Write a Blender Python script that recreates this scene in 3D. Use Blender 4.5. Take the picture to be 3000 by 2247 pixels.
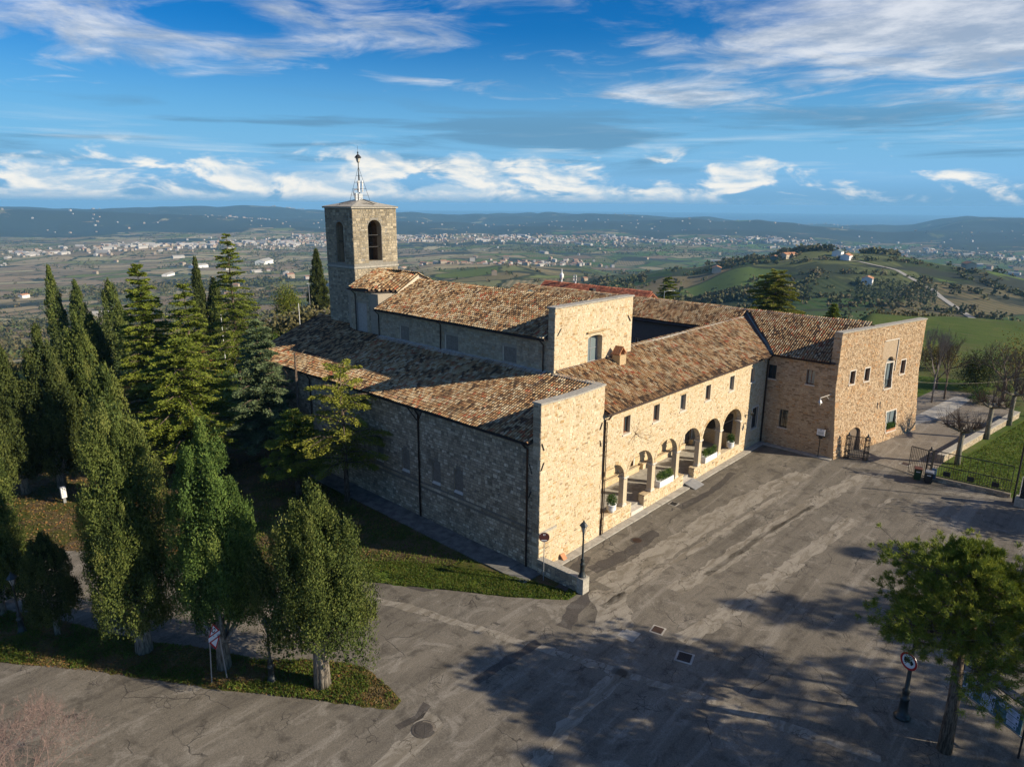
import bpy, math, random
import numpy as np
from mathutils import Vector, Matrix

for _o in list(bpy.data.objects):
    bpy.data.objects.remove(_o)
SC = bpy.context.scene
COL = SC.collection
R = math.radians
rng = np.random.default_rng(7)
random.seed(7)

# ------------------------------------------------------------------ camera
CAM = Vector((-30.32, -25.93, 23.0))
YAW, PITCH, ROLL, FPX = R(43.1), R(14.66), R(0.375), 2010.0
FWD = Vector((math.cos(YAW), math.sin(YAW), 0)); RGT = Vector((math.sin(YAW), -math.cos(YAW), 0)); UPV = Vector((0, 0, 1))
_F = FWD * math.cos(PITCH) - UPV * math.sin(PITCH)
_U0 = FWD * math.sin(PITCH) + UPV * math.cos(PITCH)
_X = RGT * math.cos(ROLL) + _U0 * math.sin(ROLL)
_U = -RGT * math.sin(ROLL) + _U0 * math.cos(ROLL)
cam = bpy.data.cameras.new('camera')
cam.sensor_width = 36.0; cam.sensor_fit = 'HORIZONTAL'
cam.lens = 36.0 * FPX / 3000.0
cam.clip_start = 0.5; cam.clip_end = 90000
camo = bpy.data.objects.new('camera', cam); COL.objects.link(camo)
M3 = Matrix((_X, _U, -_F)).transposed()
camo.matrix_world = Matrix.Translation(CAM) @ M3.to_4x4()
SC.camera = camo

# ------------------------------------------------------------------ sun, sky, exposure
SUN_EL = R(25.5)
SUN = Vector((0.468, -0.883, 0)).normalized() * math.cos(SUN_EL) + UPV * math.sin(SUN_EL)
sl = bpy.data.lights.new('sun', 'SUN'); sl.energy = 5.0; sl.angle = R(0.5); sl.color = (1.0, 0.86, 0.66)
so = bpy.data.objects.new('sun', sl); COL.objects.link(so)
so.rotation_euler = SUN.to_track_quat('Z', 'Y').to_euler()

class NT:
    """small node-graph helper"""
    def __init__(s, tree):
        s.t = tree; tree.nodes.clear()
    def n(s, kind, ins=None, **props):
        nd = s.t.nodes.new(kind)
        for k, v in props.items(): setattr(nd, k, v)
        for k, v in (ins or {}).items():
            sock = nd.inputs[k]
            if isinstance(v, bpy.types.NodeSocket): s.t.links.new(v, sock)
            elif isinstance(v, bpy.types.Node): s.t.links.new(v.outputs[0], sock)
            else:
                if hasattr(sock.default_value, '__len__') and not isinstance(v, (int, float)):
                    v = tuple(v)
                    if len(sock.default_value) == 4 and len(v) == 3: v = v + (1,)
                sock.default_value = v
        return nd
    def m(s, op, a, b=0.0, c=0.0, clamp=False):
        return s.n('ShaderNodeMath', {0: a, 1: b, 2: c}, operation=op, use_clamp=clamp).outputs[0]
    def vm(s, op, a, b=(0, 0, 0)):
        nd = s.n('ShaderNodeVectorMath', {0: a, 1: b}, operation=op)
        return nd.outputs['Value'] if op in ('DOT_PRODUCT', 'LENGTH') else nd.outputs[0]
    def comb(s, x, y, z): return s.n('ShaderNodeCombineXYZ', {0: x, 1: y, 2: z}).outputs[0]
    def noise(s, vec, scale, detail=4.0, rough=0.55, dist=0.0):
        return s.n('ShaderNodeTexNoise', {'Vector': vec, 'Scale': scale, 'Detail': detail, 'Roughness': rough, 'Distortion': dist}).outputs[0]
    def vor(s, vec, scale, feature='F1', out='Distance', rnd=1.0):
        return s.n('ShaderNodeTexVoronoi', {'Vector': vec, 'Scale': scale, 'Randomness': rnd}, feature=feature).outputs[out]
    def ss(s, x, a, b, lo=0.0, hi=1.0):
        return s.n('ShaderNodeMapRange', {0: x, 1: a, 2: b, 3: lo, 4: hi}, interpolation_type='SMOOTHSTEP').outputs[0]
    def mix(s, f, a, b, blend='MIX'):
        nd = s.n('ShaderNodeMix', data_type='RGBA', blend_type=blend)
        for k, v in ((0, f), (6, a), (7, b)):
            if isinstance(v, bpy.types.NodeSocket): s.t.links.new(v, nd.inputs[k])
            else: nd.inputs[k].default_value = v if isinstance(v, (int, float)) else (tuple(v) + (1,) if len(v) == 3 else tuple(v))
        return nd.outputs[2]
    def ramp(s, f, stops, interp='LINEAR'):
        nd = s.n('ShaderNodeValToRGB', {0: f}); cr = nd.color_ramp; cr.interpolation = interp
        while len(cr.elements) < len(stops): cr.elements.new(0.5)
        for e, (p, c) in zip(cr.elements, stops):
            e.position = p; e.color = tuple(c) + (1,) if len(c) == 3 else c
        return nd.outputs[0]

world = bpy.data.worlds.new('World'); SC.world = world; world.use_nodes = True
g = NT(world.node_tree)
sky = g.n('ShaderNodeTexSky', sky_type='NISHITA', sun_disc=False, sun_elevation=SUN_EL,
          sun_rotation=math.atan2(SUN.x, SUN.y), altitude=300.0, air_density=1.0, dust_density=0.6, ozone_density=2.5)
D = g.n('ShaderNodeTexCoord').outputs['Generated']
dr = g.vm('DOT_PRODUCT', D, tuple(RGT)); df = g.vm('DOT_PRODUCT', D, tuple(FWD)); dz = g.n('ShaderNodeSeparateXYZ', {0: D}).outputs[2]
az = g.m('MULTIPLY', g.m('ARCTAN2', dr, df), 57.2958)
el = g.m('MULTIPLY', g.m('ARCSINE', dz), 57.2958)
hsv = g.n('ShaderNodeHueSaturation', {'Hue': 0.5, 'Saturation': 1.5, 'Value': 1.0, 'Color': sky.outputs[0]}).outputs[0]
hsv = g.mix(1.0, hsv, (0.36, 1.08, 1.50), 'MULTIPLY')
hsv = g.mix(g.ss(el, 13.0, 1.0), hsv, (2.9, 6.5, 10.4)); hsv = g.mix(g.ss(el, 2.4, 0.3), hsv, (2.4, 5.3, 8.4))
# high streaky cloud, laid on a flat layer overhead
h = g.m('MAXIMUM', g.m('ADD', dz, 0.03), 0.02)
pu_, pv_ = g.m('DIVIDE', dr, h), g.m('DIVIDE', df, h)
P1 = g.comb(g.m('MULTIPLY', pu_, 0.85), g.m('MULTIPLY', pv_, 0.80), 3.7)
n1 = g.noise(P1, 1.75, 9, 0.60, 0.7)
n1b = g.noise(g.comb(g.m('MULTIPLY', pu_, 0.75), g.m('MULTIPLY', pv_, 1.0), 9.1), 0.33, 3, 0.5)
def gauss(a0, e0, wa, we, amp):
    a = g.m('POWER', g.m('DIVIDE', g.m('SUBTRACT', az, a0), wa), 2.0); e = g.m('POWER', g.m('DIVIDE', g.m('SUBTRACT', el, e0), we), 2.0)
    return g.m('MULTIPLY', g.m('EXPONENT', g.m('MULTIPLY', g.m('ADD', a, e), -1.0)), amp)
cov = gauss(30, 11.0, 20, 4.2, 0.40)
for q in ((33, 17, 15, 4.0, 0.32), (-25, 10.6, 11, 1.7, 0.30), (-36, 12.8, 8, 2.0, 0.28), (-17, 13.6, 8, 1.2, 0.24), (-2, 15.8, 16, 1.5, 0.24), (-9, 12.0, 8, 1.1, 0.24), (-6, 8.9, 7, 0.8, 0.18), (12, 8.0, 9, 0.9, 0.2), (38, 6.5, 7, 1.1, 0.22)):
    cov = g.m('ADD', cov, gauss(*q))
d1 = g.ss(g.m('ADD', g.m('ADD', g.m('MULTIPLY', n1, 0.9), g.m('MULTIPLY', n1b, 0.2)), g.m('ADD', cov, g.ss(el, 17.5, 26.0, 0.0, 0.2))), 0.66, 0.98)  # last term: extra unseen cloud high overhead, added to whiten the skylight
d1 = g.m('MULTIPLY', d1, g.ss(el, 3.5, 7.0))
shade1 = g.noise(g.vm('ADD', P1, (0.12, -0.12, 0)), 2.6, 7, 0.62)
c1 = g.mix(g.ss(shade1, 0.35, 0.7), (5.2, 6.2, 7.6), (11.6, 11.8, 12.0))
base = g.mix(g.m('MULTIPLY', d1, 0.80), hsv, c1)
# low grey-blue layers
P2 = g.comb(g.m('MULTIPLY', az, 0.055), g.m('MULTIPLY', el, 0.62), 1.3)
n2 = g.noise(P2, 1.0, 6, 0.55, 0.4)
d2 = g.m('MULTIPLY', g.ss(n2, 0.47, 0.62), g.m('MULTIPLY', g.ss(el, 1.5, 3.5), g.ss(el, 8.5, 5.5)))
base = g.mix(g.m('MULTIPLY', d2, 0.70), base, (1.6, 3.7, 5.9))
n2c = g.noise(g.comb(g.m('MULTIPLY', az, 0.05), g.m('MULTIPLY', el, 0.9), 7.3), 1.0, 7, 0.6, 0.3)
d2c = g.m('MULTIPLY', g.ss(n2c, 0.5, 0.72), g.m('MULTIPLY', g.ss(el, 1.5, 3.0), g.ss(el, 6.5, 4.0)))
base = g.mix(g.m('MULTIPLY', d2c, 0.55), base, (8.6, 10.2, 11.2))
# cumulus along the horizon
P3 = g.comb(g.m('MULTIPLY', az, 0.23), g.m('MULTIPLY', el, 0.62), 5.0)
n3 = g.noise(P3, 0.85, 9, 0.56, 0.35)
big3 = g.noise(g.comb(g.m('MULTIPLY', az, 0.05), 0.0, 2.0), 1.0, 2, 0.5)
lev = g.m('ADD', g.m('MULTIPLY', n3, 1.0), g.m('MULTIPLY', g.m('SUBTRACT', big3, 0.5), 0.5))
lev = g.m('SUBTRACT', lev, g.m('MULTIPLY', g.m('MAXIMUM', g.m('SUBTRACT', el, 0.4), 0.0), 0.062))
lev = g.m('SUBTRACT', lev, g.m('MULTIPLY', g.ss(az, -2.0, 24.0), 0.10))
d3 = g.m('MULTIPLY', g.ss(lev, 0.30, 0.43), g.ss(el, 5.0, 3.0))
n3s = g.noise(g.vm('ADD', P3, (-0.10, -0.22, 0)), 0.85, 9, 0.56, 0.35)
lit3 = g.ss(g.m('SUBTRACT', n3, n3s), -0.10, 0.13)
c3 = g.mix(lit3, (6.0, 8.2, 10.2), (13.4, 12.8, 11.6))
base = g.mix(g.m('MULTIPLY', d3, g.ss(el, -0.1, 1.0, 0.0, 0.86)), base, c3)
bg = g.n('ShaderNodeBackground', {0: base, 1: 0.05})
g.n('ShaderNodeOutputWorld', {0: bg.outputs[0]})
world.cycles.sampling_method = 'MANUAL' if hasattr(world.cycles, 'sampling_method') else world.cycles.sampling_method
try: world.cycles.sample_map_resolution = 1024
except Exception: pass

SC.view_settings.view_transform = 'Standard'
SC.view_settings.look = 'None'
SC.view_settings.gamma = 1.0
SC.view_settings.use_curve_mapping = False
SC.view_settings.exposure = 0.62
SC.cycles.max_bounces = 5; SC.cycles.diffuse_bounces = 3; SC.cycles.glossy_bounces = 2; SC.cycles.transparent_max_bounces = 6
SC.cycles.volume_bounces = 0
SC.cycles.use_denoising = True

# ------------------------------------------------------------------ helpers
def P(o):  # world position of a thing
    return Vector(o.location)
def gz(x, y=0.0): return 0.0145 * x          # the hilltop is one gently tilted plane
def link(o, parent=None):
    COL.objects.link(o)
    if parent is not None: o.parent = parent
    return o
def tag(o, label=None, cat=None, group=None, kind=None):
    if label: o['label'] = label
    if cat: o['category'] = cat
    if group: o['group'] = group
    if kind: o['kind'] = kind
    return o
def thing(name, label, cat, loc=(0, 0, 0), group=None, rz=0.0):
    o = bpy.data.objects.new(name, None); o.empty_display_size = 0.3
    link(o); o.location = loc; o.rotation_euler = (0, 0, rz)
    return tag(o, label, cat, group)
def root_of(p):
    off = Vector((0, 0, 0))
    while p is not None:
        off += Vector(p.location); p = p.parent
    return off

class MB:
    """collects polygons (world coordinates) for ONE mesh object"""
    def __init__(s): s.v = []; s.f = []; s.mi = []; s.r = []
    def poly(s, pts, mi=0, r=None):
        i = len(s.v); s.v += [tuple(p) for p in pts]; s.f.append(tuple(range(i, i + len(pts)))); s.mi.append(mi); s.r.append(random.random() if r is None else r)
    def box(s, x0, x1, y0, y1, z0, z1, mi=0):
        s.obox((x0, y0, z0), (x1 - x0, 0, 0), (0, y1 - y0, 0), (0, 0, z1 - z0), mi)
    def obox(s, o, a, b, c, mi=0):
        o, a, b, c = Vector(o), Vector(a), Vector(b), Vector(c); i = len(s.v)
        for q in (o, o + a, o + a + b, o + b, o + c, o + a + c, o + a + b + c, o + b + c): s.v.append(tuple(q))
        rr = random.random()
        fl = ((0, 3, 2, 1), (4, 5, 6, 7), (0, 1, 5, 4), (1, 2, 6, 5), (2, 3, 7, 6), (3, 0, 4, 7))
        if a.cross(b).dot(c) < 0: fl = [tuple(reversed(q)) for q in fl]
        for q in fl: s.f.append(tuple(i + k for k in q)); s.mi.append(mi); s.r.append(rr)
    def tube(s, pts, rad, n=6, mi=0, cap=True):
        pts = [Vector(p) for p in pts]; rads = rad if isinstance(rad, (list, tuple)) else [rad] * len(pts)
        i0 = len(s.v); prev = None; rr = random.random()
        for k, p in enumerate(pts):
            t = (pts[min(k + 1, len(pts) - 1)] - pts[max(k - 1, 0)])
            if t.length < 1e-9: t = Vector((0, 0, 1))
            t.normalize()
            ref = prev if prev is not None else (Vector((1, 0, 0)) if abs(t.x) < 0.9 else Vector((0, 1, 0)))
            a = (ref - t * ref.dot(t)).normalized(); b = t.cross(a); prev = a
            for j in range(n):
                an = 2 * math.pi * j / n
                s.v.append(tuple(p + (a * math.cos(an) + b * math.sin(an)) * rads[k]))
        for k in range(len(pts) - 1):
            for j in range(n):
                q = (i0 + k * n + j, i0 + k * n + (j + 1) % n, i0 + (k + 1) * n + (j + 1) % n, i0 + (k + 1) * n + j)
                s.f.append(q); s.mi.append(mi); s.r.append(rr)
        if cap:
            s.f.append(tuple(i0 + j for j in reversed(range(n)))); s.mi.append(mi); s.r.append(rr)
            s.f.append(tuple(i0 + (len(pts) - 1) * n + j for j in range(n))); s.mi.append(mi); s.r.append(rr)
    def lathe(s, prof, c=(0, 0, 0), n=12, mi=0, rot=0.0):
        c = Vector(c); i0 = len(s.v); rr = random.random()
        for (r_, z_) in prof:
            for j in range(n):
                a = 2 * math.pi * j / n + rot
                s.v.append((c.x + r_ * math.cos(a), c.y + r_ * math.sin(a), c.z + z_))
        for k in range(len(prof) - 1):
            for j in range(n):
                s.f.append((i0 + k * n + j, i0 + k * n + (j + 1) % n, i0 + (k + 1) * n + (j + 1) % n, i0 + (k + 1) * n + j)); s.mi.append(mi); s.r.append(rr)
        s.f.append(tuple(i0 + j for j in reversed(range(n)))); s.mi.append(mi); s.r.append(rr)
        s.f.append(tuple(i0 + (len(prof) - 1) * n + j for j in range(n))); s.mi.append(mi); s.r.append(rr)
    def prism(s, poly, z0, z1, mi=0):
        """vertical prism on a ccw polygon"""
        n = len(poly); b = [(p[0], p[1], z0 if not callable(z0) else z0(*p)) for p in poly]; t = [(p[0], p[1], z1 if not callable(z1) else z1(*p)) for p in poly]
        s.poly(t, mi); s.poly(list(reversed(b)), mi)
        for k in range(n): s.poly([b[k], b[(k + 1) % n], t[(k + 1) % n], t[k]], mi)
    def slab(s, pts, th, mi=0):
        """polygon with thickness downwards along its normal"""
        pts = [Vector(p) for p in pts]; nn = (pts[1] - pts[0]).cross(pts[2] - pts[0]).normalized()
        if nn.z < 0: pts.reverse(); nn = -nn
        lo = [p - nn * th for p in pts]
        s.poly(pts, mi); s.poly(list(reversed(lo)), mi)
        for k in range(len(pts)): s.poly([lo[k], lo[(k + 1) % len(pts)], pts[(k + 1) % len(pts)], pts[k]], mi)
    def each(s, name, mat, parent, nv=8, nf=6):
        """every piece (nv vertices, nf faces) becomes an object of its own under parent"""
        off = root_of(parent); out = []
        for k in range(len(s.v) // nv):
            v = np.array(s.v[k * nv:(k + 1) * nv]); c = v.mean(0); me = bpy.data.meshes.new(name)
            me.from_pydata((v - c).tolist(), [], [tuple(i - k * nv for i in f) for f in s.f[k * nf:(k + 1) * nf]]); me.materials.append(mat)
            at = me.attributes.new('rnd', 'FLOAT', 'FACE'); at.data.foreach_set('value', np.array(s.r[k * nf:(k + 1) * nf], dtype=np.float32))
            o = link(bpy.data.objects.new(name, me), parent); o.location = Vector(c) - off; out.append(o)
        return out
    def build(s, name, mats, parent=None, smooth=False):
        off = root_of(parent)
        v = np.array(s.v, dtype=np.float64).reshape(-1, 3) - np.array(off)
        me = bpy.data.meshes.new(name); me.from_pydata(v.tolist(), [], s.f)
        for m_ in (mats if isinstance(mats, (list, tuple)) else [mats]): me.materials.append(m_)
        me.polygons.foreach_set('material_index', s.mi)
        at = me.attributes.new('rnd', 'FLOAT', 'FACE'); at.data.foreach_set('value', np.array(s.r, dtype=np.float32))
        if smooth: me.polygons.foreach_set('use_smooth', [True] * len(s.f))
        me.update()
        return link(bpy.data.objects.new(name, me), parent)

def mesh_np(name, V, F, mat, rnd=None, smooth=False):
    """fast mesh from numpy arrays; F is (m,k)"""
    me = bpy.data.meshes.new(name)
    V = np.asarray(V, dtype=np.float32); F = np.asarray(F, dtype=np.int32); m, k = F.shape
    me.vertices.add(len(V)); me.vertices.foreach_set('co', V.ravel())
    me.loops.add(m * k); me.loops.foreach_set('vertex_index', F.ravel())
    me.polygons.add(m); me.polygons.foreach_set('loop_start', np.arange(0, m * k, k, dtype=np.int32))
    try: me.polygons.foreach_set('loop_total', np.full(m, k, dtype=np.int32))
    except Exception: pass
    for q in (mat if isinstance(mat, (list, tuple)) else [mat]): me.materials.append(q)
    if rnd is not None:
        at = me.attributes.new('rnd', 'FLOAT', 'FACE'); at.data.foreach_set('value', np.asarray(rnd, dtype=np.float32))
    me.polygons.foreach_set('use_smooth', np.full(m, smooth, dtype=bool))
    me.update(calc_edges=True)
    return me
def obj_np(name, V, F, mat, parent=None, rnd=None, smooth=False):
    V = np.asarray(V) - np.array(root_of(parent))
    return link(bpy.data.objects.new(name, mesh_np(name, V, F, mat, rnd, smooth)), parent)

# ------------------------------------------------------------------ materials
MAT = {}
def material(name, fn, rough=0.85, spec=0.3, metal=0.0):
    m = bpy.data.materials.new(name); m.use_nodes = True
    q = NT(m.node_tree)
    b = q.n('ShaderNodeBsdfPrincipled', {'Roughness': rough, 'Specular IOR Level': spec, 'Metallic': metal})
    o = q.n('ShaderNodeOutputMaterial', {0: b.outputs[0]})
    q.b = b; q.o = o
    c = fn(q)
    if c is not None:
        if isinstance(c, bpy.types.NodeSocket): m.node_tree.links.new(c, b.inputs['Base Color'])
        else: b.inputs['Base Color'].default_value = tuple(c) + (1,)
    MAT[name] = m
    return m
def bump(q, hgt, strength=0.4, dist=0.03):
    nd = q.n('ShaderNodeBump', {'Height': hgt, 'Strength': strength, 'Distance': dist})
    q.t.links.new(nd.outputs[0], q.b.inputs['Normal'])
def pos(q): return q.n('ShaderNodeNewGeometry').outputs['Position']
def rattr(q): return q.n('ShaderNodeAttribute', attribute_name='rnd').outputs['Fac']
def flat(name, col, rough=0.7, var=0.12, spec=0.3, metal=0.0, sc=3.0):
    def fn(q):
        n = q.noise(pos(q), sc, 5, 0.6)
        return q.mix(q.ss(n, 0.3, 0.7), tuple(c * (1 - var) for c in col), tuple(min(1, c * (1 + var)) for c in col))
    return material(name, fn, rough, spec, metal)

def stone_mat(name, stops, stain, stain_amt=0.35, sat_scale=0.6, streak=0.45):
    def fn(q):
        p = pos(q); r = rattr(q)
        c = q.ramp(r, stops)
        fine = q.noise(p, 9.0, 6, 0.65)
        c = q.mix(q.ss(fine, 0.25, 0.75), q.mix(1.0, c, (0.72, 0.70, 0.66), 'MULTIPLY'), q.mix(1.0, c, (1.18, 1.17, 1.14), 'MULTIPLY'))
        big = q.noise(p, sat_scale, 5, 0.6, 0.4)
        c = q.mix(q.m('MULTIPLY', q.ss(big, 0.48, 0.72), stain_amt), c, q.mix(1.0, c, stain, 'MULTIPLY'))
        run = q.noise(q.n('ShaderNodeMapping', {'Vector': p, 'Scale': (2.3, 2.3, 0.16)}).outputs[0], 1.0, 5, 0.6, 0.2)
        c = q.mix(q.m('MULTIPLY', q.ss(run, 0.52, 0.70), streak), c, q.mix(1.0, c, (0.62, 0.60, 0.56), 'MULTIPLY'))
        pit = q.noise(p, 26.0, 3, 0.7)
        bump(q, q.m('ADD', q.m('MULTIPLY', fine, 1.0), q.m('MULTIPLY', pit, 0.5)), 0.55, 0.04)
        return c
    return material(name, fn, 0.92, 0.15)
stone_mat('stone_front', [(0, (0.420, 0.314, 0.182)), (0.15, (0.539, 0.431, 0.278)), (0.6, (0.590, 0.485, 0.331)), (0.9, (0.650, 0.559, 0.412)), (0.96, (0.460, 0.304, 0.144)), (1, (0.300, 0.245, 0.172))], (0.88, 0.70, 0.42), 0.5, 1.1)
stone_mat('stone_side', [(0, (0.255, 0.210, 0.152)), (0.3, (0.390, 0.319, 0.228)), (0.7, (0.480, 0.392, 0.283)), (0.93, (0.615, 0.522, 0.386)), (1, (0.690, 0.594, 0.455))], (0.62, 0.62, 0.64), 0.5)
stone_mat('stone_nave', [(0, (0.30, 0.25, 0.18)), (0.4, (0.42, 0.355, 0.26)), (0.8, (0.48, 0.41, 0.30)), (1, (0.36, 0.27, 0.17))], (0.85, 0.75, 0.58), 0.4)
stone_mat('stone_tower', [(0, (0.212, 0.181, 0.132)), (0.35, (0.307, 0.265, 0.191)), (0.8, (0.382, 0.323, 0.230)), (1, (0.488, 0.421, 0.306))], (0.62, 0.60, 0.55), 0.65, 0.35, 0.8)
stone_mat('stone_wing', [(0, (0.24, 0.165, 0.10)), (0.2, (0.40, 0.28, 0.17)), (0.55, (0.48, 0.355, 0.225)), (0.85, (0.53, 0.41, 0.28)), (0.95, (0.44, 0.25, 0.12)), (1, (0.29, 0.215, 0.15))], (1.0, 0.80, 0.55), 0.5)
def mortar(name, a, b):
    def fn(q):
        p = pos(q); n = q.noise(p, 6.0, 6, 0.7)
        bump(q, q.noise(p, 22.0, 4, 0.7), 0.5, 0.03)
        return q.mix(q.ss(n, 0.3, 0.7), a, b)
    return material(name, fn, 0.95, 0.1)
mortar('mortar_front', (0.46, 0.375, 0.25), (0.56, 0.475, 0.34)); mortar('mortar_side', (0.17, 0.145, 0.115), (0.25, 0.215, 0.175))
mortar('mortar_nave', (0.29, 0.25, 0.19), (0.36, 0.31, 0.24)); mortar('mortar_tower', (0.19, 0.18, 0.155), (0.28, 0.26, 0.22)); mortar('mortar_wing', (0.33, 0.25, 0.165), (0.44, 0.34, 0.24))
mortar('plaster_grey', (0.33, 0.30, 0.26), (0.43, 0.39, 0.34)); mortar('plaster_pale', (0.50, 0.42, 0.31), (0.58, 0.50, 0.38))
mortar('cap_stone', (0.27, 0.255, 0.215), (0.43, 0.40, 0.34)); mortar('pale_trim', (0.52, 0.47, 0.40), (0.64, 0.59, 0.51)); mortar('court_wall', (0.10, 0.095, 0.09), (0.14, 0.13, 0.12))
def tile_fn(q):
    p = pos(q); r = rattr(q)
    c = q.ramp(r, [(0, (0.073, 0.048, 0.032)), (0.13, (0.129, 0.079, 0.046)), (0.25, (0.284, 0.150, 0.069)), (0.40, (0.370, 0.220, 0.106)), (0.58, (0.430, 0.295, 0.152)), (0.76, (0.490, 0.374, 0.221)), (0.92, (0.533, 0.440, 0.294)), (0.965, (0.430, 0.158, 0.069)), (1, (0.361, 0.114, 0.055))])
    n = q.noise(p, 0.8, 6, 0.65, 0.6); n2 = q.noise(p, 7.0, 5, 0.7)
    c = q.mix(q.m('MULTIPLY', q.ss(n, 0.47, 0.66), 0.68), c, (0.10, 0.068, 0.042))
    c = q.mix(q.m('MULTIPLY', q.ss(n2, 0.54, 0.72), 0.55), c, (0.10, 0.07, 0.045))
    bump(q, n2, 0.35, 0.02)
    return c
material('tile', tile_fn, 0.9, 0.15)
flat('tile_bed', (0.075, 0.055, 0.045), 0.95, 0.3)
def red_fn(q):
    r = rattr(q); n = q.noise(pos(q), 1.2, 5, 0.6)
    return q.mix(q.ss(n, 0.45, 0.7), q.ramp(r, [(0, (0.30, 0.09, 0.05)), (0.6, (0.45, 0.15, 0.085)), (1, (0.50, 0.22, 0.13))]), (0.2, 0.09, 0.06))
material('red_tile', red_fn, 0.85, 0.2)
flat('iron', (0.018, 0.017, 0.017), 0.55, 0.3, 0.4); flat('lamp_iron', (0.022, 0.027, 0.027), 0.45, 0.3, 0.5); flat('gutter_brown', (0.045, 0.026, 0.018), 0.5, 0.25)
flat('wood', (0.20, 0.075, 0.03), 0.55, 0.25, 0.35, sc=12); flat('wood_door', (0.16, 0.12, 0.085), 0.7, 0.2, sc=9); flat('white_paint', (0.74, 0.73, 0.70), 0.6, 0.06); flat('town_white', (0.40, 0.375, 0.345), 0.7, 0.15, sc=.02); flat('town_cream', (0.32, 0.26, 0.19), 0.7, 0.15, sc=.02); flat('town_roof', (0.30, 0.16, 0.10), 0.8, 0.25, sc=.02); flat('grey_metal', (0.42, 0.43, 0.44), 0.4, 0.1, 0.5, 0.6)
material('glass_dark', lambda q: (0.025, 0.035, 0.04), 0.08, 0.6); material('glass_pale', lambda q: (0.16, 0.2, 0.21), 0.12, 0.6)
flat('interior', (0.05, 0.045, 0.04), 0.9); flat('belfry_shade', (0.10, 0.065, 0.04), 0.95, 0.3); flat('copper', (0.12, 0.16, 0.145), 0.6, 0.15); flat('terracotta', (0.42, 0.2, 0.1), 0.8); flat('concrete', (0.34, 0.32, 0.28), 0.9, 0.2, 0.15, sc=2.2)
flat('concrete_dark', (0.16, 0.155, 0.14), 0.95, 0.3, 0.1, sc=1.5); flat('sign_white', (0.72, 0.72, 0.72), 0.5, 0.03); flat('sign_red', (0.42, 0.02, 0.025), 0.45, 0.05); flat('sign_black', (0.015, 0.015, 0.017), 0.5, 0.05); flat('sign_brown', (0.10, 0.035, 0.03), 0.5, 0.1)
flat('poster_blue', (0.42, 0.50, 0.66), 0.4, 0.1); flat('poster_teal', (0.06, 0.14, 0.17), 0.4, 0.5, sc=6.0); flat('bin_green', (0.02, 0.055, 0.025), 0.5, 0.1); flat('bin_black', (0.02, 0.022, 0.025), 0.5, 0.1); flat('bin_brown', (0.16, 0.06, 0.035), 0.5, 0.1); flat('blue_plastic', (0.03, 0.08, 0.16), 0.5, 0.1)
flat('lamp_glass', (0.5, 0.46, 0.38), 0.25, 0.05, 0.6)

def leaf_mat(name, cols, trans=0.14):
    def fn(q):
        r = rattr(q); p = pos(q)
        c = q.ramp(r, [(i / (len(cols) - 1), c_) for i, c_ in enumerate(cols)])
        n = q.noise(p, 0.9, 4, 0.6)
        c = q.mix(q.ss(n, 0.35, 0.7), q.mix(1.0, c, (0.75, 0.78, 0.72), 'MULTIPLY'), q.mix(1.0, c, (1.2, 1.17, 1.1), 'MULTIPLY'))
        tr = q.n('ShaderNodeBsdfTranslucent', {0: c})
        ms = q.n('ShaderNodeMixShader', {0: trans, 1: q.b.outputs[0], 2: tr.outputs[0]})
        q.t.links.new(ms.outputs[0], q.o.inputs[0])
        return c
    return material(name, fn, 0.75, 0.2)
leaf_mat('leaf_cypress', [(0.041, 0.062, 0.017), (0.084, 0.115, 0.026), (0.132, 0.160, 0.038), (0.175, 0.187, 0.050)])
leaf_mat('leaf_cypress_green', [(0.041, 0.071, 0.018), (0.078, 0.135, 0.030), (0.123, 0.190, 0.041), (0.181, 0.227, 0.053)])
leaf_mat('leaf_cypress_dark', [(0.028, 0.043, 0.012), (0.055, 0.074, 0.020), (0.083, 0.104, 0.025), (0.112, 0.128, 0.036)])
leaf_mat('leaf_cedar', [(0.051, 0.077, 0.013), (0.106, 0.146, 0.020), (0.170, 0.216, 0.029), (0.248, 0.269, 0.041)])
leaf_mat('leaf_cedar_yellow', [(0.089, 0.119, 0.019), (0.177, 0.201, 0.028), (0.240, 0.250, 0.035), (0.291, 0.285, 0.054)])
leaf_mat('leaf_cedar_blue', [(0.050, 0.084, 0.039), (0.095, 0.142, 0.068), (0.139, 0.186, 0.091), (0.189, 0.228, 0.112)])
leaf_mat('leaf_pine', [(0.060, 0.096, 0.014), (0.130, 0.175, 0.022), (0.211, 0.247, 0.030), (0.304, 0.305, 0.043)])
leaf_mat('leaf_lime', [(0.075, 0.11, 0.015), (0.13, 0.165, 0.02), (0.17, 0.18, 0.025), (0.2, 0.19, 0.03)])
leaf_mat('leaf_orange', [(0.22, 0.07, 0.025), (0.32, 0.12, 0.04), (0.36, 0.17, 0.07), (0.2, 0.13, 0.05)])
leaf_mat('leaf_ochre', [(0.13, 0.11, 0.02), (0.2, 0.15, 0.03), (0.24, 0.17, 0.04), (0.1, 0.1, 0.03)])
leaf_mat('leaf_box', [(0.025, 0.06, 0.012), (0.045, 0.10, 0.02), (0.07, 0.14, 0.025), (0.1, 0.16, 0.035)])
leaf_mat('leaf_wood', [(0.055, 0.064, 0.026), (0.097, 0.093, 0.036), (0.138, 0.108, 0.055), (0.083, 0.108, 0.036)], 0.1)
leaf_mat('leaf_olive', [(0.055, 0.07, 0.04), (0.075, 0.09, 0.05), (0.05, 0.07, 0.03), (0.09, 0.10, 0.06)], 0.1)
leaf_mat('grass_blade', [(0.05, 0.10, 0.012), (0.085, 0.14, 0.018), (0.13, 0.16, 0.025), (0.15, 0.13, 0.035)], 0.3)
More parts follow.
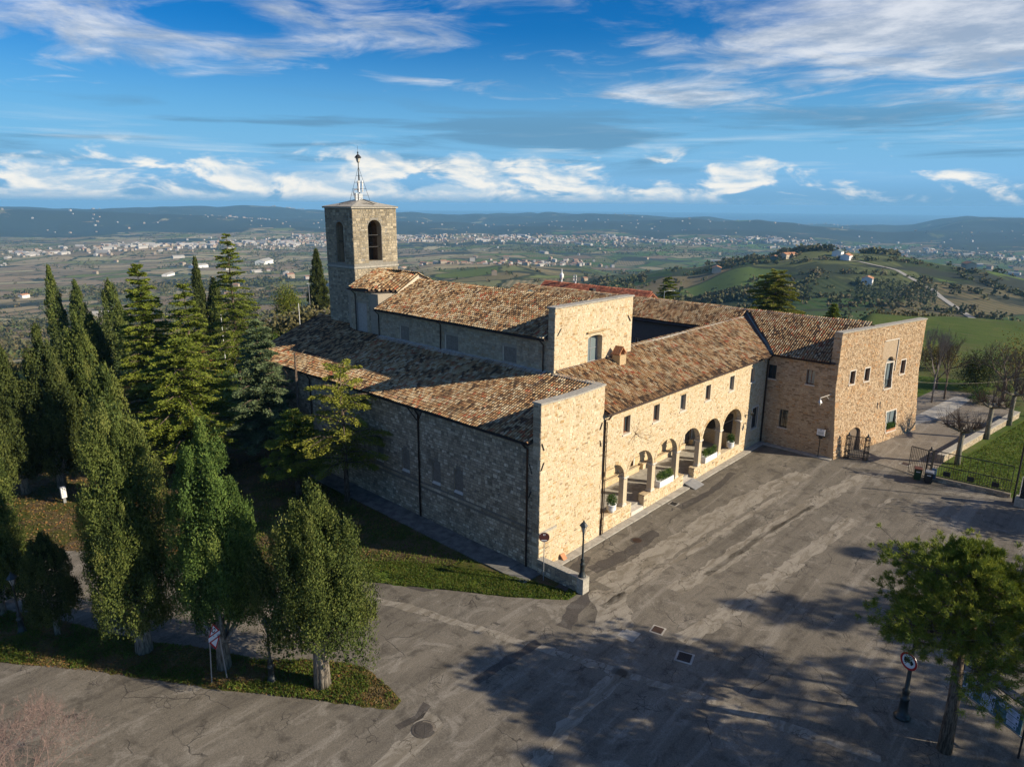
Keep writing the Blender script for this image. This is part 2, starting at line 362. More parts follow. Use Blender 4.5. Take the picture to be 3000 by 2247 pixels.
leaf_mat('litter', [(0.10, 0.065, 0.035), (0.17, 0.11, 0.05), (0.13, 0.12, 0.03), (0.24, 0.10, 0.035)], 0.1)
def bark(name, a, b):
    def fn(q):
        p = pos(q); v = q.n('ShaderNodeMapping', {'Vector': p, 'Scale': (14, 14, 2.2)}).outputs[0]
        n = q.noise(v, 1.0, 5, 0.65); bump(q, n, 0.8, 0.05)
        return q.mix(q.ss(n, 0.35, 0.65), a, b)
    return material(name, fn, 0.95, 0.1)
bark('bark_grey', (0.12, 0.10, 0.08), (0.33, 0.29, 0.235)); bark('bark_brown', (0.055, 0.04, 0.03), (0.20, 0.155, 0.115)); bark('bark_plane', (0.12, 0.115, 0.09), (0.24, 0.225, 0.175)); bark('twig_pale', (0.2, 0.175, 0.15), (0.3, 0.265, 0.23)); bark('twig_red', (0.13, 0.088, 0.076), (0.25, 0.18, 0.16)); bark('twig_brown', (0.10, 0.075, 0.055), (0.2, 0.155, 0.115))

# ------------------------------------------------------------------ ground materials
def asphalt_fn(base, dark, pale, crack_amt):
    def fn(q):
        p = pos(q)
        a = q.noise(p, 0.16, 6, 0.6, 0.5); b = q.noise(p, 1.1, 7, 0.65, 0.3); f = q.noise(p, 40.0, 3, 0.7); f2 = q.noise(p, 13.0, 4, 0.7)
        c = q.mix(q.ss(a, 0.35, 0.65), base, tuple(x * 0.80 for x in base))
        c = q.mix(q.m('MULTIPLY', q.ss(b, 0.50, 0.68), 0.7), c, dark)
        c = q.mix(q.m('MULTIPLY', q.ss(q.noise(q.vm('ADD', p, (31, 7, 0)), 0.45, 7, 0.68, 1.2), 0.54, 0.66), 0.55), c, pale)
        st_ = q.noise(q.n('ShaderNodeMapping', {'Vector': p, 'Rotation': (0, 0, -0.05), 'Scale': (0.10, 1.05, 1.0)}).outputs[0], 1.0, 6, 0.62, 0.3)
        c = q.mix(q.m('MULTIPLY', q.ss(st_, 0.50, 0.66), 0.5), c, dark); c = q.mix(q.m('MULTIPLY', q.ss(st_, 0.46, 0.34), 0.45), c, pale)
        c = q.mix(1.0, c, q.mix(q.ss(f, 0.3, 0.7), (0.66, 0.66, 0.66), (1.34, 1.34, 1.34)), 'MULTIPLY')
        c = q.mix(1.0, c, q.mix(q.ss(f2, 0.3, 0.7), (0.82, 0.82, 0.82), (1.18, 1.18, 1.18)), 'MULTIPLY')
        w = q.vm('ADD', p, q.n('ShaderNodeVectorMath', {0: q.n('ShaderNodeTexNoise', {'Vector': p, 'Scale': 0.8, 'Detail': 5.0}).outputs[1], 'Scale': 0.9}, operation='SCALE').outputs[0])
        cr = q.vor(w, 0.42, 'DISTANCE_TO_EDGE'); cr2 = q.vor(w, 1.9, 'DISTANCE_TO_EDGE')
        mask = q.ss(q.noise(p, 0.22, 4, 0.6), 0.53, 0.60); mask2 = q.ss(q.noise(q.vm('ADD', p, (9, 4, 0)), 0.35, 4, 0.6), 0.56, 0.63)
        k = q.m('MAXIMUM', q.m('MULTIPLY', q.ss(cr, 0.014, 0.004), mask), q.m('MULTIPLY', q.ss(cr2, 0.035, 0.010), mask2))
        c = q.mix(q.m('MULTIPLY', k, crack_amt), c, (0.045, 0.04, 0.035))
        bump(q, q.m('SUBTRACT', q.m('MULTIPLY', f, 0.5), k), 0.35, 0.02)
        return c
    return fn
material('asphalt', asphalt_fn((0.170, 0.151, 0.121), (0.068, 0.060, 0.048), (0.27, 0.246, 0.206), 0.8), 0.93, 0.2)
material('asphalt_court', asphalt_fn((0.215, 0.185, 0.145), (0.13, 0.11, 0.088), (0.30, 0.27, 0.225), 0.4), 0.93, 0.2)
def worn_fn(q):
    p = pos(q); n = q.noise(q.n('ShaderNodeMapping', {'Vector': p, 'Rotation': (0, 0, -0.05), 'Scale': (0.5, 1.6, 1.0)}).outputs[0], 1.0, 8, 0.72, 0.8); f = q.noise(p, 40.0, 3, 0.7)
    c = q.mix(q.ss(n, 0.40, 0.58), (0.170, 0.149, 0.115), (0.265, 0.240, 0.196)); c = q.mix(q.ss(n, 0.36, 0.28), c, (0.085, 0.072, 0.055))
    cr = q.vor(q.vm('ADD', p, q.n('ShaderNodeVectorMath', {0: q.n('ShaderNodeTexNoise', {'Vector': p, 'Scale': 1.5, 'Detail': 4.0}).outputs[1], 'Scale': 1.4}, operation='SCALE').outputs[0]), 0.7, 'DISTANCE_TO_EDGE')
    c = q.mix(q.m('MULTIPLY', q.m('MULTIPLY', q.ss(cr, 0.025, 0.008), q.ss(q.noise(p, .5, 4, .6), .45, .55)), 0.7), c, (0.05, 0.042, 0.033))
    return q.mix(1.0, c, q.mix(q.ss(f, 0.3, 0.7), (0.7, 0.7, 0.7), (1.3, 1.3, 1.3)), 'MULTIPLY')
material('asphalt_pale', worn_fn, 0.93, 0.2)
material('asphalt_dark', asphalt_fn((0.085, 0.075, 0.065), (0.05, 0.045, 0.04), (0.13, 0.12, 0.105), 0.9), 0.93, 0.2)
def lawn_fn(q):
    p = pos(q); a = q.noise(p, 0.25, 5, 0.6); b = q.noise(p, 3.0, 5, 0.7); f = q.noise(p, 20.0, 3, 0.7)
    c = q.mix(q.ss(a, 0.35, 0.65), (0.055, 0.095, 0.012), (0.09, 0.125, 0.018))
    c = q.mix(q.m('MULTIPLY', q.ss(b, 0.56, 0.72), 0.6), c, (0.17, 0.14, 0.07))
    c = q.mix(1.0, c, q.mix(q.ss(f, 0.25, 0.75), (0.7, 0.7, 0.7), (1.25, 1.25, 1.2)), 'MULTIPLY')
    bump(q, f, 0.6, 0.05); return c
material('lawn', lawn_fn, 0.95, 0.1)
def verge_fn(q):
    p = pos(q); a = q.noise(p, 0.5, 5, 0.65); b = q.noise(p, 4.0, 5, 0.7); f = q.noise(p, 22.0, 3, 0.7)
    c = q.mix(q.ss(a, 0.40, 0.62), (0.075, 0.085, 0.018), (0.15, 0.11, 0.055))
    c = q.mix(q.m('MULTIPLY', q.ss(b, 0.5, 0.7), 0.7), c, (0.17, 0.125, 0.075))
    c = q.mix(1.0, c, q.mix(q.ss(f, 0.25, 0.75), (0.6, 0.6, 0.6), (1.35, 1.3, 1.2)), 'MULTIPLY')
    bump(q, f, 0.7, 0.06); return c
material('verge', verge_fn, 0.95, 0.1)
def terrain_fn(q):
    p = pos(q)
    sep = q.n('ShaderNodeSeparateXYZ', {0: p})
    p2 = q.comb(sep.outputs[0], sep.outputs[1], 0.0)
    dist = q.vm('LENGTH', p2)
    warp = q.n('ShaderNodeVectorMath', {0: q.n('ShaderNodeTexNoise', {'Vector': p2, 'Scale': 0.004, 'Detail': 4.0}).outputs[1], 'Scale': 160.0}, operation='SCALE').outputs[0]
    pw = q.vm('ADD', p2, warp)
    ang = q.n('ShaderNodeMapping', {'Vector': pw, 'Rotation': (0, 0, 0.6), 'Scale': (1.0, 1.9, 1.0)}).outputs[0]
    cell = q.n('ShaderNodeSeparateColor', {0: q.vor(ang, 0.0066, 'F1', 'Color')})
    r = cell.outputs[0]; r2 = cell.outputs[1]
    fld = q.ramp(r, [(0, (0.055, 0.10, 0.018)), (0.2, (0.085, 0.135, 0.028)), (0.38, (0.12, 0.125, 0.045)), (0.55, (0.19, 0.15, 0.085)), (0.7, (0.155, 0.115, 0.07)), (0.84, (0.235, 0.20, 0.11)), (1, (0.075, 0.095, 0.035))], 'CONSTANT')
    fldL = q.ramp(r, [(0, (0.130, 0.150, 0.039)), (0.15, (0.286, 0.227, 0.130)), (0.35, (0.221, 0.163, 0.098)), (0.5, (0.325, 0.280, 0.156)), (0.65, (0.163, 0.163, 0.058)), (0.78, (0.260, 0.195, 0.117)), (1, (0.351, 0.305, 0.156))], 'CONSTANT')
    west = q.ss(q.vm('DOT_PRODUCT', q.vm('SUBTRACT', p2, (CAM.x, CAM.y, 0)), tuple(RGT)), 250, -350)
    fld = q.mix(west, fld, fldL)
    fldR = q.ramp(r, [(0, (0.040, 0.075, 0.018)), (0.2, (0.085, 0.125, 0.028)), (0.4, (0.034, 0.050, 0.018)), (0.55, (0.105, 0.118, 0.042)), (0.7, (0.15, 0.12, 0.062)), (0.84, (0.050, 0.082, 0.022))], 'CONSTANT')
    fld = q.mix(q.m('MULTIPLY', q.ss(q.vm('DOT_PRODUCT', q.vm('SUBTRACT', p2, (CAM.x, CAM.y, 0)), tuple(RGT)), 60, 160), q.ss(dist, 1900, 1500)), fld, fldR)
    rows = q.n('ShaderNodeTexWave', {'Vector': q.n('ShaderNodeMapping', {'Vector': p2, 'Rotation': (0, 0, 0.9)}).outputs[0], 'Scale': 0.035, 'Distortion': 1.0, 'Detail': 2.0}).outputs[1]
    fld = q.mix(q.m('MULTIPLY', q.m('MULTIPLY', q.ss(r2, 0.55, 0.6), q.ss(rows, 0.4, 0.7)), 0.55), fld, (0.06, 0.075, 0.03))
    edge = q.vor(ang, 0.0066, 'DISTANCE_TO_EDGE')
    fld = q.mix(q.m('MULTIPLY', q.ss(edge, 0.06, 0.025), q.ss(q.noise(p2, 0.012, 3, 0.6), 0.34, 0.46)), fld, (0.035, 0.045, 0.022))
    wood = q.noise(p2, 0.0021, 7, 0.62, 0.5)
    wood = q.m('ADD', wood, q.ss(dist, 4300, 5400, 0.0, 0.19)); fld = q.mix(q.ss(wood, 0.555, 0.58), fld, q.mix(q.noise(p2, 0.03, 4, 0.7), (0.018, 0.032, 0.022), (0.048, 0.046, 0.032)))  # far ridges are wooded; the extra dark cover puts cloud shadow into the colour
    spk = q.noise(p2, 0.06, 4, 0.75)
    fld = q.mix(q.m('MULTIPLY', q.ss(spk, 0.58, 0.66), 0.55), fld, (0.035, 0.045, 0.02))
    fine = q.noise(p2, 0.4, 5, 0.7)
    near = q.mix(q.ss(q.noise(p2, 0.06, 5, 0.65), 0.38, 0.62), (0.045, 0.082, 0.014), (0.078, 0.110, 0.022))
    near = q.mix(q.m('MULTIPLY', q.ss(fine, 0.52, 0.72), 0.6), near, (0.14, 0.12, 0.055))
    mow = q.n('ShaderNodeTexWave', {'Vector': q.n('ShaderNodeMapping', {'Vector': p2, 'Rotation': (0, 0, 0.35)}).outputs[0], 'Scale': 0.11, 'Distortion': 2.5, 'Detail': 3.0, 'Detail Scale': 0.6}).outputs[1]
    near = q.mix(q.m('MULTIPLY', q.ss(mow, 0.3, 0.8), 0.28), near, (0.095, 0.10, 0.035))
    near = q.mix(q.m('MULTIPLY', q.ss(q.noise(p2, 0.02, 5, 0.65, 0.6), 0.52, 0.62), 0.45), near, (0.10, 0.085, 0.04))
    c = q.mix(q.ss(dist, 210, 330), near, fld)
    c = q.mix(1.0, c, q.mix(q.ss(q.noise(p, 6.0, 3, 0.7), 0.3, 0.7), (0.8, 0.8, 0.8), (1.18, 1.18, 1.18)), 'MULTIPLY')
    bump(q, fine, 0.5, 0.25)
    return c
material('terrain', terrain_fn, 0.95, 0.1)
def litter_fn(q):
    p = pos(q); a = q.noise(p, 0.4, 5, 0.65); f = q.noise(p, 12.0, 4, 0.75)
    c = q.mix(q.ss(a, 0.42, 0.6), (0.06, 0.07, 0.016), (0.12, 0.085, 0.05))
    c = q.mix(1.0, c, q.mix(q.ss(f, 0.25, 0.75), (0.55, 0.55, 0.55), (1.4, 1.35, 1.25)), 'MULTIPLY')
    bump(q, f, 0.7, 0.06); return c
material('litter_ground', litter_fn, 0.95, 0.1)
def sea_fn(q):
    n = q.noise(pos(q), 0.0006, 4, 0.6)
    return q.mix(q.ss(n, 0.4, 0.6), (0.012, 0.055, 0.095), (0.018, 0.07, 0.115))
material('sea', sea_fn, 0.45, 0.4)

# ------------------------------------------------------------------ terrain: hilltop, valley and far ridges
CG = np.array([CAM.x, CAM.y])
TER = {  # bearing from the camera's heading (deg): [(distance m, height m)]
 -180: [(120, -1), (240, -20), (450, -50), (900, -90), (2000, -150), (9000, -180), (30000, -300)],
 -60: [(110, -2), (200, -22), (430, -62), (820, -112), (1255, -145), (2080, -172), (3400, -188), (5500, -160), (9000, -60), (11000, -210), (14000, -300), (30000, -330)],
 -36: [(110, -2), (200, -22), (430, -62), (820, -112), (1255, -142), (2080, -170), (3400, -188), (5500, -158), (9000, -48), (11000, -210), (14000, -300), (30000, -330)],
 -31: [(110, -2), (200, -22), (430, -62), (820, -112), (1255, -142), (2080, -172), (3400, -190), (5500, -158), (9000, -36), (11000, -210), (14000, -300), (30000, -330)],
 -27: [(115, -2), (205, -22), (430, -64), (820, -110), (1255, -140), (2080, -172), (3600, -190), (5500, -160), (9000, -46), (11000, -210), (14000, -300), (30000, -330)],
 -22: [(120, -2), (205, -22), (430, -66), (820, -108), (1255, -140), (2080, -172), (3800, -190), (5500, -160), (9000, -48), (11000, -210), (14000, -300), (30000, -330)],
 -14: [(140, -1), (230, -24), (450, -70), (820, -105), (1255, -135), (2080, -170), (3900, -190), (5600, -165), (9000, -56), (11000, -210), (14000, -300), (30000, -330)],
 -6: [(160, 0), (250, -26), (480, -72), (850, -88), (1180, -92), (1600, -118), (2300, -165), (4000, -190), (5600, -168), (9000, -92), (11000, -215), (14000, -300), (30000, -330)],
 0: [(170, 0.5), (250, -26), (480, -70), (900, -84), (1250, -84), (1650, -125), (2300, -168), (4050, -190), (5600, -168), (9000, -104), (11000, -215), (14000, -300), (30000, -330)],
 5: [(140, .8), (230, -28), (480, -68), (900, -86), (1250, -96), (1700, -122), (2300, -170), (4050, -190), (5600, -168), (9000, -98), (11000, -215), (14000, -300), (30000, -330)],
 9: [(125, .6), (200, -26), (480, -66), (850, -72), (1100, -82), (1500, -130), (2300, -172), (4050, -190), (5600, -166), (9000, -64), (11000, -215), (14000, -300), (30000, -330)],
 14: [(112, .6), (180, -24), (430, -64), (700, -68), (950, -59), (1100, -70), (1500, -135), (2300, -175), (4050, -190), (5600, -170), (9000, -100), (11000, -240), (14000, -300), (30000, -330)],
 19: [(112, .6), (180, -26), (430, -63), (700, -55), (950, -42), (1080, -52), (1400, -112), (2300, -178), (4050, -192), (5600, -182), (9000, -150), (11000, -250), (13000, -300), (30000, -330)],
 24: [(135, 1.0), (215, -26), (430, -63), (720, -48), (950, -31), (1080, -42), (1350, -105), (2300, -180), (4050, -194), (5600, -196), (9000, -235), (11000, -270), (13000, -300), (30000, -330)],
 28: [(160, 1.8), (230, -20), (430, -62), (720, -50), (950, -33), (1100, -46), (1400, -112), (2300, -182), (4050, -194), (5600, -190), (9000, -220), (11000, -270), (13000, -300), (30000, -330)],
 33: [(165, 1.6), (230, -16), (430, -54), (720, -54), (950, -44), (1150, -60), (1500, -125), (2500, -182), (4050, -180), (5600, -160), (9000, -80), (11000, -220), (13000, -300), (30000, -330)],
 38: [(170, 1.5), (230, -12), (430, -48), (720, -58), (950, -56), (1200, -85), (1700, -140), (2500, -178), (4050, -172), (5600, -150), (9000, -100), (11000, -220), (13000, -300), (30000, -330)],
 60: [(170, 1.0), (240, -12), (420, -40), (720, -62), (1300, -110), (2500, -170), (5600, -150), (9000, -100), (13000, -300), (30000, -330)],
 180: [(120, -1), (240, -20), (450, -50), (900, -90), (2000, -150), (9000, -180), (30000, -300)]}
_ks = sorted(TER); _ds = np.geomspace(60, 30000, 160)
_tab = np.array([np.interp(np.log(_ds), np.log([d for d, _ in TER[k]]), [z for _, z in TER[k]]) for k in _ks])
def vnoise(x, y, sc, seed):
    """smooth value noise on arrays"""
    x = x / sc + seed * 17.3; y = y / sc + seed * 9.1
    xi = np.floor(x); yi = np.floor(y); fx = x - xi; fy = y - yi
    fx = fx * fx * (3 - 2 * fx); fy = fy * fy * (3 - 2 * fy)
    def hsh(a, b):
        v = np.sin(a * 127.1 + b * 311.7 + seed * 74.7) * 43758.5453; return v - np.floor(v)
    return (hsh(xi, yi) * (1 - fx) + hsh(xi + 1, yi) * fx) * (1 - fy) + (hsh(xi, yi + 1) * (1 - fx) + hsh(xi + 1, yi + 1) * fx) * fy - 0.5
def terrain_h(x, y):
    x = np.asarray(x, float); y = np.asarray(y, float)
    dx = x - CG[0]; dy = y - CG[1]; d = np.hypot(dx, dy)
    ph = np.degrees(np.arctan2(dx * RGT.x + dy * RGT.y, dx * FWD.x + dy * FWD.y))
    fi = np.interp(ph, _ks, np.arange(len(_ks))); i0 = np.clip(np.floor(fi).astype(int), 0, len(_ks) - 2); f = fi - i0; f = f * f * (3 - 2 * f)
    fd = np.interp(np.log(np.maximum(d, 60)), np.log(_ds), np.arange(len(_ds))); j0 = np.clip(np.floor(fd).astype(int), 0, len(_ds) - 2); e = fd - j0
    z = (_tab[i0, j0] * (1 - e) + _tab[i0, j0 + 1] * e) * (1 - f) + (_tab[i0 + 1, j0] * (1 - e) + _tab[i0 + 1, j0 + 1] * e) * f
    amp = np.clip((d - 800) / 2200, 0, 1)
    n = vnoise(x, y, 1300, 4) * 40 + vnoise(x, y, 620, 1) * 34 + vnoise(x, y, 300, 2) * 20 + vnoise(x, y, 150, 3) * 8
    z = z + amp * n * (np.clip(1.35 - d / 22000, 0.4, 1) + np.clip((d - 4800) / 2500, 0, .9) * np.clip((13000 - d) / 3000, 0, 1))
    wv = vnoise(x, y, 2600, 6) * 2.0
    z = z + (np.exp(-((d - 6300 - wv * 500) / 420) ** 2) * (26 + 40 * wv) - np.exp(-((d - 7500) / 600) ** 2) * 30) * np.clip((d - 4800) / 600, 0, 1)
    w = np.clip((d - 100) / 70, 0, 1); w = w * w * (3 - 2 * w)
    return 0.0145 * x * (1 - w) + z * w
az_ = np.concatenate([np.arange(-180, -50, 4.0), np.arange(-50, 50, 0.22), np.arange(50, 180, 4.0)])
dd_ = np.concatenate([[2.0, 20, 40, 60, 80], np.geomspace(95, 30000, 250)])
A_, D_ = np.meshgrid(np.radians(az_), dd_, indexing='ij')
X_ = CG[0] + D_ * (np.cos(A_) * FWD.x + np.sin(A_) * RGT.x); Y_ = CG[1] + D_ * (np.cos(A_) * FWD.y + np.sin(A_) * RGT.y)
Z_ = terrain_h(X_, Y_)
na, nd_ = X_.shape
V = np.stack([X_, Y_, Z_], -1).reshape(-1, 3)
ii, jj = np.meshgrid(np.arange(na), np.arange(nd_ - 1), indexing='ij'); i2 = (ii + 1) % na
F = np.stack([ii * nd_ + jj, ii * nd_ + jj + 1, i2 * nd_ + jj + 1, i2 * nd_ + jj], -1).reshape(-1, 4)
# the innermost ring is closed with a fan of quads collapsed on the first ring
c0 = len(V); V = np.vstack([V, [[CG[0], CG[1], gz(CG[0])]]])
F = np.vstack([F, np.array([[i * nd_, ((i + 1) % na) * nd_, c0, c0] for i in range(na)])])
ground = None
F4 = F[F[:, 2] != F[:, 3]]
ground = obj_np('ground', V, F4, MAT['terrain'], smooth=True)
tag(ground, kind='structure')
sea = MB(); n_ = 96
sea.poly([(CG[0] + 30500 * math.cos(2 * math.pi * k / n_), CG[1] + 30500 * math.sin(2 * math.pi * k / n_), -280) for k in range(n_)])
tag(sea.build('sea', MAT['sea']), kind='structure')

# ------------------------------------------------------------------ paved and planted sheets on the hilltop plane
def sheet(name, poly, lift, mat, kind='structure', thick=0.0):
    m = MB(); m.poly([(x, y, gz(x) + lift) for x, y in poly])
    if thick:
        n = len(poly)
        for k in range(n):
            (x0, y0), (x1, y1) = poly[k], poly[(k + 1) % n]
            m.poly([(x0, y0, gz(x0) + lift - thick), (x1, y1, gz(x1) + lift - thick), (x1, y1, gz(x1) + lift), (x0, y0, gz(x0) + lift)])
    return tag(m.build(name, MAT[mat]), kind=kind)
def wob(poly, step=0.6, amp=0.16, seed=1):
    """resample a closed outline and roughen it like a broken edge"""
    out = []; rr = random.Random(seed); n = len(poly)
    for k in range(n):
        (x0, y0), (x1, y1) = poly[k], poly[(k + 1) % n]; L = math.hypot(x1 - x0, y1 - y0); m = max(1, int(L / step))
        for j in range(m):
            t = j / m; out.append((x0 + (x1 - x0) * t + rr.uniform(-amp, amp), y0 + (y1 - y0) * t + rr.uniform(-amp, amp)))
    return out
CHURCH_GRASS = [(-27.3, 35.8), (-23.2, 28.6), (-18.8, 24.4), (-15.6, 16.8), (-11.6, 12.1), (-7.3, 5.7), (-4.9, 1.9), (-3.4, -0.6), (-1.2, -3.4), (0.05, -3.5)]
sheet('parking_lot', [(-60, 58), (-60, -80), (46, -80), (40, -40), (33.2, -21), (34.2, -20.4), (33.7, -14.4), (35.1, -9.2), (34.0, -6.0), (33.6, 0.5), (0.3, 0.5), (0.2, -3.4)] + CHURCH_GRASS[::-1][1:] + [(-31, 42)], 0.004, 'asphalt')
sheet('church_bank', CHURCH_GRASS + [(0.2, 0.3), (0.2, 37), (-3, 62), (-22, 62), (-31, 45)], 0.004, 'litter_ground')
VERGE = [(-31.5, 23.5), (-28.2, 18.7), (-25.9, 14.7), (-22.8, 10.4), (-20.0, 5.9), (-17.3, 1.8), (-15.9, -0.2), (-14.9, -1.8), (-14.0, -3.0), (-13.4, -2.9), (-13.2, -1.6), (-13.1, 0.3), (-13.6, 1.5), (-14.6, 2.9), (-16.6, 5.0), (-18.3, 8.4), (-19.7, 10.4), (-21.7, 14.3), (-23.1, 17.8), (-24.8, 20.4), (-27.4, 25.2)]
sheet('grass_verge', wob(VERGE, 0.5, 0.14, 3), 0.012, 'verge')
sheet('grass_strip', wob([(-7.3, 5.6), (-4.9, 1.9), (-3.4, -0.6), (-1.2, -3.4), (-0.35, -3.35), (-1.0, -1.2), (-2.4, 1.9), (-5.0, 6.6), (-9.0, 11.5), (-11.0, 12.0)], 0.4, 0.1, 4), 0.012, 'lawn')
sheet('driveway', [(33.75, -14.4), (35.1, -9.2), (34.0, -6.6), (48.0, -10.0), (50.0, -6.0), (66, -8.0), (68, -14), (60, -17.2), (39.0, -14.6)], 0.010, 'asphalt_court')
sheet('path', [(48.4, -9.6), (52.0, -9.0), (64, -10.4), (64.5, -12.2), (55, -11.6)], 0.014, 'concrete')
sheet('lawn', [(34.3, -14.7), (39.2, -15.2), (59, -18.0), (76, -19), (84, -45), (46, -62), (36, -38), (34.6, -20.6)], 0.008, 'lawn')
sheet('lawn_meadow', [(60, -1), (84, 4), (96, -10), (84, -18.4), (72, -15.2), (66, -8.4), (50.5, -5.5)], 0.008, 'lawn')
def strip(name, pts, w, lift, mat, seed=1, amp=0.12):
    L = []; Rr = []
    for k, (x, y) in enumerate(pts):
        a = pts[max(k - 1, 0)]; b = pts[min(k + 1, len(pts) - 1)]; dx, dy = b[0] - a[0], b[1] - a[1]; l = math.hypot(dx, dy)
        L.append((x - dy / l * w / 2, y + dx / l * w / 2)); Rr.append((x + dy / l * w / 2, y - dx / l * w / 2))
    return sheet(name, wob(L + Rr[::-1], 0.5, amp, seed), lift, mat)
# repaired trenches and patches in the asphalt
for k, (pts, w, mat) in enumerate([([(1.5, -4.2), (8, -4.5), (14, -4.7), (23, -5.4), (28, -6.4)], 1.7, 'asphalt_pale'), ([(4, -7.6), (10, -8.2), (18, -8.6), (26, -9.6), (32, -10.4)], 1.2, 'asphalt_pale'), ([(-2.5, -7.6), (-.4, -6.2), (1.2, -4.4)], 2.2, 'asphalt_pale'), ([(-3.6, -5.0), (-1.6, -4.2), (.6, -4.0)], .9, 'asphalt_dark'), ([(-.2, -10.4), (3, -10.9), (8, -11.3), (15, -11.9), (21.8, -12.4)], 1.0, 'asphalt_pale'), ([(-0.4, -5.4), (8, -5.8), (16, -6.3), (23.4, -6.8)], 0.45, 'asphalt_pale'),
        ([(-11.6, 11.6), (-8.4, 3.5), (-6.3, -3.5), (-4.8, -8.3), (-3.4, -13.0), (-1.5, -20.8)], 0.55, 'asphalt_pale'), ([(-12.2, -10.2), (-8.2, -9.6), (-4.2, -9.4)], 0.75, 'asphalt_pale'),
        ([(-9.9, -4.5), (-7.5, -4.6), (-5.4, -4.85)], 0.55, 'asphalt_dark'), ([(-14.6, -4.1), (-13.5, -4.3), (-12.6, -4.0)], 0.4, 'asphalt_dark'), ([(-7.0, 5.9), (-6.4, 4.6), (-5.8, 3.3)], 0.8, 'asphalt_dark'),
        ([(25.2, -13.1), (27.9, -13.5)], 0.28, 'asphalt_pale'), ([(-18, -6.0), (-15.2, -5.4), (-13, -4.9)], 1.1, 'asphalt_pale'), ([(2.5, -2.4), (6, -2.9), (10, -2.6)], 0.9, 'asphalt_dark'), ([(-1.2, -2.6), (1.8, -1.6), (3.6, -1.1)], 0.8, 'asphalt_dark'), ([(14.5, -1.9), (19, -2.2), (24, -1.7)], 0.6, 'asphalt_dark'), ([(7, -8.2), (14, -8.5), (22, -9.3)], 0.35, 'asphalt_pale')]):
    strip('asphalt_patch', pts, w, 0.008 + 0.004 * (k % 3 == 2), mat, 20 + k, 0.10 if w < 0.7 else 0.16)
sheet('asphalt_patch', wob([(-11.2, 10.6), (-9.0, 5.2), (-12.2, 3.2), (-13.4, 3.4), (-16.0, 6.4), (-14.2, 9.4)], 0.8, 0.05, 50), 0.0075, 'asphalt_dark' if False else 'asphalt_court')
sheet('asphalt_patch', wob([(-14.15, -5.5), (-13.5, -5.6), (-13.2, -5.1), (-13.5, -4.7), (-14.1, -4.75)], 0.2, 0.05, 51), 0.0125, 'asphalt_court')
# flagged sidewalk along the loggia: slabs with open joints
sw = MB()
x = 0.9
while x < 33.0:
    l = random.uniform(1.5, 2.3); x1 = min(x + l, 33.1)
    sw.obox((x, -0.62 + random.uniform(-.02, .02), gz(x) - 0.05), (x1 - x - 0.025, 0, gz(x1) - gz(x)), (0, 0.66, 0), (0, 0, 0.13 + random.uniform(-.006, .006)))
    x = x1
y = -0.65
while y > -6.9:
    l = random.uniform(1.4, 2.0); sw.obox((32.5 + random.uniform(-.02, .02), y, gz(33) - 0.05), (0.72, 0, 0), (0, -min(l, y + 6.95) + .02, 0), (0, 0, 0.13)); y -= l
sb_ = MB(); sb_.poly([(.5, .3, gz(.5) + .02), (33.3, .3, gz(33.3) + .02), (33.3, -7.0, gz(33.3) + .02), (32.55, -7.0, gz(32.5) + .02), (32.4, -.6, gz(32.4) + .02), (.5, -.6, gz(.5) + .02)][::-1])
swo = tag(sb_.build('sidewalk', MAT['concrete_dark']), kind='structure'); sw.each('paving_slab', MAT['concrete'], swo)
fp = MB(); yy = -0.3
while yy < 30:
    l = random.uniform(1.2, 2.2); fp.obox((-1.75 + random.uniform(-.03, .03), yy, gz(-1) - 0.05), (1.7, 0, 0.02), (0, l - .03, 0), (0, 0, 0.12 + random.uniform(-.01, .01))); yy += l
fb_ = MB(); fb_.poly([(-1.7, -.3, gz(-1.7) + .02), (-.1, -.3, .02), (-.1, 30, .02), (-1.7, 30, gz(-1.7) + .02)]); fpo = tag(fb_.build('footpath', MAT['litter_ground']), kind='structure'); fp.each('paving_slab', MAT['concrete_dark'], fpo)

# ------------------------------------------------------------------ masonry and roofing
class Frame:
    """a vertical wall plane: s runs along e, z is world height, d is outward along n"""
    def __init__(s, O, e, n, off=None):
        s.O = Vector((O[0], O[1], 0)); s.e = Vector((e[0], e[1], 0)).normalized(); s.n = Vector((n[0], n[1], 0)).normalized(); s.off = off or (lambda z: 0.0)
    def pt(s, a, z, d=0.0): return s.O + s.e * a + s.n * (d + s.off(z)) + UPV * z
class Op:
    """an opening: rectangle, optionally with a round or flat-segment head; z1 is the spring"""
    def __init__(s, s0, s1, z0, z1, rise=0.0, depth=0.3, back=None, seg=10):
        s.s0, s.s1, s.z0, s.z1, s.rise, s.depth, s.back, s.seg = s0, s1, z0, z1, rise, depth, back, seg
    def top(s, a):
        if s.rise <= 0: return s.z1
        u = (a - (s.s0 + s.s1) / 2) / ((s.s1 - s.s0) / 2)
        return s.z1 + s.rise * math.sqrt(max(0.0, 1 - u * u))
    def span(s, za, zb, pad=0.0):
        """blocked s-interval for a course between za and zb"""
        zt = s.z1 + s.rise
        if zb <= s.z0 - pad or za >= zt + pad: return None
        if s.rise <= 0 or za <= s.z1: return (s.s0 - pad, s.s1 + pad)
        q = (za - s.z1) / (s.rise + pad); hw = ((s.s1 - s.s0) / 2 + pad) * math.sqrt(max(0.0, 1 - q * q)); c = (s.s0 + s.s1) / 2
        return (c - hw, c + hw)
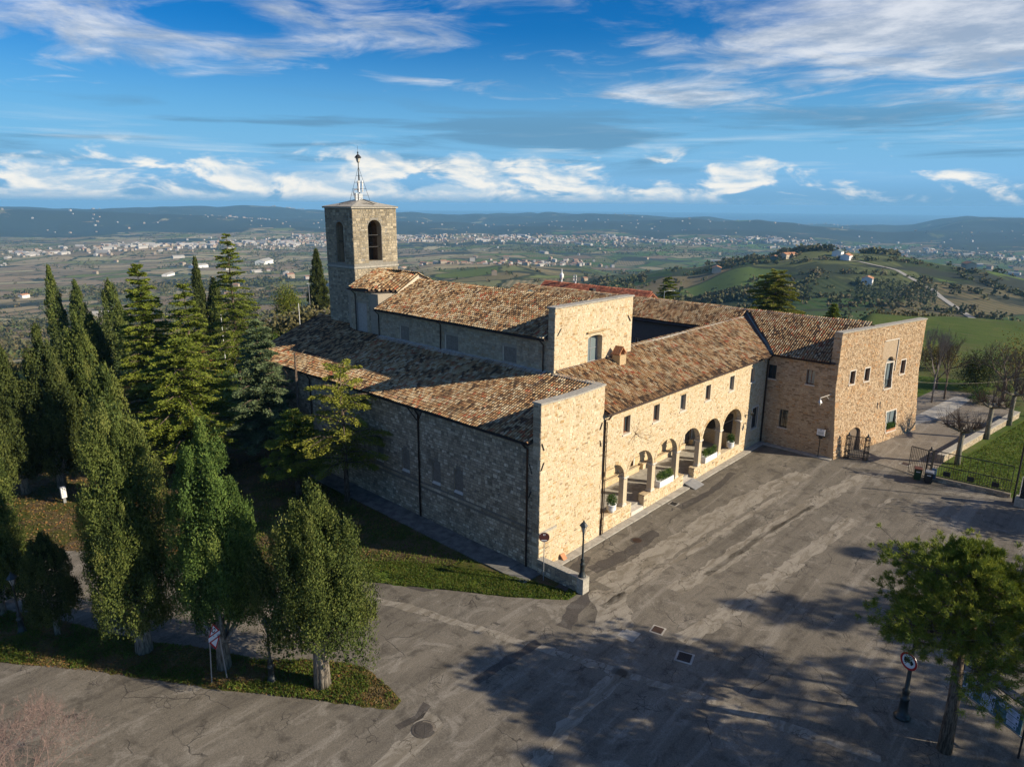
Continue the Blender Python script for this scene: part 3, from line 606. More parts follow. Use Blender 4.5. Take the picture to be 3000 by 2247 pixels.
def wall_face(mb, fr, L, zb, zt, ops, mi=0, mi_rev=None, mi_back=None):
    """wall surface with its openings, reveals and back panels; zb/zt may be functions of s"""
    fb = zb if callable(zb) else (lambda a: zb); ft = zt if callable(zt) else (lambda a: zt)
    mi_rev = mi if mi_rev is None else mi_rev
    xs = {0.0, L}
    for o in ops:
        xs |= {o.s0, o.s1}
        if o.rise > 0:
            for k in range(1, o.seg): xs.add(o.s0 + (o.s1 - o.s0) * (0.5 - 0.5 * math.cos(math.pi * k / o.seg)))
    for k in range(1, int(L / 1.5)): xs.add(L * k / int(L / 1.5))
    xs = sorted(x for x in xs if -1e-6 <= x <= L + 1e-6)
    zs_off = [6.9] if fr.off(0) > 0 else []
    for a, b in zip(xs, xs[1:]):
        if b - a < 1e-6: continue
        m = (a + b) / 2
        act = sorted([o for o in ops if o.s0 - 1e-6 <= m <= o.s1 + 1e-6], key=lambda o: o.z0)
        la, lb = fb(a), fb(b)
        segs = []
        for o in act:
            segs.append(((la, lb), (o.z0, o.z0))); la, lb = o.top(a), o.top(b)
        segs.append(((la, lb), (ft(a), ft(b))))
        for (p0, p1), (q0, q1) in segs:
            if q0 - p0 < 1e-4 and q1 - p1 < 1e-4: continue
            cuts = [z for z in zs_off if min(p0, p1) < z < max(q0, q1)]
            lo = (p0, p1)
            for z in cuts:
                mb.poly([fr.pt(a, lo[0]), fr.pt(b, lo[1]), fr.pt(b, z), fr.pt(a, z)], mi, 0.5); lo = (z, z)
            mb.poly([fr.pt(a, lo[0]), fr.pt(b, lo[1]), fr.pt(b, q1), fr.pt(a, q0)], mi, 0.5)
    for o in ops:
        ol = [(o.s0, o.z0), (o.s1, o.z0)]
        if o.rise > 0:
            for k in range(o.seg + 1):
                a = o.s1 + (o.s0 - o.s1) * (0.5 - 0.5 * math.cos(math.pi * k / o.seg)); ol.append((a, o.top(a)))
        else: ol += [(o.s1, o.z1), (o.s0, o.z1)]
        n = len(ol)
        for k in range(n):
            (a, z), (b, y) = ol[k], ol[(k + 1) % n]
            if abs(a - b) + abs(z - y) < 1e-6: continue
            p, q = fr.pt(a, z), fr.pt(b, y); mb.poly([p, q, q - fr.n * o.depth, p - fr.n * o.depth], mi_rev, 0.5)
        if o.back is not None: mb.poly([fr.pt(a, z) - fr.n * o.depth for a, z in ol], o.back, 0.5)

class Stones:
    """every stone of one building; the 300 that show largest become objects, the rest one mesh"""
    def __init__(s): s.rec = []
    def lay(s, fr, L, zb, zt, ops, mat, course=(0.17, 0.27), width=(0.22, 0.5), joint=0.018, proud=(0.008, 0.035), pad=0.02, s_start=0.0, blocks=(), quoins=(False, False), seen=1.0):
        fb = zb if callable(zb) else (lambda a: zb); ft = zt if callable(zt) else (lambda a: zt)
        z = min(fb(0), fb(L)); zmax = max(ft(0), ft(L), ft(L / 2)); row = 0
        while z < zmax - 0.05:
            hgt = random.uniform(*course); z1 = min(z + hgt, zmax)
            blk = sorted([q for q in (o.span(z, z1, pad) for o in ops) if q] + [(b[0], b[1]) for b in blocks if b[2] < z1 and b[3] > z])
            x = s_start; free = []
            for b0, b1 in blk:
                if b0 > x: free.append((x, min(b0, L)))
                x = max(x, b1)
            if x < L: free.append((x, L))
            for f0, f1 in free:
                a = f0; first = True
                while a < f1 - 0.03:
                    w = random.uniform(*width)
                    if (a == 0 and quoins[0]): w = 0.62 if row % 2 else 0.34
                    if f1 - (a + w) < 0.12: w = f1 - a
                    b = min(a + w, f1); m = (a + b) / 2
                    top = min(z1, ft(m)); bot = max(z, fb(m))
                    if top - bot > 0.05:
                        s.rec.append((fr, a + joint / 2, b - joint / 2, bot + joint / 2, top - joint / 2, random.uniform(*proud), mat, random.random(), seen))
                    a = b
            z = z1; row += 1
    def build(s, parents, default):
        """parents: mat -> part that carries the loose stones; returns counts"""
        if not s.rec: return
        ctr = np.array([list(r[0].pt((r[1] + r[2]) / 2, (r[3] + r[4]) / 2)) for r in s.rec])
        d = np.linalg.norm(ctr - np.array(CAM), axis=1)
        area = np.array([(r[2] - r[1]) * (r[4] - r[3]) * r[8] for r in s.rec]) * np.array([abs((Vector(c) - CAM).normalized().dot(r[0].n)) for c, r in zip(ctr, s.rec)]) / d ** 2
        order = np.argsort(-area); solo = set(order[:300].tolist())
        mats = []; 
        for r in s.rec:
            if r[6] not in mats: mats.append(r[6])
        for mname in mats:
            VV = []; FF = []; RR = []; k = 0
            for i, r in enumerate(s.rec):
                if r[6] != mname: continue
                fr, a, b, z0, z1, pr, _, rv, _ = r
                v = Stones.slab(fr, a, b, z0, z1, pr)
                if i in solo:
                    par = parents.get(mname, default); c = fr.pt((a + b) / 2, (z0 + z1) / 2)
                    loc = np.array([tuple(q - c) for q in v])
                    me = mesh_np('stone', loc, Stones.FACES, MAT[mname], [rv] * 5)
                    o = link(bpy.data.objects.new('stone', me), par); o.location = c - root_of(par)
                else:
                    VV += [tuple(q) for q in v]; FF.append(Stones.FACES + k); RR += [rv] * 5; k += 8
            if FF:
                o = obj_np('stonework', np.array(VV), np.vstack(FF), MAT[mname], default, RR); o['kind'] = 'stuff'
    FACES = np.array([[4, 5, 6, 7], [0, 1, 5, 4], [1, 2, 6, 5], [2, 3, 7, 6], [3, 0, 4, 7]])
    @staticmethod
    def slab(fr, a, b, z0, z1, pr):
        j = lambda: random.uniform(-0.024, 0.024)
        i = min(0.018, (b - a) * 0.15, (z1 - z0) * 0.15)
        lo = [fr.pt(a, z0, -0.01), fr.pt(b, z0, -0.01), fr.pt(b, z1, -0.01), fr.pt(a, z1, -0.01)]
        hi = [fr.pt(a + i + j() * .6, z0 + i + j() * .6, pr + j() * .6), fr.pt(b - i + j() * .6, z0 + i + j() * .6, pr + j() * .6), fr.pt(b - i + j() * .6, z1 - i + j() * .6, pr + j() * .6), fr.pt(a + i + j() * .6, z1 - i + j() * .6, pr + j() * .6)]
        return lo + hi

def _tile_proto():
    """one curved cover tile with the channel beside it; x across, y up the slope, z off the roof"""
    n = 6; L = 0.37; V = []; F = []
    for y, r, z in ((0.0, 0.082, 0.045), (L, 0.066, 0.012)):
        for k in range(n + 1):
            a = math.pi * k / n; V.append((-r * math.cos(a), y, z + r * 0.85 * math.sin(a)))
    for k in range(n): F.append((k, k + 1, n + 2 + k, n + 1 + k))
    c = len(V); V += [(0, 0, 0.03)]
    for k in range(0, n, 2): F.append((c, k + 2, k + 1, k))
    ch = len(F); b = len(V)
    V += [(0.055, -0.02, 0.05), (0.112, -0.02, 0.012), (0.17, -0.02, 0.05), (0.055, L, 0.03), (0.112, L, -0.008), (0.17, L, 0.03)]
    F += [(b, b + 1, b + 4, b + 3), (b + 1, b + 2, b + 5, b + 4)]
    return np.array(V), np.array(F), ch
TILE_V, TILE_F, TILE_CH = _tile_proto()
class Tiles:
    def __init__(s, pitch=0.225, row=0.29, mat='tile'): s.rec = []; s.pitch, s.row, s.mat = pitch, row, mat
    def lay(s, O, e, up, L, S, inside=None, bias=None):
        """O on the eave, e along it, up the slope; inside(x,y,z) keeps a tile"""
        O, e, up = Vector(O), Vector(e).normalized(), Vector(up).normalized(); n = e.cross(up)
        if n.z < 0: n = -n
        na, nb = int(L / s.pitch), int(S / s.row)
        for i in range(na):
            wob_ = random.uniform(-0.01, 0.01); colbias = random.uniform(-0.06, 0.06)
            for j in range(nb + 1):
                a = (i + 0.5) * s.pitch + wob_; b = j * s.row - 0.06
                if b > S - 0.12: continue
                p = O + e * a + up * b
                if inside and not inside(p.x, p.y): continue
                rv = random.random(); rv = .53 + (rv - .5) * (.78 if random.random() < .6 else 1.02); rv = min(1, max(0, rv + colbias + .16 * math.sin(a * 1.7 + b * .9) * math.cos(b * 1.3 - a * .6) + (bias(a, b) if bias else 0)))
                s.rec.append((p + n * (random.uniform(0.0, 0.012) + .022 * math.sin(a * .55 + b * .35) * math.sin(b * .8 + a * .21) + .02) + up * (.03 * math.sin(a * .9) + random.uniform(-.02, .02)), e, up, n, random.uniform(-0.035, 0.035), random.uniform(0.94, 1.05), rv, random.random()))
    def build(s, parent, solo_parent=None):
        if not s.rec: return
        C_ = np.array([tuple(r[0]) for r in s.rec]); dv = C_ - np.array(CAM); d = np.linalg.norm(dv, axis=1)
        nn = np.array([tuple(r[3]) for r in s.rec]); facing = -(dv * nn).sum(1) / d
        order = np.argsort(-(np.clip(facing, 0.02, 1) / d ** 2)); solo = order[:300]; rest = order[300:]
        nv, nf = len(TILE_V), len(TILE_F)
        m = len(rest)
        e = np.array([tuple(s.rec[i][1]) for i in rest]); u = np.array([tuple(s.rec[i][2]) for i in rest]); n = nn[rest]; p = C_[rest]
        tw = np.array([s.rec[i][4] for i in rest])[:, None]; sc = np.array([s.rec[i][5] for i in rest])[:, None, None]
        e2 = e * np.cos(tw) + u * np.sin(tw); u2 = u * np.cos(tw) - e * np.sin(tw)
        V = p[:, None, :] + (TILE_V[None, :, 0:1] * e2[:, None, :] + TILE_V[None, :, 1:2] * u2[:, None, :] + TILE_V[None, :, 2:3] * n[:, None, :]) * sc
        F = (TILE_F[None] + (np.arange(m) * nv)[:, None, None]).reshape(-1, 4)
        rv = np.array([s.rec[i][6] for i in rest]); rc = np.array([s.rec[i][7] * 0.16 for i in rest])  # channels coloured darker, so the shade between cover tiles is in the colour
        rr = np.repeat(rv[:, None], nf, 1); rr[:, TILE_CH:] = rc[:, None]
        o = obj_np('tiling', V.reshape(-1, 3), F, MAT[s.mat], parent, rr.ravel()); o['kind'] = 'stuff'
        protos = []
        for k in range(24):
            r = np.full(nf, (k + 0.5) / 24); r[TILE_CH:] = random.random() * 0.16; protos.append(mesh_np('roof_tile', TILE_V, TILE_F, MAT[s.mat], r))
        par = solo_parent or parent; off = root_of(par)
        for i in solo:
            q, e, u, n, tw, sc, rv, _ = s.rec[i]
            e2 = e * math.cos(tw) + u * math.sin(tw); u2 = u * math.cos(tw) - e * math.sin(tw)
            if e.cross(u).dot(n) < 0: e2 = -e2
            o = link(bpy.data.objects.new('roof_tile', protos[min(23, int(rv * 24))]), par)
            o.matrix_basis = Matrix.Translation(q - off) @ Matrix((e2 * sc, u2 * sc, n * sc)).transposed().to_4x4()
def ridge_caps(mb, a, b, rad=0.13, step=0.36, mi=0):
    """overlapping half-round caps along a ridge or hip"""
    a, b = Vector(a), Vector(b); L = (b - a).length; t = (b - a) / L; side = t.cross(UPV).normalized(); up = side.cross(t)
    k = 0.0
    while k < L - 0.05:
        p = a + t * k; q = a + t * min(k + step + 0.05, L); rv = random.random() * 0.8
        R1, R2 = rad, rad * 0.86; A = []; B = []
        for j in range(6):
            an = math.pi * j / 5
            A.append(p + side * R1 * math.cos(an) + up * (R1 * 0.9 * math.sin(an) - 0.03)); B.append(q + side * R2 * math.cos(an) + up * (R2 * 0.9 * math.sin(an) - 0.03))
        for j in range(5): mb.poly([A[j], A[j + 1], B[j + 1], B[j]], mi, rv)
        mb.poly(list(reversed(A)), mi, rv)
        k += step
def window(parent, fr, o, frame='wood', glass='glass_dark', fw=0.07, mull=1, trans=0, sill=True, lintel=False, sillmat='pale_trim', grille=False, name='window'):
    """joinery set into opening o: frame with pane and sill as sub-parts"""
    m = MB(); d = -o.depth + 0.02
    def bar(a0, a1, z0, z1, th=0.05): m.obox(fr.pt(a0, z0, d), fr.e * (a1 - a0), fr.n * th, UPV * (z1 - z0))
    bar(o.s0, o.s0 + fw, o.z0, o.z1); bar(o.s1 - fw, o.s1, o.z0, o.z1); bar(o.s0 + fw, o.s1 - fw, o.z0, o.z0 + fw); bar(o.s0 + fw, o.s1 - fw, o.z1 - fw, o.z1)
    for k in range(1, mull + 1):
        c = o.s0 + (o.s1 - o.s0) * k / (mull + 1); bar(c - fw * .4, c + fw * .4, o.z0 + fw, o.z1 - fw, 0.058)
    for k in range(1, trans + 1):
        c = o.z0 + (o.z1 - o.z0) * k / (trans + 1); bar(o.s0 + fw, o.s1 - fw, c - fw * .3, c + fw * .3, 0.054)
    w = m.build(name, MAT[frame], parent)
    g_ = MB(); g_.obox(fr.pt(o.s0 + .01, o.z0 + .01, d + 0.012), fr.e * (o.s1 - o.s0 - .02), fr.n * 0.012, UPV * (o.z1 - o.z0 - .02)); g_.build('pane', MAT[glass], w)
    if sill:
        s_ = MB(); s_.obox(fr.pt(o.s0 - 0.1, o.z0 - 0.1, -0.2), fr.e * (o.s1 - o.s0 + 0.2), fr.n * 0.27, UPV * 0.097); s_.build('sill', MAT[sillmat], w)
    if grille:
        b_ = MB(); nb = max(3, int((o.s1 - o.s0) / 0.14))
        for k in range(1, nb): 
            a = o.s0 + (o.s1 - o.s0) * k / nb; b_.tube([fr.pt(a, o.z0, -0.08), fr.pt(a, o.z1, -0.08)], 0.012, 4)
        for zz in (0.25, 0.5, 0.75): b_.tube([fr.pt(o.s0, o.z0 + (o.z1 - o.z0) * zz, -0.08), fr.pt(o.s1, o.z0 + (o.z1 - o.z0) * zz, -0.08)], 0.014, 4)
        b_.build('grille', MAT['iron'], w)
    return w
def trim_rect(mb, fr, o, w=0.14, pr=0.03, top=True, bot=False, mi=0):
    """dressed stone surround round a square opening, each block its own piece"""
    for a0, a1 in ((o.s0 - w, o.s0), (o.s1, o.s1 + w)):
        z = o.z0
        while z < o.z1 - 0.01:
            h_ = min(random.uniform(.35, .5), o.z1 - z); mb.obox(fr.pt(a0, z + .004, -0.05), fr.e * (a1 - a0), fr.n * (0.05 + pr), UPV * (h_ - .008), mi); z += h_
    if top: mb.obox(fr.pt(o.s0 - w, o.z1 + .002, -0.05), fr.e * (o.s1 - o.s0 + 2 * w), fr.n * (0.05 + pr + .004), UPV * w, mi)
    if bot: mb.obox(fr.pt(o.s0 - w, o.z0 - w, -0.05), fr.e * (o.s1 - o.s0 + 2 * w), fr.n * (0.05 + pr + .004), UPV * (w - .002), mi)
def voussoirs(mb, fr, o, w=0.24, pr=0.03, n=13, mi=0):
    c = (o.s0 + o.s1) / 2; r = (o.s1 - o.s0) / 2
    for k in range(n):
        a0 = math.pi * k / n + .008; a1 = math.pi * (k + 1) / n - .008; q = []
        for a, ex in ((a0, 0), (a1, 0), (a1, w), (a0, w)):
            q.append((c + (r + ex) * math.cos(a), o.z1 + (o.rise + ex) * math.sin(a)))
        pr_ = pr + random.uniform(-.006, .006)
        f = [fr.pt(x, z, pr_) for x, z in q]; bk = [fr.pt(x, z, -0.02) for x, z in q]; rv = random.random()
        mb.poly(f, mi, rv)
        for j in range(4): mb.poly([bk[j], bk[(j + 1) % 4], f[(j + 1) % 4], f[j]], mi, rv)
def pipe_part(parent, pts, rad=0.055, name='downpipe', mat='gutter_brown'):
    m = MB(); m.tube(pts, rad, 7); return m.build(name, MAT[mat], parent, smooth=True)
def gutter_part(parent, a, b, rad=0.075, mat='gutter_brown'):
    m = MB(); a, b = Vector(a), Vector(b); t = (b - a).normalized(); side = t.cross(UPV).normalized()
    A = []; B = []
    for j in range(7):
        an = math.pi + math.pi * j / 6; off = side * rad * math.cos(an) + UPV * rad * math.sin(an); A.append(a + off); B.append(b + off)
    for j in range(6): m.poly([A[j], A[j + 1], B[j + 1], B[j]]); m.poly([B[j] * .999 + a * .001, B[j + 1] * .999 + a * .001, A[j + 1] * .999 + b * .001, A[j] * .999 + b * .001])
    return m.build('gutter', MAT[mat], parent)
def iron_ties(parent, fr, segs, mat='iron'):
    for (a, z, b, y) in segs:
        m = MB(); p, q = fr.pt(a, z, 0.05), fr.pt(b, y, 0.05); m.tube([p, q], 0.035, 5); m.tube([fr.pt((a + b) / 2, (z + y) / 2, 0.05), fr.pt((a + b) / 2, (z + y) / 2, -0.05)], 0.03, 5); m.build('wall_tie', MAT[mat], parent)

# ================================================================== CHURCH
church = thing('church', 'long stone church with two tiers of tiled roof and a bare square front', 'church', (0, 0, 0))
st = Stones()
SIDE = Frame((0, 37.2), (0, -1), (-1, 0))           # long flank, s = 37.2 - y
FRONT = Frame((0, 0), (1, 0), (0, -1))
# flank wall with four blocked round-headed windows
nich = [Op(37.2 - y - .46, 37.2 - y + .46, 3.18, 4.55, 0.46, 0.20, 1) for y in (7.55, 9.93, 13.47, 16.75, 21.0)]
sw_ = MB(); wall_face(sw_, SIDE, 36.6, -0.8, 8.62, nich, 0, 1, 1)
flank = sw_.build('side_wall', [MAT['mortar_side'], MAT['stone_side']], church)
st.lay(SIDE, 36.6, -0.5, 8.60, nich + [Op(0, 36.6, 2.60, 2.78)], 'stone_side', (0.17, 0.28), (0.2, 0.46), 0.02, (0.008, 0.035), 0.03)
for o in nich:      # the blocking masonry and sill of each niche
    fi = Frame(SIDE.O + SIDE.e * 0 - SIDE.n * 0.195, SIDE.e, SIDE.n); st.lay(fi, o.s1 - .02, o.z0 + .02, lambda a, o=o: o.top(a) - .03, [], 'stone_front', (0.3, 0.4), (0.4, 0.6), 0.035, (0.004, 0.015), s_start=o.s0 + .03)
    m = MB(); m.slab([SIDE.pt(o.s0, o.z0 + .22, -0.19), SIDE.pt(o.s1, o.z0 + .22, -0.19), SIDE.pt(o.s1, o.z0 - .02, 0.05), SIDE.pt(o.s0, o.z0 - .02, 0.05)], 0.05); m.build('niche_sill', MAT['pale_trim'], flank)
m = MB(); a = 0
while a < 36.6:
    l = random.uniform(.6, 1.1); m.obox(SIDE.pt(a, 2.61, -0.03), SIDE.e * (min(l, 36.6 - a) - .02), SIDE.n * (0.11 + random.uniform(-.01, .01)), UPV * 0.16); a += l
m.each('string_course_stone', MAT['stone_side'], church)
# square lower front: a thick parapet wall
FT = lambda a: 11.22 - 0.10 * math.sin(math.pi * min(1, a / 6.5))
pw_ = MB()
wall_face(pw_, FRONT, 6.57, -0.6, FT, [], 0)
PSIDE = Frame((0, 0.62), (0, -1), (-1, 0)); wall_face(pw_, PSIDE, 0.62, -0.6, 11.2, [], 0)
BACKF = Frame((6.57, 0.62), (-1, 0), (0, 1)); wall_face(pw_, BACKF, 6.57, 8.0, 11.15, [], 0)
pw_.box(6.22, 6.57, 0.62, 4.35, 8.0, 11.2); pw_.poly([(6.57, 0, -.6), (6.57, .62, -.6), (6.57, .62, 11.2), (6.57, 0, 11.2)])
front_wall = pw_.build('front_wall', MAT['mortar_front'], church)
st.lay(FRONT, 6.57, -0.2, lambda a: FT(a) - .01, [Op(0, 1.7, 2.58, 2.74)], 'stone_front', (0.12, 0.24), (0.14, 0.40), 0.016, (0.002, 0.018), 0.0, quoins=(True, False))
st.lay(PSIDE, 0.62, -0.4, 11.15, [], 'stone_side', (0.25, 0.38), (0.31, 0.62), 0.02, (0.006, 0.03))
m = MB(); m.obox(FRONT.pt(-.02, 2.585, -.02), FRONT.e * 1.7, FRONT.n * 0.09, UPV * 0.15); m.build('string_course', MAT['cap_stone'], church)
cp = MB(); a = -0.06
while a < 6.62:
    l = min(random.uniform(.7, 1.2), 6.64 - a); z0, z1 = FT(max(a, 0)), FT(max(a + l, 0)); cp.obox(FRONT.pt(a, z0 + .003, -0.68), FRONT.e * (l - .012) + UPV * (z1 - z0), FRONT.n * 0.74, UPV * (0.11 + random.uniform(-.01, .01))); a += l
yy = 0.70
while yy < 4.3: l = min(random.uniform(.7, 1.1), 4.34 - yy); cp.obox((6.14, yy, 11.203), (0.50, 0, 0), (0, l - .012, 0), (0, 0, 0.11 + random.uniform(-.01, .01))); yy += l
cp.each('coping_stone', MAT['cap_stone'], church)
iron_ties(church, FRONT, [(.09, 8.74, .29, 8.26), (.31, 7.46, .06, 6.98), (6.38, 8.66, 6.14, 8.19), (6.19, 7.41, 6.33, 6.94)]); iron_ties(church, SIDE, [(36.35, 7.2, 36.55, 6.6), (36.5, 5.4, 36.3, 4.9)])
# clerestory: nave walls
NAVE = Frame((6.4, 25.2), (0, -1), (-1, 0))
nw = [Op(25.2 - b, 25.2 - a, z0, 12.62, 0, 0.45, 2) for a, b, z0 in ((20.68, 22.0, 11.25), (14.42, 16.05, 11.36), (8.0, 9.45, 11.48))]
m = MB(); wall_face(m, NAVE, 20.3, 10.6, 13.66, nw, 0, 1, 2)
nave_wall = m.build('nave_wall', [MAT['mortar_nave'], MAT['plaster_grey'], MAT['interior']], church)
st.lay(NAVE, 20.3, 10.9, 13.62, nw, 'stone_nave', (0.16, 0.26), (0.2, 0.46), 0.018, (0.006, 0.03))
for o in nw:
    oo = Op(o.s1 - .66, o.s1 - .02, o.z0 + .04, o.z1 - .15, 0, 0.16); window(nave_wall, NAVE, oo, 'iron', 'interior', 0.05, 1, 2, sill=False)
    m = MB(); m.slab([NAVE.pt(o.s0 + .0, o.z0, -.05), NAVE.pt(o.s0, o.z1 - .01, -.05), NAVE.pt(o.s1 - .67, o.z1 - .01, -.3), NAVE.pt(o.s1 - .67, o.z0, -.3)], .03); m.build('blocked_half', MAT['plaster_pale'], nave_wall)
m = MB(); m.box(6.45, 16.05, 4.95, 25.1, 5.0, 13.5); m.box(0.1, 6.4, 0.7, 37.1, -0.6, 8.5); m.box(6.4, 16.1, 25.0, 38, -0.6, 11.0)
m.slab([(0.05, .65, 8.4), (6.4, .65, 10.7), (7.7, 37.1, 11.2), (0.05, 37.1, 8.4)], .1)
m.poly([(0.02, 37.2, -.6), (0.02, 37.2, 8.6), (7.75, 37.2, 11.6), (16.1, 37.2, 9.0), (16.1, 37.2, -.6)]); m.poly([(7.75, 29, 8), (7.75, 37.2, 11.6), (16.1, 37.2, 9.0), (16.1, 29, 9.0)])
m.build('rear_wall', MAT['mortar_side'], church)
NF = Frame((6.4, 4.35), (1, 0), (0, -1))
nfo = [Op(3.92, 5.72, 11.35, 13.25, 0.22, 0.55, 1)]
m = MB(); wall_face(m, NF, 9.7, 4.9, 15.95, nfo, 0, 0, 1); NL = Frame((6.4, 4.95), (0, -1), (-1, 0)); wall_face(m, NL, .6, 10.8, 15.95, [], 0)
m.poly([(16.1, 4.95, 12), (6.4, 4.95, 12), (6.4, 4.95, 15.95), (16.1, 4.95, 15.95)]); m.poly([(16.1, 4.35, 5), (16.1, 4.95, 5), (16.1, 4.95, 15.95), (16.1, 4.35, 15.95)])
nave_front = m.build('nave_front', [MAT['mortar_front'], MAT['interior']], church)
st.lay(NF, 9.7, 11.0, 15.93, nfo + [Op(5.18, 5.26, 14.5, 15.1)], 'stone_front', (0.12, 0.22), (0.14, 0.38), 0.014, (0.002, 0.018), 0.03)
st.lay(NL, .6, 11.0, 15.9, [], 'stone_nave', (0.2, 0.3), (0.28, .6), 0.02, (0.005, 0.02))
window(nave_front, NF, Op(3.92, 5.72, 11.35, 13.45, 0, 0.5), 'grey_metal', 'glass_pale', 0.07, 1, 1, sill=False)
m = MB(); m.obox(NF.pt(3.72, 13.72, -.05), NF.e * 2.3, NF.n * 0.22, UPV * 0.10); m.build('drip_ledge', MAT['stone_front'], church)
iron_ties(church, NF, [(.66, 14.49, .28, 14.02), (9.06, 14.48, 9.41, 14.01)])
m = MB(); a = -.08
while a < 9.75: l = min(random.uniform(.8, 1.3), 9.78 - a); m.obox((6.4 + a, 4.26, 15.953), (l - .012, 0, 0), (0, .78, 0), (0, 0, .10 + random.uniform(-.012, .012))); a += l
m.each('coping_stone', MAT['cap_stone'], church)
# presbytery block beside the tower
PB = Frame((6.5, 29.5), (0, -1), (-1, 0))
m = MB(); wall_face(m, PB, 2.9, 10.9, 15.1, [Op(.9, 2.5, 11.2, 14.0, 0, .08, 1)], 0, 1, 1)
PB2 = Frame((6.5, 26.6), (2.1, -1.6), (-.6, -.8)); wall_face(m, PB2, 2.64, 10.9, 15.05, [], 0); m.box(6.6, 16.0, 25.3, 30, 10.8, 15.0); m.poly([(8.6, 25.0, 13.9), (13.6, 25.0, 13.9), (13.6, 25.0, 15.3), (11.1, 25.0, 16.42), (8.6, 25.0, 15.0)], 1)
m.build('presbytery_wall', [MAT['mortar_nave'], MAT['plaster_grey']], church)
st.lay(PB, 2.9, 11.0, 15.0, [Op(.85, 2.55, 11.1, 14.05)], 'stone_nave', (.16, .26), (.2, .46), .018, (.006, .03)); st.lay(PB2, 2.64, 11.0, 15.0, [], 'stone_nave', (.16, .26), (.2, .46), .018, (.006, .03))
# roofs
AK = 0.38
m = MB(); m.slab([(-.33, .64, 8.66), (-.33, 37.3, 8.66), (7.75, 37.3, 8.66 + AK * 8.08), (7.75, 29.0, 8.66 + AK * 8.08), (6.38, 25.0, 8.66 + AK * 6.71), (6.38, .64, 8.66 + AK * 6.71)], .12)
aisle_roof = m.build('aisle_roof', MAT['tile_bed'], church)
NKs = 0.43
m = MB(); m.slab([(6.0, 4.96, 13.75), (6.0, 25.25, 13.75), (11.25, 25.25, 16.0), (11.25, 4.96, 16.0)], .12); m.slab([(11.25, 4.96, 16.0), (11.25, 25.25, 16.0), (16.5, 25.25, 13.75), (16.5, 4.96, 13.75)], .12)
nave_roof = m.build('nave_roof', MAT['tile_bed'], church)
RA, RB, RC, RD, RE = (6.15, 29.5, 15.2), (6.15, 26.55, 15.2), (8.55, 24.95, 15.05), (11.1, 24.95, 16.5), (9.6, 29.5, 16.75)
m = MB(); m.slab([RA, RB, RE], .1); m.slab([RB, RD, RE], .1); m.slab([RB, RC, RD], .1); m.slab([RE, RD, (14, 24.95, 15.1), (14, 29.5, 15.1)], .1)
pres_roof = m.build('presbytery_roof', MAT['tile_bed'], church)
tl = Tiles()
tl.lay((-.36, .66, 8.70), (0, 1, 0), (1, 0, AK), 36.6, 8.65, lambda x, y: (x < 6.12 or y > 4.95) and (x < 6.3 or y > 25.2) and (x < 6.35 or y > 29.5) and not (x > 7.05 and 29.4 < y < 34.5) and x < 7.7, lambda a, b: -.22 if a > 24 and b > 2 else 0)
tl.lay((5.97, 4.98, 13.78), (0, 1, 0), (1, 0, NKs), 20.2, 5.72)
tl.lay((16.5, 4.98, 13.78), (0, 1, 0), (-1, 0, NKs), 20.2, 5.72)
def tri_tiles(t_, A_, B_, C_, hint=None):
    """tiles on one triangular roof face, running straight up its slope"""
    A_, B_, C_ = Vector(A_), Vector(B_), Vector(C_); n = (B_ - A_).cross(C_ - A_).normalized(); n = n if n.z > 0 else -n
    e = UPV.cross(n).normalized(); u = n.cross(e)
    if hint: u = (Vector(hint) - n * n.dot(Vector(hint))).normalized(); e = u.cross(n)
    ctr = [A_, B_, C_]; es_ = [(q - A_).dot(e) for q in ctr]; us = [(q - A_).dot(u) for q in ctr]
    def ins(x, y):
        s_ = [(ctr[(k + 1) % 3].x - ctr[k].x) * (y - ctr[k].y) - (ctr[(k + 1) % 3].y - ctr[k].y) * (x - ctr[k].x) for k in range(3)]
        return all(v > -.12 for v in s_) or all(v < .12 for v in s_)
    t_.lay(A_ + e * min(es_) + u * min(us) + n * .05, e, u, max(es_) - min(es_), max(us) - min(us), ins)
for q in ((RA, RB, RE, (1, .12, .4)), (RB, RD, RE, (1, .12, .4)), (RB, RC, RD, (1, .12, .4)), (RE, RD, (14, 24.95, 15.1)), (RE, (14, 24.95, 15.1), (14, 29.5, 15.1))): tri_tiles(tl, *q)
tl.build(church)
m = MB(); ridge_caps(m, (11.25, 5.0, 16.02), (11.25, 25.2, 16.02)); ridge_caps(m, RE, RD, .12); ridge_caps(m, (7.72, 34.6, 8.74 + AK * 8.05), (7.72, 37.25, 8.74 + AK * 8.05))
m.each('ridge_tile', MAT['tile'], church, 26, 6)
m = MB(); ridge_caps(m, (.1, 3.9, 8.88), (6.1, 4.9, 11.2), .1); m.each('ridge_tile', MAT['cap_stone'], church, 26, 6)
m = MB(); m.slab([RC, RD, (RD[0], RD[1] - .06, RD[2] - .3), (RC[0], RC[1] - .06, RC[2] - .3)], .12); m.build('gable_coping', MAT['plaster_pale'], church)
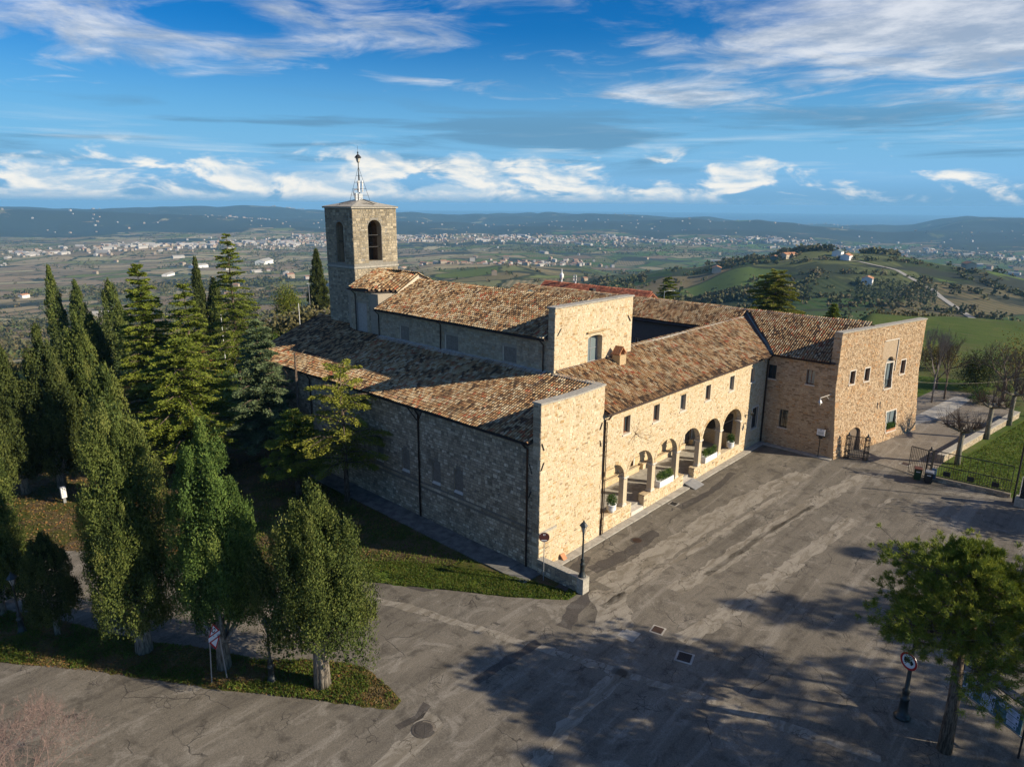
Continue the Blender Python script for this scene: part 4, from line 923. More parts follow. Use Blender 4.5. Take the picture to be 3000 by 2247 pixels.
# gutters and downpipes
gutter_part(church, (-.42, .66, 8.62), (-.42, 37.2, 8.62)); gutter_part(church, (5.92, 4.96, 13.68), (5.92, 25.2, 13.68)); gutter_part(church, RA, RB)
pipe_part(church, [(-.42, 11.73, 8.58), (-.12, 11.73, 8.1), (-.12, 11.75, -.3)], .07); m = MB(); m.tube([(-.42, 10.9, 8.56), (-.14, 11.73, 7.6)], .05, 6); m.tube([(-.42, 12.55, 8.56), (-.14, 11.73, 7.6)], .05, 6); m.build('pipe_branch', MAT['gutter_brown'], church)
pipe_part(church, [(-.42, 1.2, 8.58), (-.3, 1.0, 8.35), (-.1, 1.0, 8.2), (-.1, 1.0, -.1)], .065)
pipe_part(church, [(-.42, 26.5, 8.58), (-.12, 26.5, 8.1), (-.12, 26.5, -.1)], .065)
pipe_part(church, [(5.92, 25.0, 13.65), (6.28, 24.9, 13.3), (6.28, 24.9, 11.2)], .05); pipe_part(church, [(5.92, 16.5, 13.65), (6.28, 16.45, 13.4), (6.28, 16.45, 11.2)], .05); pipe_part(church, [(5.92, 5.35, 13.65), (6.28, 5.3, 13.3), (6.28, 5.3, 11.2)], .05); pipe_part(church, [(6.2, 28.9, 15.1), (6.4, 28.6, 14.8), (6.4, 28.6, 11.2)], .05)
m = MB(); m.slab([(5.9, 5.0, 11.16), (6.42, 5.0, 11.42), (6.42, 25.0, 11.42), (5.9, 25.0, 11.16)], .03); m.build('lead_flashing', MAT['concrete'], church)
st.build({'stone_side': flank, 'stone_front': front_wall, 'stone_nave': nave_wall}, church)

# ================================================================== BELL TOWER
tower = thing('bell_tower', 'square grey stone bell tower with arched belfry openings rising behind the church roof', 'tower', (9.7, 31.9, 11))
TL = Frame((7.2, 34.2), (0, -1), (-1, 0)); TF = Frame((7.2, 29.6), (1, 0), (0, -1)); TR = Frame((12.27, 29.6), (0, 1), (1, 0)); TBk = Frame((12.27, 34.2), (-1, 0), (0, 1))
tst = Stones(); m = MB(); TZ = 22.5
of = [Op(1.68, 3.24, 17.6, 20.73, .72, .75)]; os_ = [Op(1.78, 3.0, 17.45, 20.75, .5, .75)]
for fr, L, ops in ((TL, 4.6, os_), (TF, 5.07, of), (TR, 4.6, [Op(1.6, 2.9, 17.5, 20.75, .6, .75)]), (TBk, 5.07, [Op(1.75, 3.3, 17.6, 20.75, .7, .75)])):
    wall_face(m, fr, L, 10.2 if fr is not TR else 8, TZ, ops, 0, 1)
m.box(7.9, 11.6, 30.3, 33.5, 17.0, 17.4); m.box(7.9, 11.6, 30.3, 33.5, 22.0, 22.4)
for fr, L, ops in ((TL, 4.6, os_), (TF, 5.07, of), (TR, 4.6, [Op(1.6, 2.9, 17.5, 20.75, .6, .75)]), (TBk, 5.07, [Op(1.75, 3.3, 17.6, 20.75, .7, .75)])):
    inn = Frame(fr.O - fr.n * .75 + fr.e * 0, fr.e, fr.n); wall_face(m, inn, L, 17.0, 22.2, ops, 2)
twall = m.build('tower_wall', [MAT['mortar_tower'], MAT['stone_tower'], MAT['belfry_shade']], tower)  # inner belfry faces coloured dark, the shade of the chamber put into the colour
belt = [Op(0, 9, 16.98, 17.16)]
tst.lay(TL, 4.6, 10.9, TZ - .02, os_ + belt, 'stone_tower', (.16, .28), (.2, .48), .018, (.006, .03), .03); tst.lay(TF, 5.07, 13.5, TZ - .02, of + belt, 'stone_tower', (.16, .28), (.2, .48), .018, (.006, .03), .03)
m = MB()
for fr, L in ((TL, 4.6), (TF, 5.07), (TR, 4.6), (TBk, 5.07)):
    a = -.07
    while a < L: l = min(random.uniform(.7, 1.2), L + .07 - a); m.obox(fr.pt(a, 16.98, -.04), fr.e * (l - .01), fr.n * (.12 + random.uniform(-.01, .01)), UPV * .17); a += l
m.each('string_course_stone', MAT['cap_stone'], tower)
m = MB(); q = [(7.05, 29.45), (12.42, 29.45), (12.42, 34.35), (7.05, 34.35)]; m.prism(q, 22.5, 22.62)
ap = (9.75, 31.9, 23.32); pts_ = [(7.0, 29.4, 22.66), (12.47, 29.4, 22.66), (12.47, 34.4, 22.66), (7.0, 34.4, 22.66)]
for k in range(4): 
    A_1, B_1 = Vector(pts_[k]), Vector(pts_[(k + 1) % 4]); nseg = 6
    for j in range(nseg): m.poly([A_1.lerp(B_1, j / nseg), A_1.lerp(B_1, (j + 1) / nseg), ap])
    m.poly([Vector(q[k] + (22.62,)), Vector(q[(k + 1) % 4] + (22.62,)), B_1, A_1])
m.build('cap_roof', MAT['cap_stone'], tower)
m = MB()
for zz in (18.6, 19.7): m.tube([TF.pt(1.68, zz + .3, -.35), TF.pt(3.24, zz + .3, -.35)], .05, 6)
m.tube([TL.pt(1.78, 19.4, -.35), TL.pt(3.0, 19.4, -.35)], .05, 6); m.build('bell_beam', MAT['iron'], tower)
m = MB(); m.lathe([(.02, 1.0), (.2, .98), (.27, .8), (.31, .45), (.42, .12), (.5, 0), (.46, -.02)], (9.65, 31.6, 17.95), 14); m.tube([(8.3, 31.6, 19.1), (11.0, 31.6, 19.1)], .08, 6); m.build('bell', MAT['gutter_brown'], tower, smooth=True)
m = MB(); m.box(9.1, 9.7, 33.25, 33.55, 17.2, 21.2); m.build('inner_pier', MAT['stone_front'], tower)
# lantern mast with stays and aerials on the cap
mast = thing('lantern_mast', 'iron tripod mast carrying a lantern and aerials on top of the bell tower', 'mast', (9.75, 31.9, 23.25)); B0 = Vector((9.75, 31.9, 23.25))
m = MB(); m.tube([B0, B0 + Vector((0, 0, 3.45))], .045, 6); m.build('pole', MAT['iron'], mast)
m = MB()
for k in range(4):
    an = R(45 + 90 * k); m.tube([B0 + Vector((1.05 * math.cos(an), 1.05 * math.sin(an), -.35)), B0 + Vector((0, 0, 3.1))], .018, 4)
for zz, rr in ((.55, .9), (1.15, .68), (1.75, .46), (2.35, .25)):
    c4 = [B0 + Vector((rr * math.cos(R(45 + 90 * k)), rr * math.sin(R(45 + 90 * k)), zz - .1)) for k in range(5)]; m.tube(c4, .012, 4)
m.build('stays', MAT['iron'], mast)
m = MB()
for k in range(4):
    an = R(0 + 90 * k); m.tube([B0 + Vector((0, 0, .15)), B0 + Vector((2.3 * math.cos(an), 2.1 * math.sin(an), -.3)), B0 + Vector((2.3 * math.cos(an), 2.1 * math.sin(an), -.5))], .03, 5)
m.tube([B0 + Vector((2.3, 0, -.3)), B0 + Vector((0, -2.1, -.3)), B0 + Vector((-2.3, 0, -.3))], .025, 5); m.build('brace', MAT['iron'], mast)
m = MB(); m.lathe([(.06, 0), (.17, .1), (.24, .42), (.26, .45)], B0 + Vector((0, 0, 3.45)), 6); m.build('lantern_glass', MAT['lamp_glass'], mast)
m = MB(); m.lathe([(.34, .0), (.3, .08), (.16, .24), (.05, .32), (.05, .42), (.09, .48), (.03, .55), (.012, .58), (.012, 1.1)], B0 + Vector((0, 0, 3.9)), 8)
for k in range(6): an = 2 * math.pi * k / 6; m.tube([B0 + Vector((.08 * math.cos(an), .08 * math.sin(an), 3.45)), B0 + Vector((.26 * math.cos(an), .26 * math.sin(an), 3.92))], .02, 4)
m.build('lantern_cage', MAT['iron'], mast)
for k, (dx, dy) in enumerate(((.28, -.1), (-.18, -.2), (.05, .3))):
    m = MB(); m.obox(B0 + Vector((dx - .06, dy - .05, .75)), (.12, 0, 0), (0, .1, 0), (0, 0, 1.05)); m.build('antenna', MAT['white_paint'], mast)
m = MB(); m.box(9.5, 9.95, 31.7, 32.1, 23.1, 23.85); m.box(9.2, 9.42, 31.75, 31.95, 23.1, 23.9); m.tube([B0 + Vector((-.1, 0, .95)), B0 + Vector((-.65, -.1, 1.0)), B0 + Vector((-.75, -.1, .7)), B0 + Vector((-.55, -.1, .0))], .06, 6); m.build('equipment_box', MAT['grey_metal'], mast)
tst.build({'stone_tower': twall}, tower)

# ================================================================== LOGGIA WING
wing = thing('convent_wing', 'pale stone convent wing with an arched loggia along the car park', 'building', (6.57, 0, 0))
ARC = Frame((0, 0), (1, 0), (0, -1)); ws = Stones()
cols = [9.65, 13.5, 17.15, 20.9, 24.55]
sp = [(6.75, 9.42), (9.88, 13.27), (13.73, 16.92), (17.38, 20.67), (21.13, 24.32), (24.78, 28.48)]
arches = [Op(a, b, 0.30 if True else 0, 3.75, min(1.47, (b - a) / 2), 0.42, None, 14) for a, b in sp]
arches[0].s0 = 6.6
up = [Op(c - .42, c + .42, 7.12, 8.45, 0, .3, 2) for c in (9.45, 13.4, 17.37, 21.5, 25.87, 30.08)] + [Op(30.8, 32.0, 2.3, 4.38, 0, .22, 2)]
LSH = 6.58
sh = Frame((LSH, 0), (1, 0), (0, -1))
def shift(o): return Op(o.s0 - LSH, o.s1 - LSH, o.z0, o.z1, o.rise, o.depth, o.back, o.seg)
A2, U2 = [shift(o) for o in arches], [shift(o) for o in up]
m = MB(); wall_face(m, sh, 33.18 - LSH, -.3, 9.25, A2 + U2, 0, 1, 2)
INN = Frame((LSH, .42), (1, 0), (0, 1)); wall_face(m, INN, 22.5, .3, 6.3, [Op(o.s0, o.s1, o.z0, o.z1, o.rise, 0.0) for o in A2], 1)
arc_wall = m.build('facade', [MAT['mortar_front'], MAT['plaster_pale'], MAT['interior']], wing)
ws.lay(sh, 33.18 - LSH, 0.0, 9.2, [Op(o.s0, o.s1, o.z0, o.z1, o.rise) for o in A2] + U2 + [Op(c - LSH - .3, c - LSH + .3, 1.3, 3.8) for c in cols], 'stone_front', (.11, .19), (.13, .34), .013, (.002, .016), .22)
m = MB()
for o in A2: voussoirs(m, sh, o)
m.each('arch_stone', MAT['stone_front'], wing, 20, 5)
for o in U2[:6]:
    i = U2.index(o); window(arc_wall, sh, o, 'wood' if i in (0, 1, 3) else 'grey_metal', 'glass_dark', .07, 1, 0, sill=True)
window(arc_wall, sh, U2[6], 'gutter_brown', 'glass_dark', .07, 1, 1, sill=True); m = MB(); trim_rect(m, sh, U2[6], .13, .03); m.each('surround_stone', MAT['pale_trim'], arc_wall)
m = MB()
for o in U2[:6]: m.obox(sh.pt(o.s0 - .14, o.z1 + .003, -.05), sh.e * (o.s1 - o.s0 + .28), sh.n * .072, UPV * .16)
m.each('lintel', MAT['stone_front'], wing)
# loggia interior
FZ = 0.78
m = MB(); m.box(6.6, 33.1, .42, 4.3, -.3, FZ); m.build('loggia_floor', MAT['concrete'], wing)
for a, b in ((10.62, 12.30), (18.33, 20.04)):
    m = MB(); m.box(a + .01, b - .01, -.02, .415, -.3, FZ - .22); m.build('step', MAT['pale_trim'], wing)
BW = Frame((6.6, 4.3), (1, 0), (0, -1)); bo = [Op(8.6, 10.7, FZ, 3.9, 0, .25, 1), Op(19.4, 20.6, FZ, 2.9, 0, .25, 1)]
m = MB(); wall_face(m, BW, 26.5, FZ - .2, 9.3, bo, 0, 0, 1); m.poly([(28.7, .42, FZ), (28.7, 4.3, FZ), (28.7, 4.3, 6.2), (28.7, .42, 6.2)], 0); m.poly([(33.1, .2, FZ), (33.1, 4.3, FZ), (33.1, 4.3, 9.2), (33.1, .2, 9.2)], 0); m.poly([(6.62, .42, FZ), (6.62, 4.3, FZ), (6.62, 4.3, 6.2), (6.62, .42, 6.2)], 0)
bwall = m.build('loggia_wall', [MAT['stone_front'], MAT['interior']], wing)
m = MB(); m.box(6.6, 28.7, .42, 4.3, 6.2, 6.35); m.build('loggia_ceiling', MAT['plaster_pale'], wing)
for o in bo:
    m = MB(); c = (o.s0 + o.s1) / 2
    for a0, a1 in ((o.s0, c), (c, o.s1)):
        m.obox(BW.pt(a0 + .01, o.z0 + .01, -.2), BW.e * (a1 - a0 - .02), BW.n * .05, UPV * (o.z1 - o.z0 - .02))
        for zz in (.08, .55): m.obox(BW.pt(a0 + .12, o.z0 + (o.z1 - o.z0) * zz, -.15), BW.e * (a1 - a0 - .24), BW.n * .02, UPV * (o.z1 - o.z0) * .36)
    m.build('door', MAT['wood_door'], bwall); m = MB(); trim_rect(m, BW, o, .2, .04); m.each('surround_stone', MAT['pale_trim'], bwall)
for a, b in ((12.0, 17.6), (18.2, 25.4), (26.9, 28.4)):
    m = MB(); m.box(a, b, 3.85, 4.295, FZ, FZ + .42); m.box(a - .03, b + .03, 3.8, 4.295, FZ + .425, FZ + .5); m.build('wall_bench', MAT['stone_front'], wing)
m = MB(); m.obox((28.62, .9, 2.2), (.06, 0, 0), (0, 2.6, 0), (0, 0, 1.9)); m.build('notice_panel', MAT['interior'], wing)
# dwarf walls between the columns
dws = [(6.62, 10.56), (12.34, 18.28), (20.08, 28.48)]
dwm = MB()
for a, b in dws: dwm.box(a, b, .005, .50, -.3, 1.32)
dwarf = dwm.build('dwarf_wall', MAT['mortar_front'], wing)
for a, b in dws:
    fr = Frame((a, .0), (1, 0), (0, -1)); ws.lay(fr, b - a, .05, 1.31, [], 'stone_front', (.13, .22), (.16, .42), .012, (.003, .02)); fe = Frame((a, .5), (0, -1), (-1, 0)); ws.lay(fe, .5, .1, 1.31, [], 'stone_front', (.2, .3), (.2, .5), .012, (.003, .02))
    m = MB(); x = a
    while x < b - .01: l = min(random.uniform(.8, 1.4), b - x); m.box(x + .005, x + l - .005, -.035, .53, 1.323, 1.40 + random.uniform(-.005, .005)); x += l
    m.each('coping_stone', MAT['stone_front'], wing)
for c in cols:
    m = MB(); m.box(c - .28, c + .28, -.02, .46, 1.405, 1.56); m.lathe([(.27, 0), (.27, .06), (.22, .1), (.23, .15), (.19, .19)], (c, .22, 1.56), 12)
    m.lathe([(.19, 0), (.185, 1.55)], (c, .22, 1.75), 8, rot=R(22.5)); m.lathe([(.2, 0), (.22, .04), (.19, .07), (.24, .2), (.33, .34)], (c, .22, 3.30), 8, rot=R(22.5)); m.box(c - .3, c + .3, -.08, .5, 3.64, 3.76)
    m.build('column', MAT['pale_trim'], wing)
m = MB(); m.box(28.2, 28.62, -.06, .5, 3.62, 3.76); m.box(6.6, 6.72, -.05, .5, 3.62, 3.76); m.build('impost', MAT['pale_trim'], wing)
for a, b in sp:
    m = MB(); m.tube([(a - .1, .12, 4.15), (b + .1, .12, 4.15)], .022, 5); m.build('tie_rod', MAT['iron'], wing)
# painted sundial: thin dark lines, and its rod
sd = MB(); sc_ = (10.61, 6.8)
for an, l in ((80, 1.25), (108, 1.2), (60, 1.25), (128, 1.15), (5, 2.3), (-8, 2.2), (-16, 2.3), (-27, 2.6), (-150, 1.1), (-122, 1.1), (-100, 1.3), (205, 1.0)):
    dx, dz_ = math.cos(R(an)) * l, math.sin(R(an)) * l; nx, nz = -math.sin(R(an)) * .010, math.cos(R(an)) * .010
    sd.poly([(sc_[0] - nx, -.026, sc_[1] - nz), (sc_[0] + dx - nx * .5, -.026, sc_[1] + dz_ - nz * .5), (sc_[0] + dx + nx * .5, -.026, sc_[1] + dz_ + nz * .5), (sc_[0] + nx, -.026, sc_[1] + nz)])
sd.tube([(sc_[0], -.02, sc_[1]), (sc_[0] + .05, -.55, sc_[1] - .25)], .015, 5)
sd.build('sundial', MAT['gutter_brown'], wing)
# roof
m = MB(); m.slab([(6.6, -.36, 9.22), (33.3, -.36, 9.22), (38.9, 5.0, 11.62), (16.1, 4.95, 11.6), (16.1, 4.36, 11.35), (6.6, 4.36, 11.35)], .12); m.slab([(16.1, 4.96, 11.6), (36, 4.96, 11.6), (36, 9.5, 9.6), (16.1, 9.5, 9.6)], .12)
wroof = m.build('loggia_roof', MAT['tile_bed'], wing)
wt = Tiles(); wt.lay((6.62, -.38, 9.26), (1, 0, 0), (0, 1, .45), 32.4, 5.9, lambda x, y: (y < 4.28 if x < 16.15 else y < 4.86) and x < 33.1 + (y + .3) * 1.05 and not (12.9 < x < 13.95 and 3.2 < y < 4.0), lambda a, b: -.3 if b < .35 else 0)
wt.build(wing)
m = MB(); ridge_caps(m, (16.2, 4.95, 11.66), (38.7, 5.02, 11.7), .17, .5); m.each('ridge_tile', MAT['cap_stone'], wing, 26, 6)
m = MB(); m.slab([(6.6, 4.25, 11.36), (16.1, 4.25, 11.36), (16.1, 4.35, 11.52), (6.6, 4.35, 11.52)], .03); m.build('lead_flashing', MAT['gutter_brown'], wing)
gutter_part(wing, (6.7, -.45, 9.18), (33.0, -.45, 9.18)); pipe_part(wing, [(6.9, -.45, 9.12), (6.75, -.3, 8.85), (6.68, -.08, 8.8), (6.68, -.08, .1)], .06)
m = MB(); m.tube([(6.9, -.08, 8.6), (6.9, -.08, .1)], .03, 6); m.build('conduit', MAT['gutter_brown'], wing)
# chimney with a tiled cap
m = MB(); m.box(13.0, 13.85, 3.25, 3.95, 10.4, 11.75)
ch = m.build('chimney', MAT['stone_front'], wing)
m = MB()
for s_ in (-1, 1):
    for k in range(4):
        y = 3.25 + k * .19; m.slab([(13.42, y, 12.42), (13.42, y + .17, 12.42), (13.42 + s_ * .52, y + .17, 11.85), (13.42 + s_ * .52, y, 11.85)], .06)
m.box(13.05, 13.15, 3.3, 3.9, 11.75, 11.95); m.box(13.7, 13.8, 3.3, 3.9, 11.75, 11.95); m.build('chimney_cap', MAT['terracotta'], ch)
ws.build({'stone_front': arc_wall}, wing)

# ================================================================== END WING
endw = thing('convent_wing', 'brown stone convent wing standing across the end of the car park behind the iron gate', 'building', (33.2, -6.42, 0.48))
es = Stones(); bat = lambda z: max(0.0, (6.9 - z)) * 0.095
LW = Frame((33.2, 0.0), (0, -1), (-1, 0)); EE = Vector((.9757, -.219, 0)); EN = Vector((-.219, -.9757, 0)); EF = Frame((33.2, -6.42), EE, EN, bat)
lo = [Op(.1, .92, 6.98, 8.33, 0, .3, 1), Op(3.76, 4.48, 7.05, 8.42, 0, .3, 1), Op(1.68, 2.46, 2.42, 4.2, 0, .3, 1)]
m = MB(); wall_face(m, LW, 6.42, 0, 9.35, lo, 0, 0, 1); m.poly([LW.pt(6.42, -.2), LW.pt(6.42, 6.9), LW.pt(6.42, -.2) + EN * .66]); LP = Frame((33.2, -5.75), (0, -1), (-1, 0)); wall_face(m, LP, .67, 9.3, 12.15, [], 0)
lwall = m.build('side_wall', [MAT['mortar_wing'], MAT['interior']], endw)
es.lay(LW, 6.42, .4, 9.32, lo, 'stone_wing', (.12, .2), (.16, .42), .014, (.003, .022), .03); es.lay(LP, .67, 9.33, 12.13, [], 'stone_wing', (.14, .22), (.2, .4), .014, (.003, .02))
window(lwall, LW, lo[0], 'gutter_brown', 'glass_dark', .06, 1, 0); window(lwall, LW, lo[1], 'wood', 'glass_pale', .07, 1, 0); window(lwall, LW, lo[2], 'gutter_brown', 'glass_dark', .06, 1, 0, grille=True)
eo = [Op(2.1, 2.95, 7.15, 8.4, 0, .3, 1), Op(4.55, 5.42, 7.1, 8.35, 0, .3, 1), Op(8.25, 9.55, 5.85, 8.45, .55, .35, 1), Op(11.05, 11.95, 6.95, 8.35, 0, .3, 1), Op(8.95, 10.75, 1.45, 3.45, 0, .3, 1), Op(2.35, 4.4, .3, 2.35, .55, .5, 1)]
m = MB(); wall_face(m, EF, 14.85, 0.2, 12.1, eo, 0, 0, 1); m.poly([EF.pt(0, 9.4), EF.pt(0, 12.1), EF.pt(0, 12.1, -.6), EF.pt(0, 9.4, -.6)])
BK = Frame(EF.pt(14.85, 0, -.6 - bat(0)), -EE, -EN); m.poly([BK.pt(0, 8), BK.pt(14.85, 8), BK.pt(14.85, 12.1), BK.pt(0, 12.1)])
p0 = EF.pt(14.85, 12.1); m.poly([EF.pt(14.85, 0), EF.pt(14.85, 0, -2), EF.pt(14.85, 12.1, -.6), EF.pt(14.85, 12.1), EF.pt(14.85, 6.9)])
m.box(47.0, 47.6, -9.0, 38, 0, 8.6); m.box(33.3, 35.5, 4.98, 5.2, 0, 9.5)
fwall = m.build('front_wall', [MAT['mortar_wing'], MAT['interior']], endw)
es.lay(EF, 14.85, .3, 12.08, eo + [Op(7.45, 9.9, 9.0, 10.6), Op(7.16, 7.26, 4.1, 4.7), Op(7.66, 7.76, 4.1, 4.7)], 'stone_wing', (.12, .2), (.13, .36), .016, (.004, .034), .05, quoins=(True, False))
es.lay(EF, 9.88, 9.02, 10.58, [Op(8.2, 9.6, 5, 8.45, .55)], 'stone_front', (.07, .08), (.22, .28), .012, (-.012, -.006), .02, s_start=7.48)
es.lay(EF, 11.0, 7.4, 10.2, [], 'stone_wing', (.07, .08), (.2, .28), .012, (.03, .036), s_start=10.05, seen=.5)
for i in (0, 1, 3): window(fwall, EF, eo[i], 'wood', 'glass_dark', .07, 1, 0); m = MB(); trim_rect(m, EF, eo[i], .1, .03); m.each('surround_stone', MAT['pale_trim'], fwall)
t_ = Op(8.25, 9.55, 5.85, 8.40, 0, .33); window(fwall, EF, t_, 'gutter_brown', 'glass_pale', .06, 1, 2); m = MB(); trim_rect(m, EF, t_, .14, .03, top=False); m.obox(EF.pt(8.1, 8.38, -.3), EE * 1.6, EN * .34, UPV * .1); m.each('surround_stone', MAT['pale_trim'], fwall)
m = MB(); m.obox(EF.pt(8.27, 8.49, -.32), EE * 1.26, EN * .02, UPV * .3); m.build('fanlight', MAT['glass_pale'], fwall)
m = MB()
for k in range(9): m.tube([EF.pt(8.3 + k * .15, 5.9, -.1), EF.pt(8.3 + k * .15, 6.7, -.1)], .012, 4)
m.tube([EF.pt(8.25, 6.7, -.1), EF.pt(9.55, 6.7, -.1)], .02, 4); m.build('balustrade', MAT['iron'], fwall)
window(fwall, EF, eo[4], 'gutter_brown', 'glass_pale', .07, 1, 0); m = MB(); trim_rect(m, EF, eo[4], .12, .035); m.each('surround_stone', MAT['pale_trim'], fwall)
m = MB(); voussoirs(m, EF, eo[5], .22, .02, 11); m.each('arch_stone', MAT['stone_wing'], endw, 20, 5)
m = MB(); m.obox(EF.pt(2.4, .45, -.46), EE * 1.95, EN * .06, UPV * 2.3); m.build('door', MAT['wood_door'], endw)
m = MB(); m.obox(EF.pt(7.38, 10.62, -.02), EE * 2.6, EN * .1, UPV * .08); m.obox(EF.pt(9.92, 7.5, -.02), EE * .08, EN * .1, UPV * 3.1); m.build('niche_moulding', MAT['pale_trim'], endw)
for a in (7.16, 7.66): m = MB(); m.obox(EF.pt(a, 4.1, -.02), EE * .1, EN * .03, UPV * .6); m.build('wall_slit', MAT['interior'], endw)
m = MB(); a = -.06
while a < 14.9: l = min(random.uniform(.9, 1.5), 14.93 - a); m.obox(EF.pt(a, 12.103, -.66), EE * (l - .012), EN * .74, UPV * (.10 + random.uniform(-.01, .01))); a += l
m.each('coping_stone', MAT['cap_stone'], endw)
# roofs: left slope seen from the camera, right slope behind
ES = 0.49; RZ = 9.36 + ES * 6.0
m = MB(); m.slab([(33.0, .2, 9.34), (33.0, -6.1, 9.34), (39.0, -7.3, RZ), (39.0, 5.0, RZ)], .12); m.slab([(35.3, 5.0, 9.34 + ES * 2.3), (39.0, 5.0, RZ), (39.0, 38.5, RZ), (35.3, 38.5, 9.34 + ES * 2.3)], .12)
m.slab([(33.0, .2, 9.34), (39.0, 5.0, RZ), (35.3, 5.0, 9.34 + ES * 2.3)], .12)
m.slab([(39.0, -7.3, RZ), (47.9, -9.0, 8.6), (47.9, 38.5, 8.6), (39.0, 38.5, RZ)], .12)
m.build('roof', MAT['tile_bed'], endw)
et = Tiles(); et.lay((32.96, 38.4, 9.40), (0, -1, 0), (1, 0, ES), 46.0, 6.75, lambda x, y: y > -6.42 - .2246 * (x - 33.2) + .62 and (x > 33.3 + (y + .25) * 1.06 if y < 5.1 else x > 35.35) and x < 39.0)
et.build(endw)
m = MB(); ridge_caps(m, (39.0, 38.4, RZ + .04), (39.0, -6.95, RZ + .04), .17, .45); m.each('ridge_tile', MAT['cap_stone'], endw, 26, 6)
m = MB(); m.slab([(33.0, -.4, 9.38), (33.5, -.65, 9.62), (39.1, 4.7, RZ - .05), (38.7, 5.1, RZ - .12)], .03); m.build('valley_gutter', MAT['copper'], endw)
m = MB(); CW = Frame((35.6, 38.5), (0, -1), (-1, 0)); cwo = [Op(38.5 - 16.65, 38.5 - 15.85, 7.0, 8.3, 0, .2, 1), Op(38.5 - 10.6, 38.5 - 9.8, 7.0, 8.3, 0, .2, 1)]; wall_face(m, CW, 33.4, 0, 10.4, cwo, 0, 0, 1)
cwall = m.build('courtyard_wall', [MAT['court_wall'], MAT['interior']], endw)
for o in cwo: window(cwall, CW, o, 'white_paint', 'glass_dark', .06, 1, 0)
m = MB(); m.box(35.5, 47.9, 38.4, 38.7, 0, 9.0); m.poly([(35.5, 38.7, 9.0), (47.9, 38.7, 9.0), (39, 38.7, RZ)]); m.build('rear_wall', MAT['mortar_wing'], endw)
gutter_part(endw, (32.92, -.5, 9.28), (32.92, -5.8, 9.28)); gutter_part(endw, (35.22, 5.2, 10.4), (35.22, 38.0, 10.4)); pipe_part(endw, [(32.92, -.45, 9.22), (33.1, -.2, 8.9), (33.1, -.12, 8.7), (33.1, -.12, .5)], .07)
es.build({'stone_wing': fwall}, endw)
# lean-to copper roof between the nave and the rear wing
cr = thing('courtyard_roof', 'grey-green hipped metal roof tucked behind the nave ridge', 'roof', (34, 24, 8)); m = MB()
m.slab([(30.5, 29.5, 11.3), (35.2, 24.0, 10.6), (34.2, 31.5, 12.6)], .08); m.slab([(35.2, 24.0, 10.6), (36.2, 33, 11.2), (34.2, 31.5, 12.6)], .08); m.slab([(30.5, 29.5, 11.3), (34.2, 31.5, 12.6), (31.0, 33.5, 11.0)], .08); m.build('metal_sheet', MAT['copper'], cr)
m = MB(); m.prism([(30.8, 29.3), (35.0, 24.3), (35.2, 33), (31, 33.3)], .4, 10.5); m.build('wall', MAT['court_wall'], cr)
# red-roofed house beyond
rh = thing('house', 'house with bright red tiled roof and white gable showing over the convent ridge', 'house', (52, 36, .75))
RH = 11.25; m = MB(); m.box(48.2, 55.8, 25.2, 44, .6, 8.9); m.poly([(48.2, 25.2, 8.9), (55.8, 25.2, 8.9), (52, 25.2, RH - .12)]); m.poly([(55.8, 44, 8.9), (48.2, 44, 8.9), (52, 44, RH - .12)]); m.build('wall', MAT['white_paint'], rh)
m = MB()
for s_ in (-1, 1): m.slab([(52, 24.6, RH), (52, 44.4, RH), (52 + s_ * 4.5, 44.4, 8.45), (52 + s_ * 4.5, 24.6, 8.45)], .12)
rf = m.build('roof', MAT['red_tile'], rh)
rt = Tiles(mat='red_tile'); rt.lay((47.5, 44.3, 8.5), (0, -1, 0), (4.5, 0, 2.8), 19.6, 5.3, lambda x, y: x < 52); rt.build(rh)
m = MB(); ridge_caps(m, (52, 44.3, RH + .02), (52, 24.7, RH + .02), .14); m.each('ridge_tile', MAT['red_tile'], rh, 26, 6)
m = MB(); m.box(50.2, 50.9, 33.5, 34.2, 9.6, 11.2); m.build('chimney', MAT['interior'], rh)
for (yy, zz, nm) in ((38.3, 1.5, 'B'), (41.0, 2.3, 'A')):
    m = MB(); m.tube([(52.2, yy, RH - .2), (52.2, yy, RH + .55)], .12, 7); 
    if nm == 'B': m.box(52.0, 52.1, yy - .3, yy + .3, RH + .5, RH + .62); m.box(52.0, 52.1, yy - .3, yy + .3, RH + .95, RH + 1.07); m.box(52.0, 52.1, yy - .3, yy + .3, RH + 1.35, RH + 1.45); m.box(52.0, 52.1, yy + .2, yy + .3, RH + .5, RH + 1.4); m.box(52.0, 52.1, yy - .3, yy - .2, RH + .5, RH + 1.4)
    else: m.lathe([(.1, .5), (.3, .9), (.32, 1.3), (.1, 1.6), (.05, 2.2)], (52.2, yy, RH), 8)
    m.build('flue', MAT['white_paint'], rh)

# ------------------------------------------------------------------ vegetation
def unit(v): return v / np.maximum(np.linalg.norm(v, axis=-1, keepdims=True), 1e-9)
def leaves(Pn, Dn, l, w, rg, nrm=None, jit=.95):
    """leaf-sized quads: Pn centres, Dn long axes, l/w sizes"""
    n = len(Pn); Dn = unit(Dn); t = rg.normal(size=(n, 3)) if nrm is None else np.cross(Dn, unit(nrm + rg.normal(size=(n, 3)) * jit))
    S = unit(t - (t * Dn).sum(1)[:, None] * Dn)
    l = np.broadcast_to(np.asarray(l, float), (n,))[:, None]; w = np.broadcast_to(np.asarray(w, float), (n,))[:, None]
    V = np.stack([Pn - Dn * l * .5 - S * w * .3, Pn - Dn * l * .1 + S * w * .5, Pn + Dn * l * .5, Pn - Dn * l * .1 - S * w * .5], 1).reshape(-1, 3)
    return V, np.arange(n * 4).reshape(-1, 4)
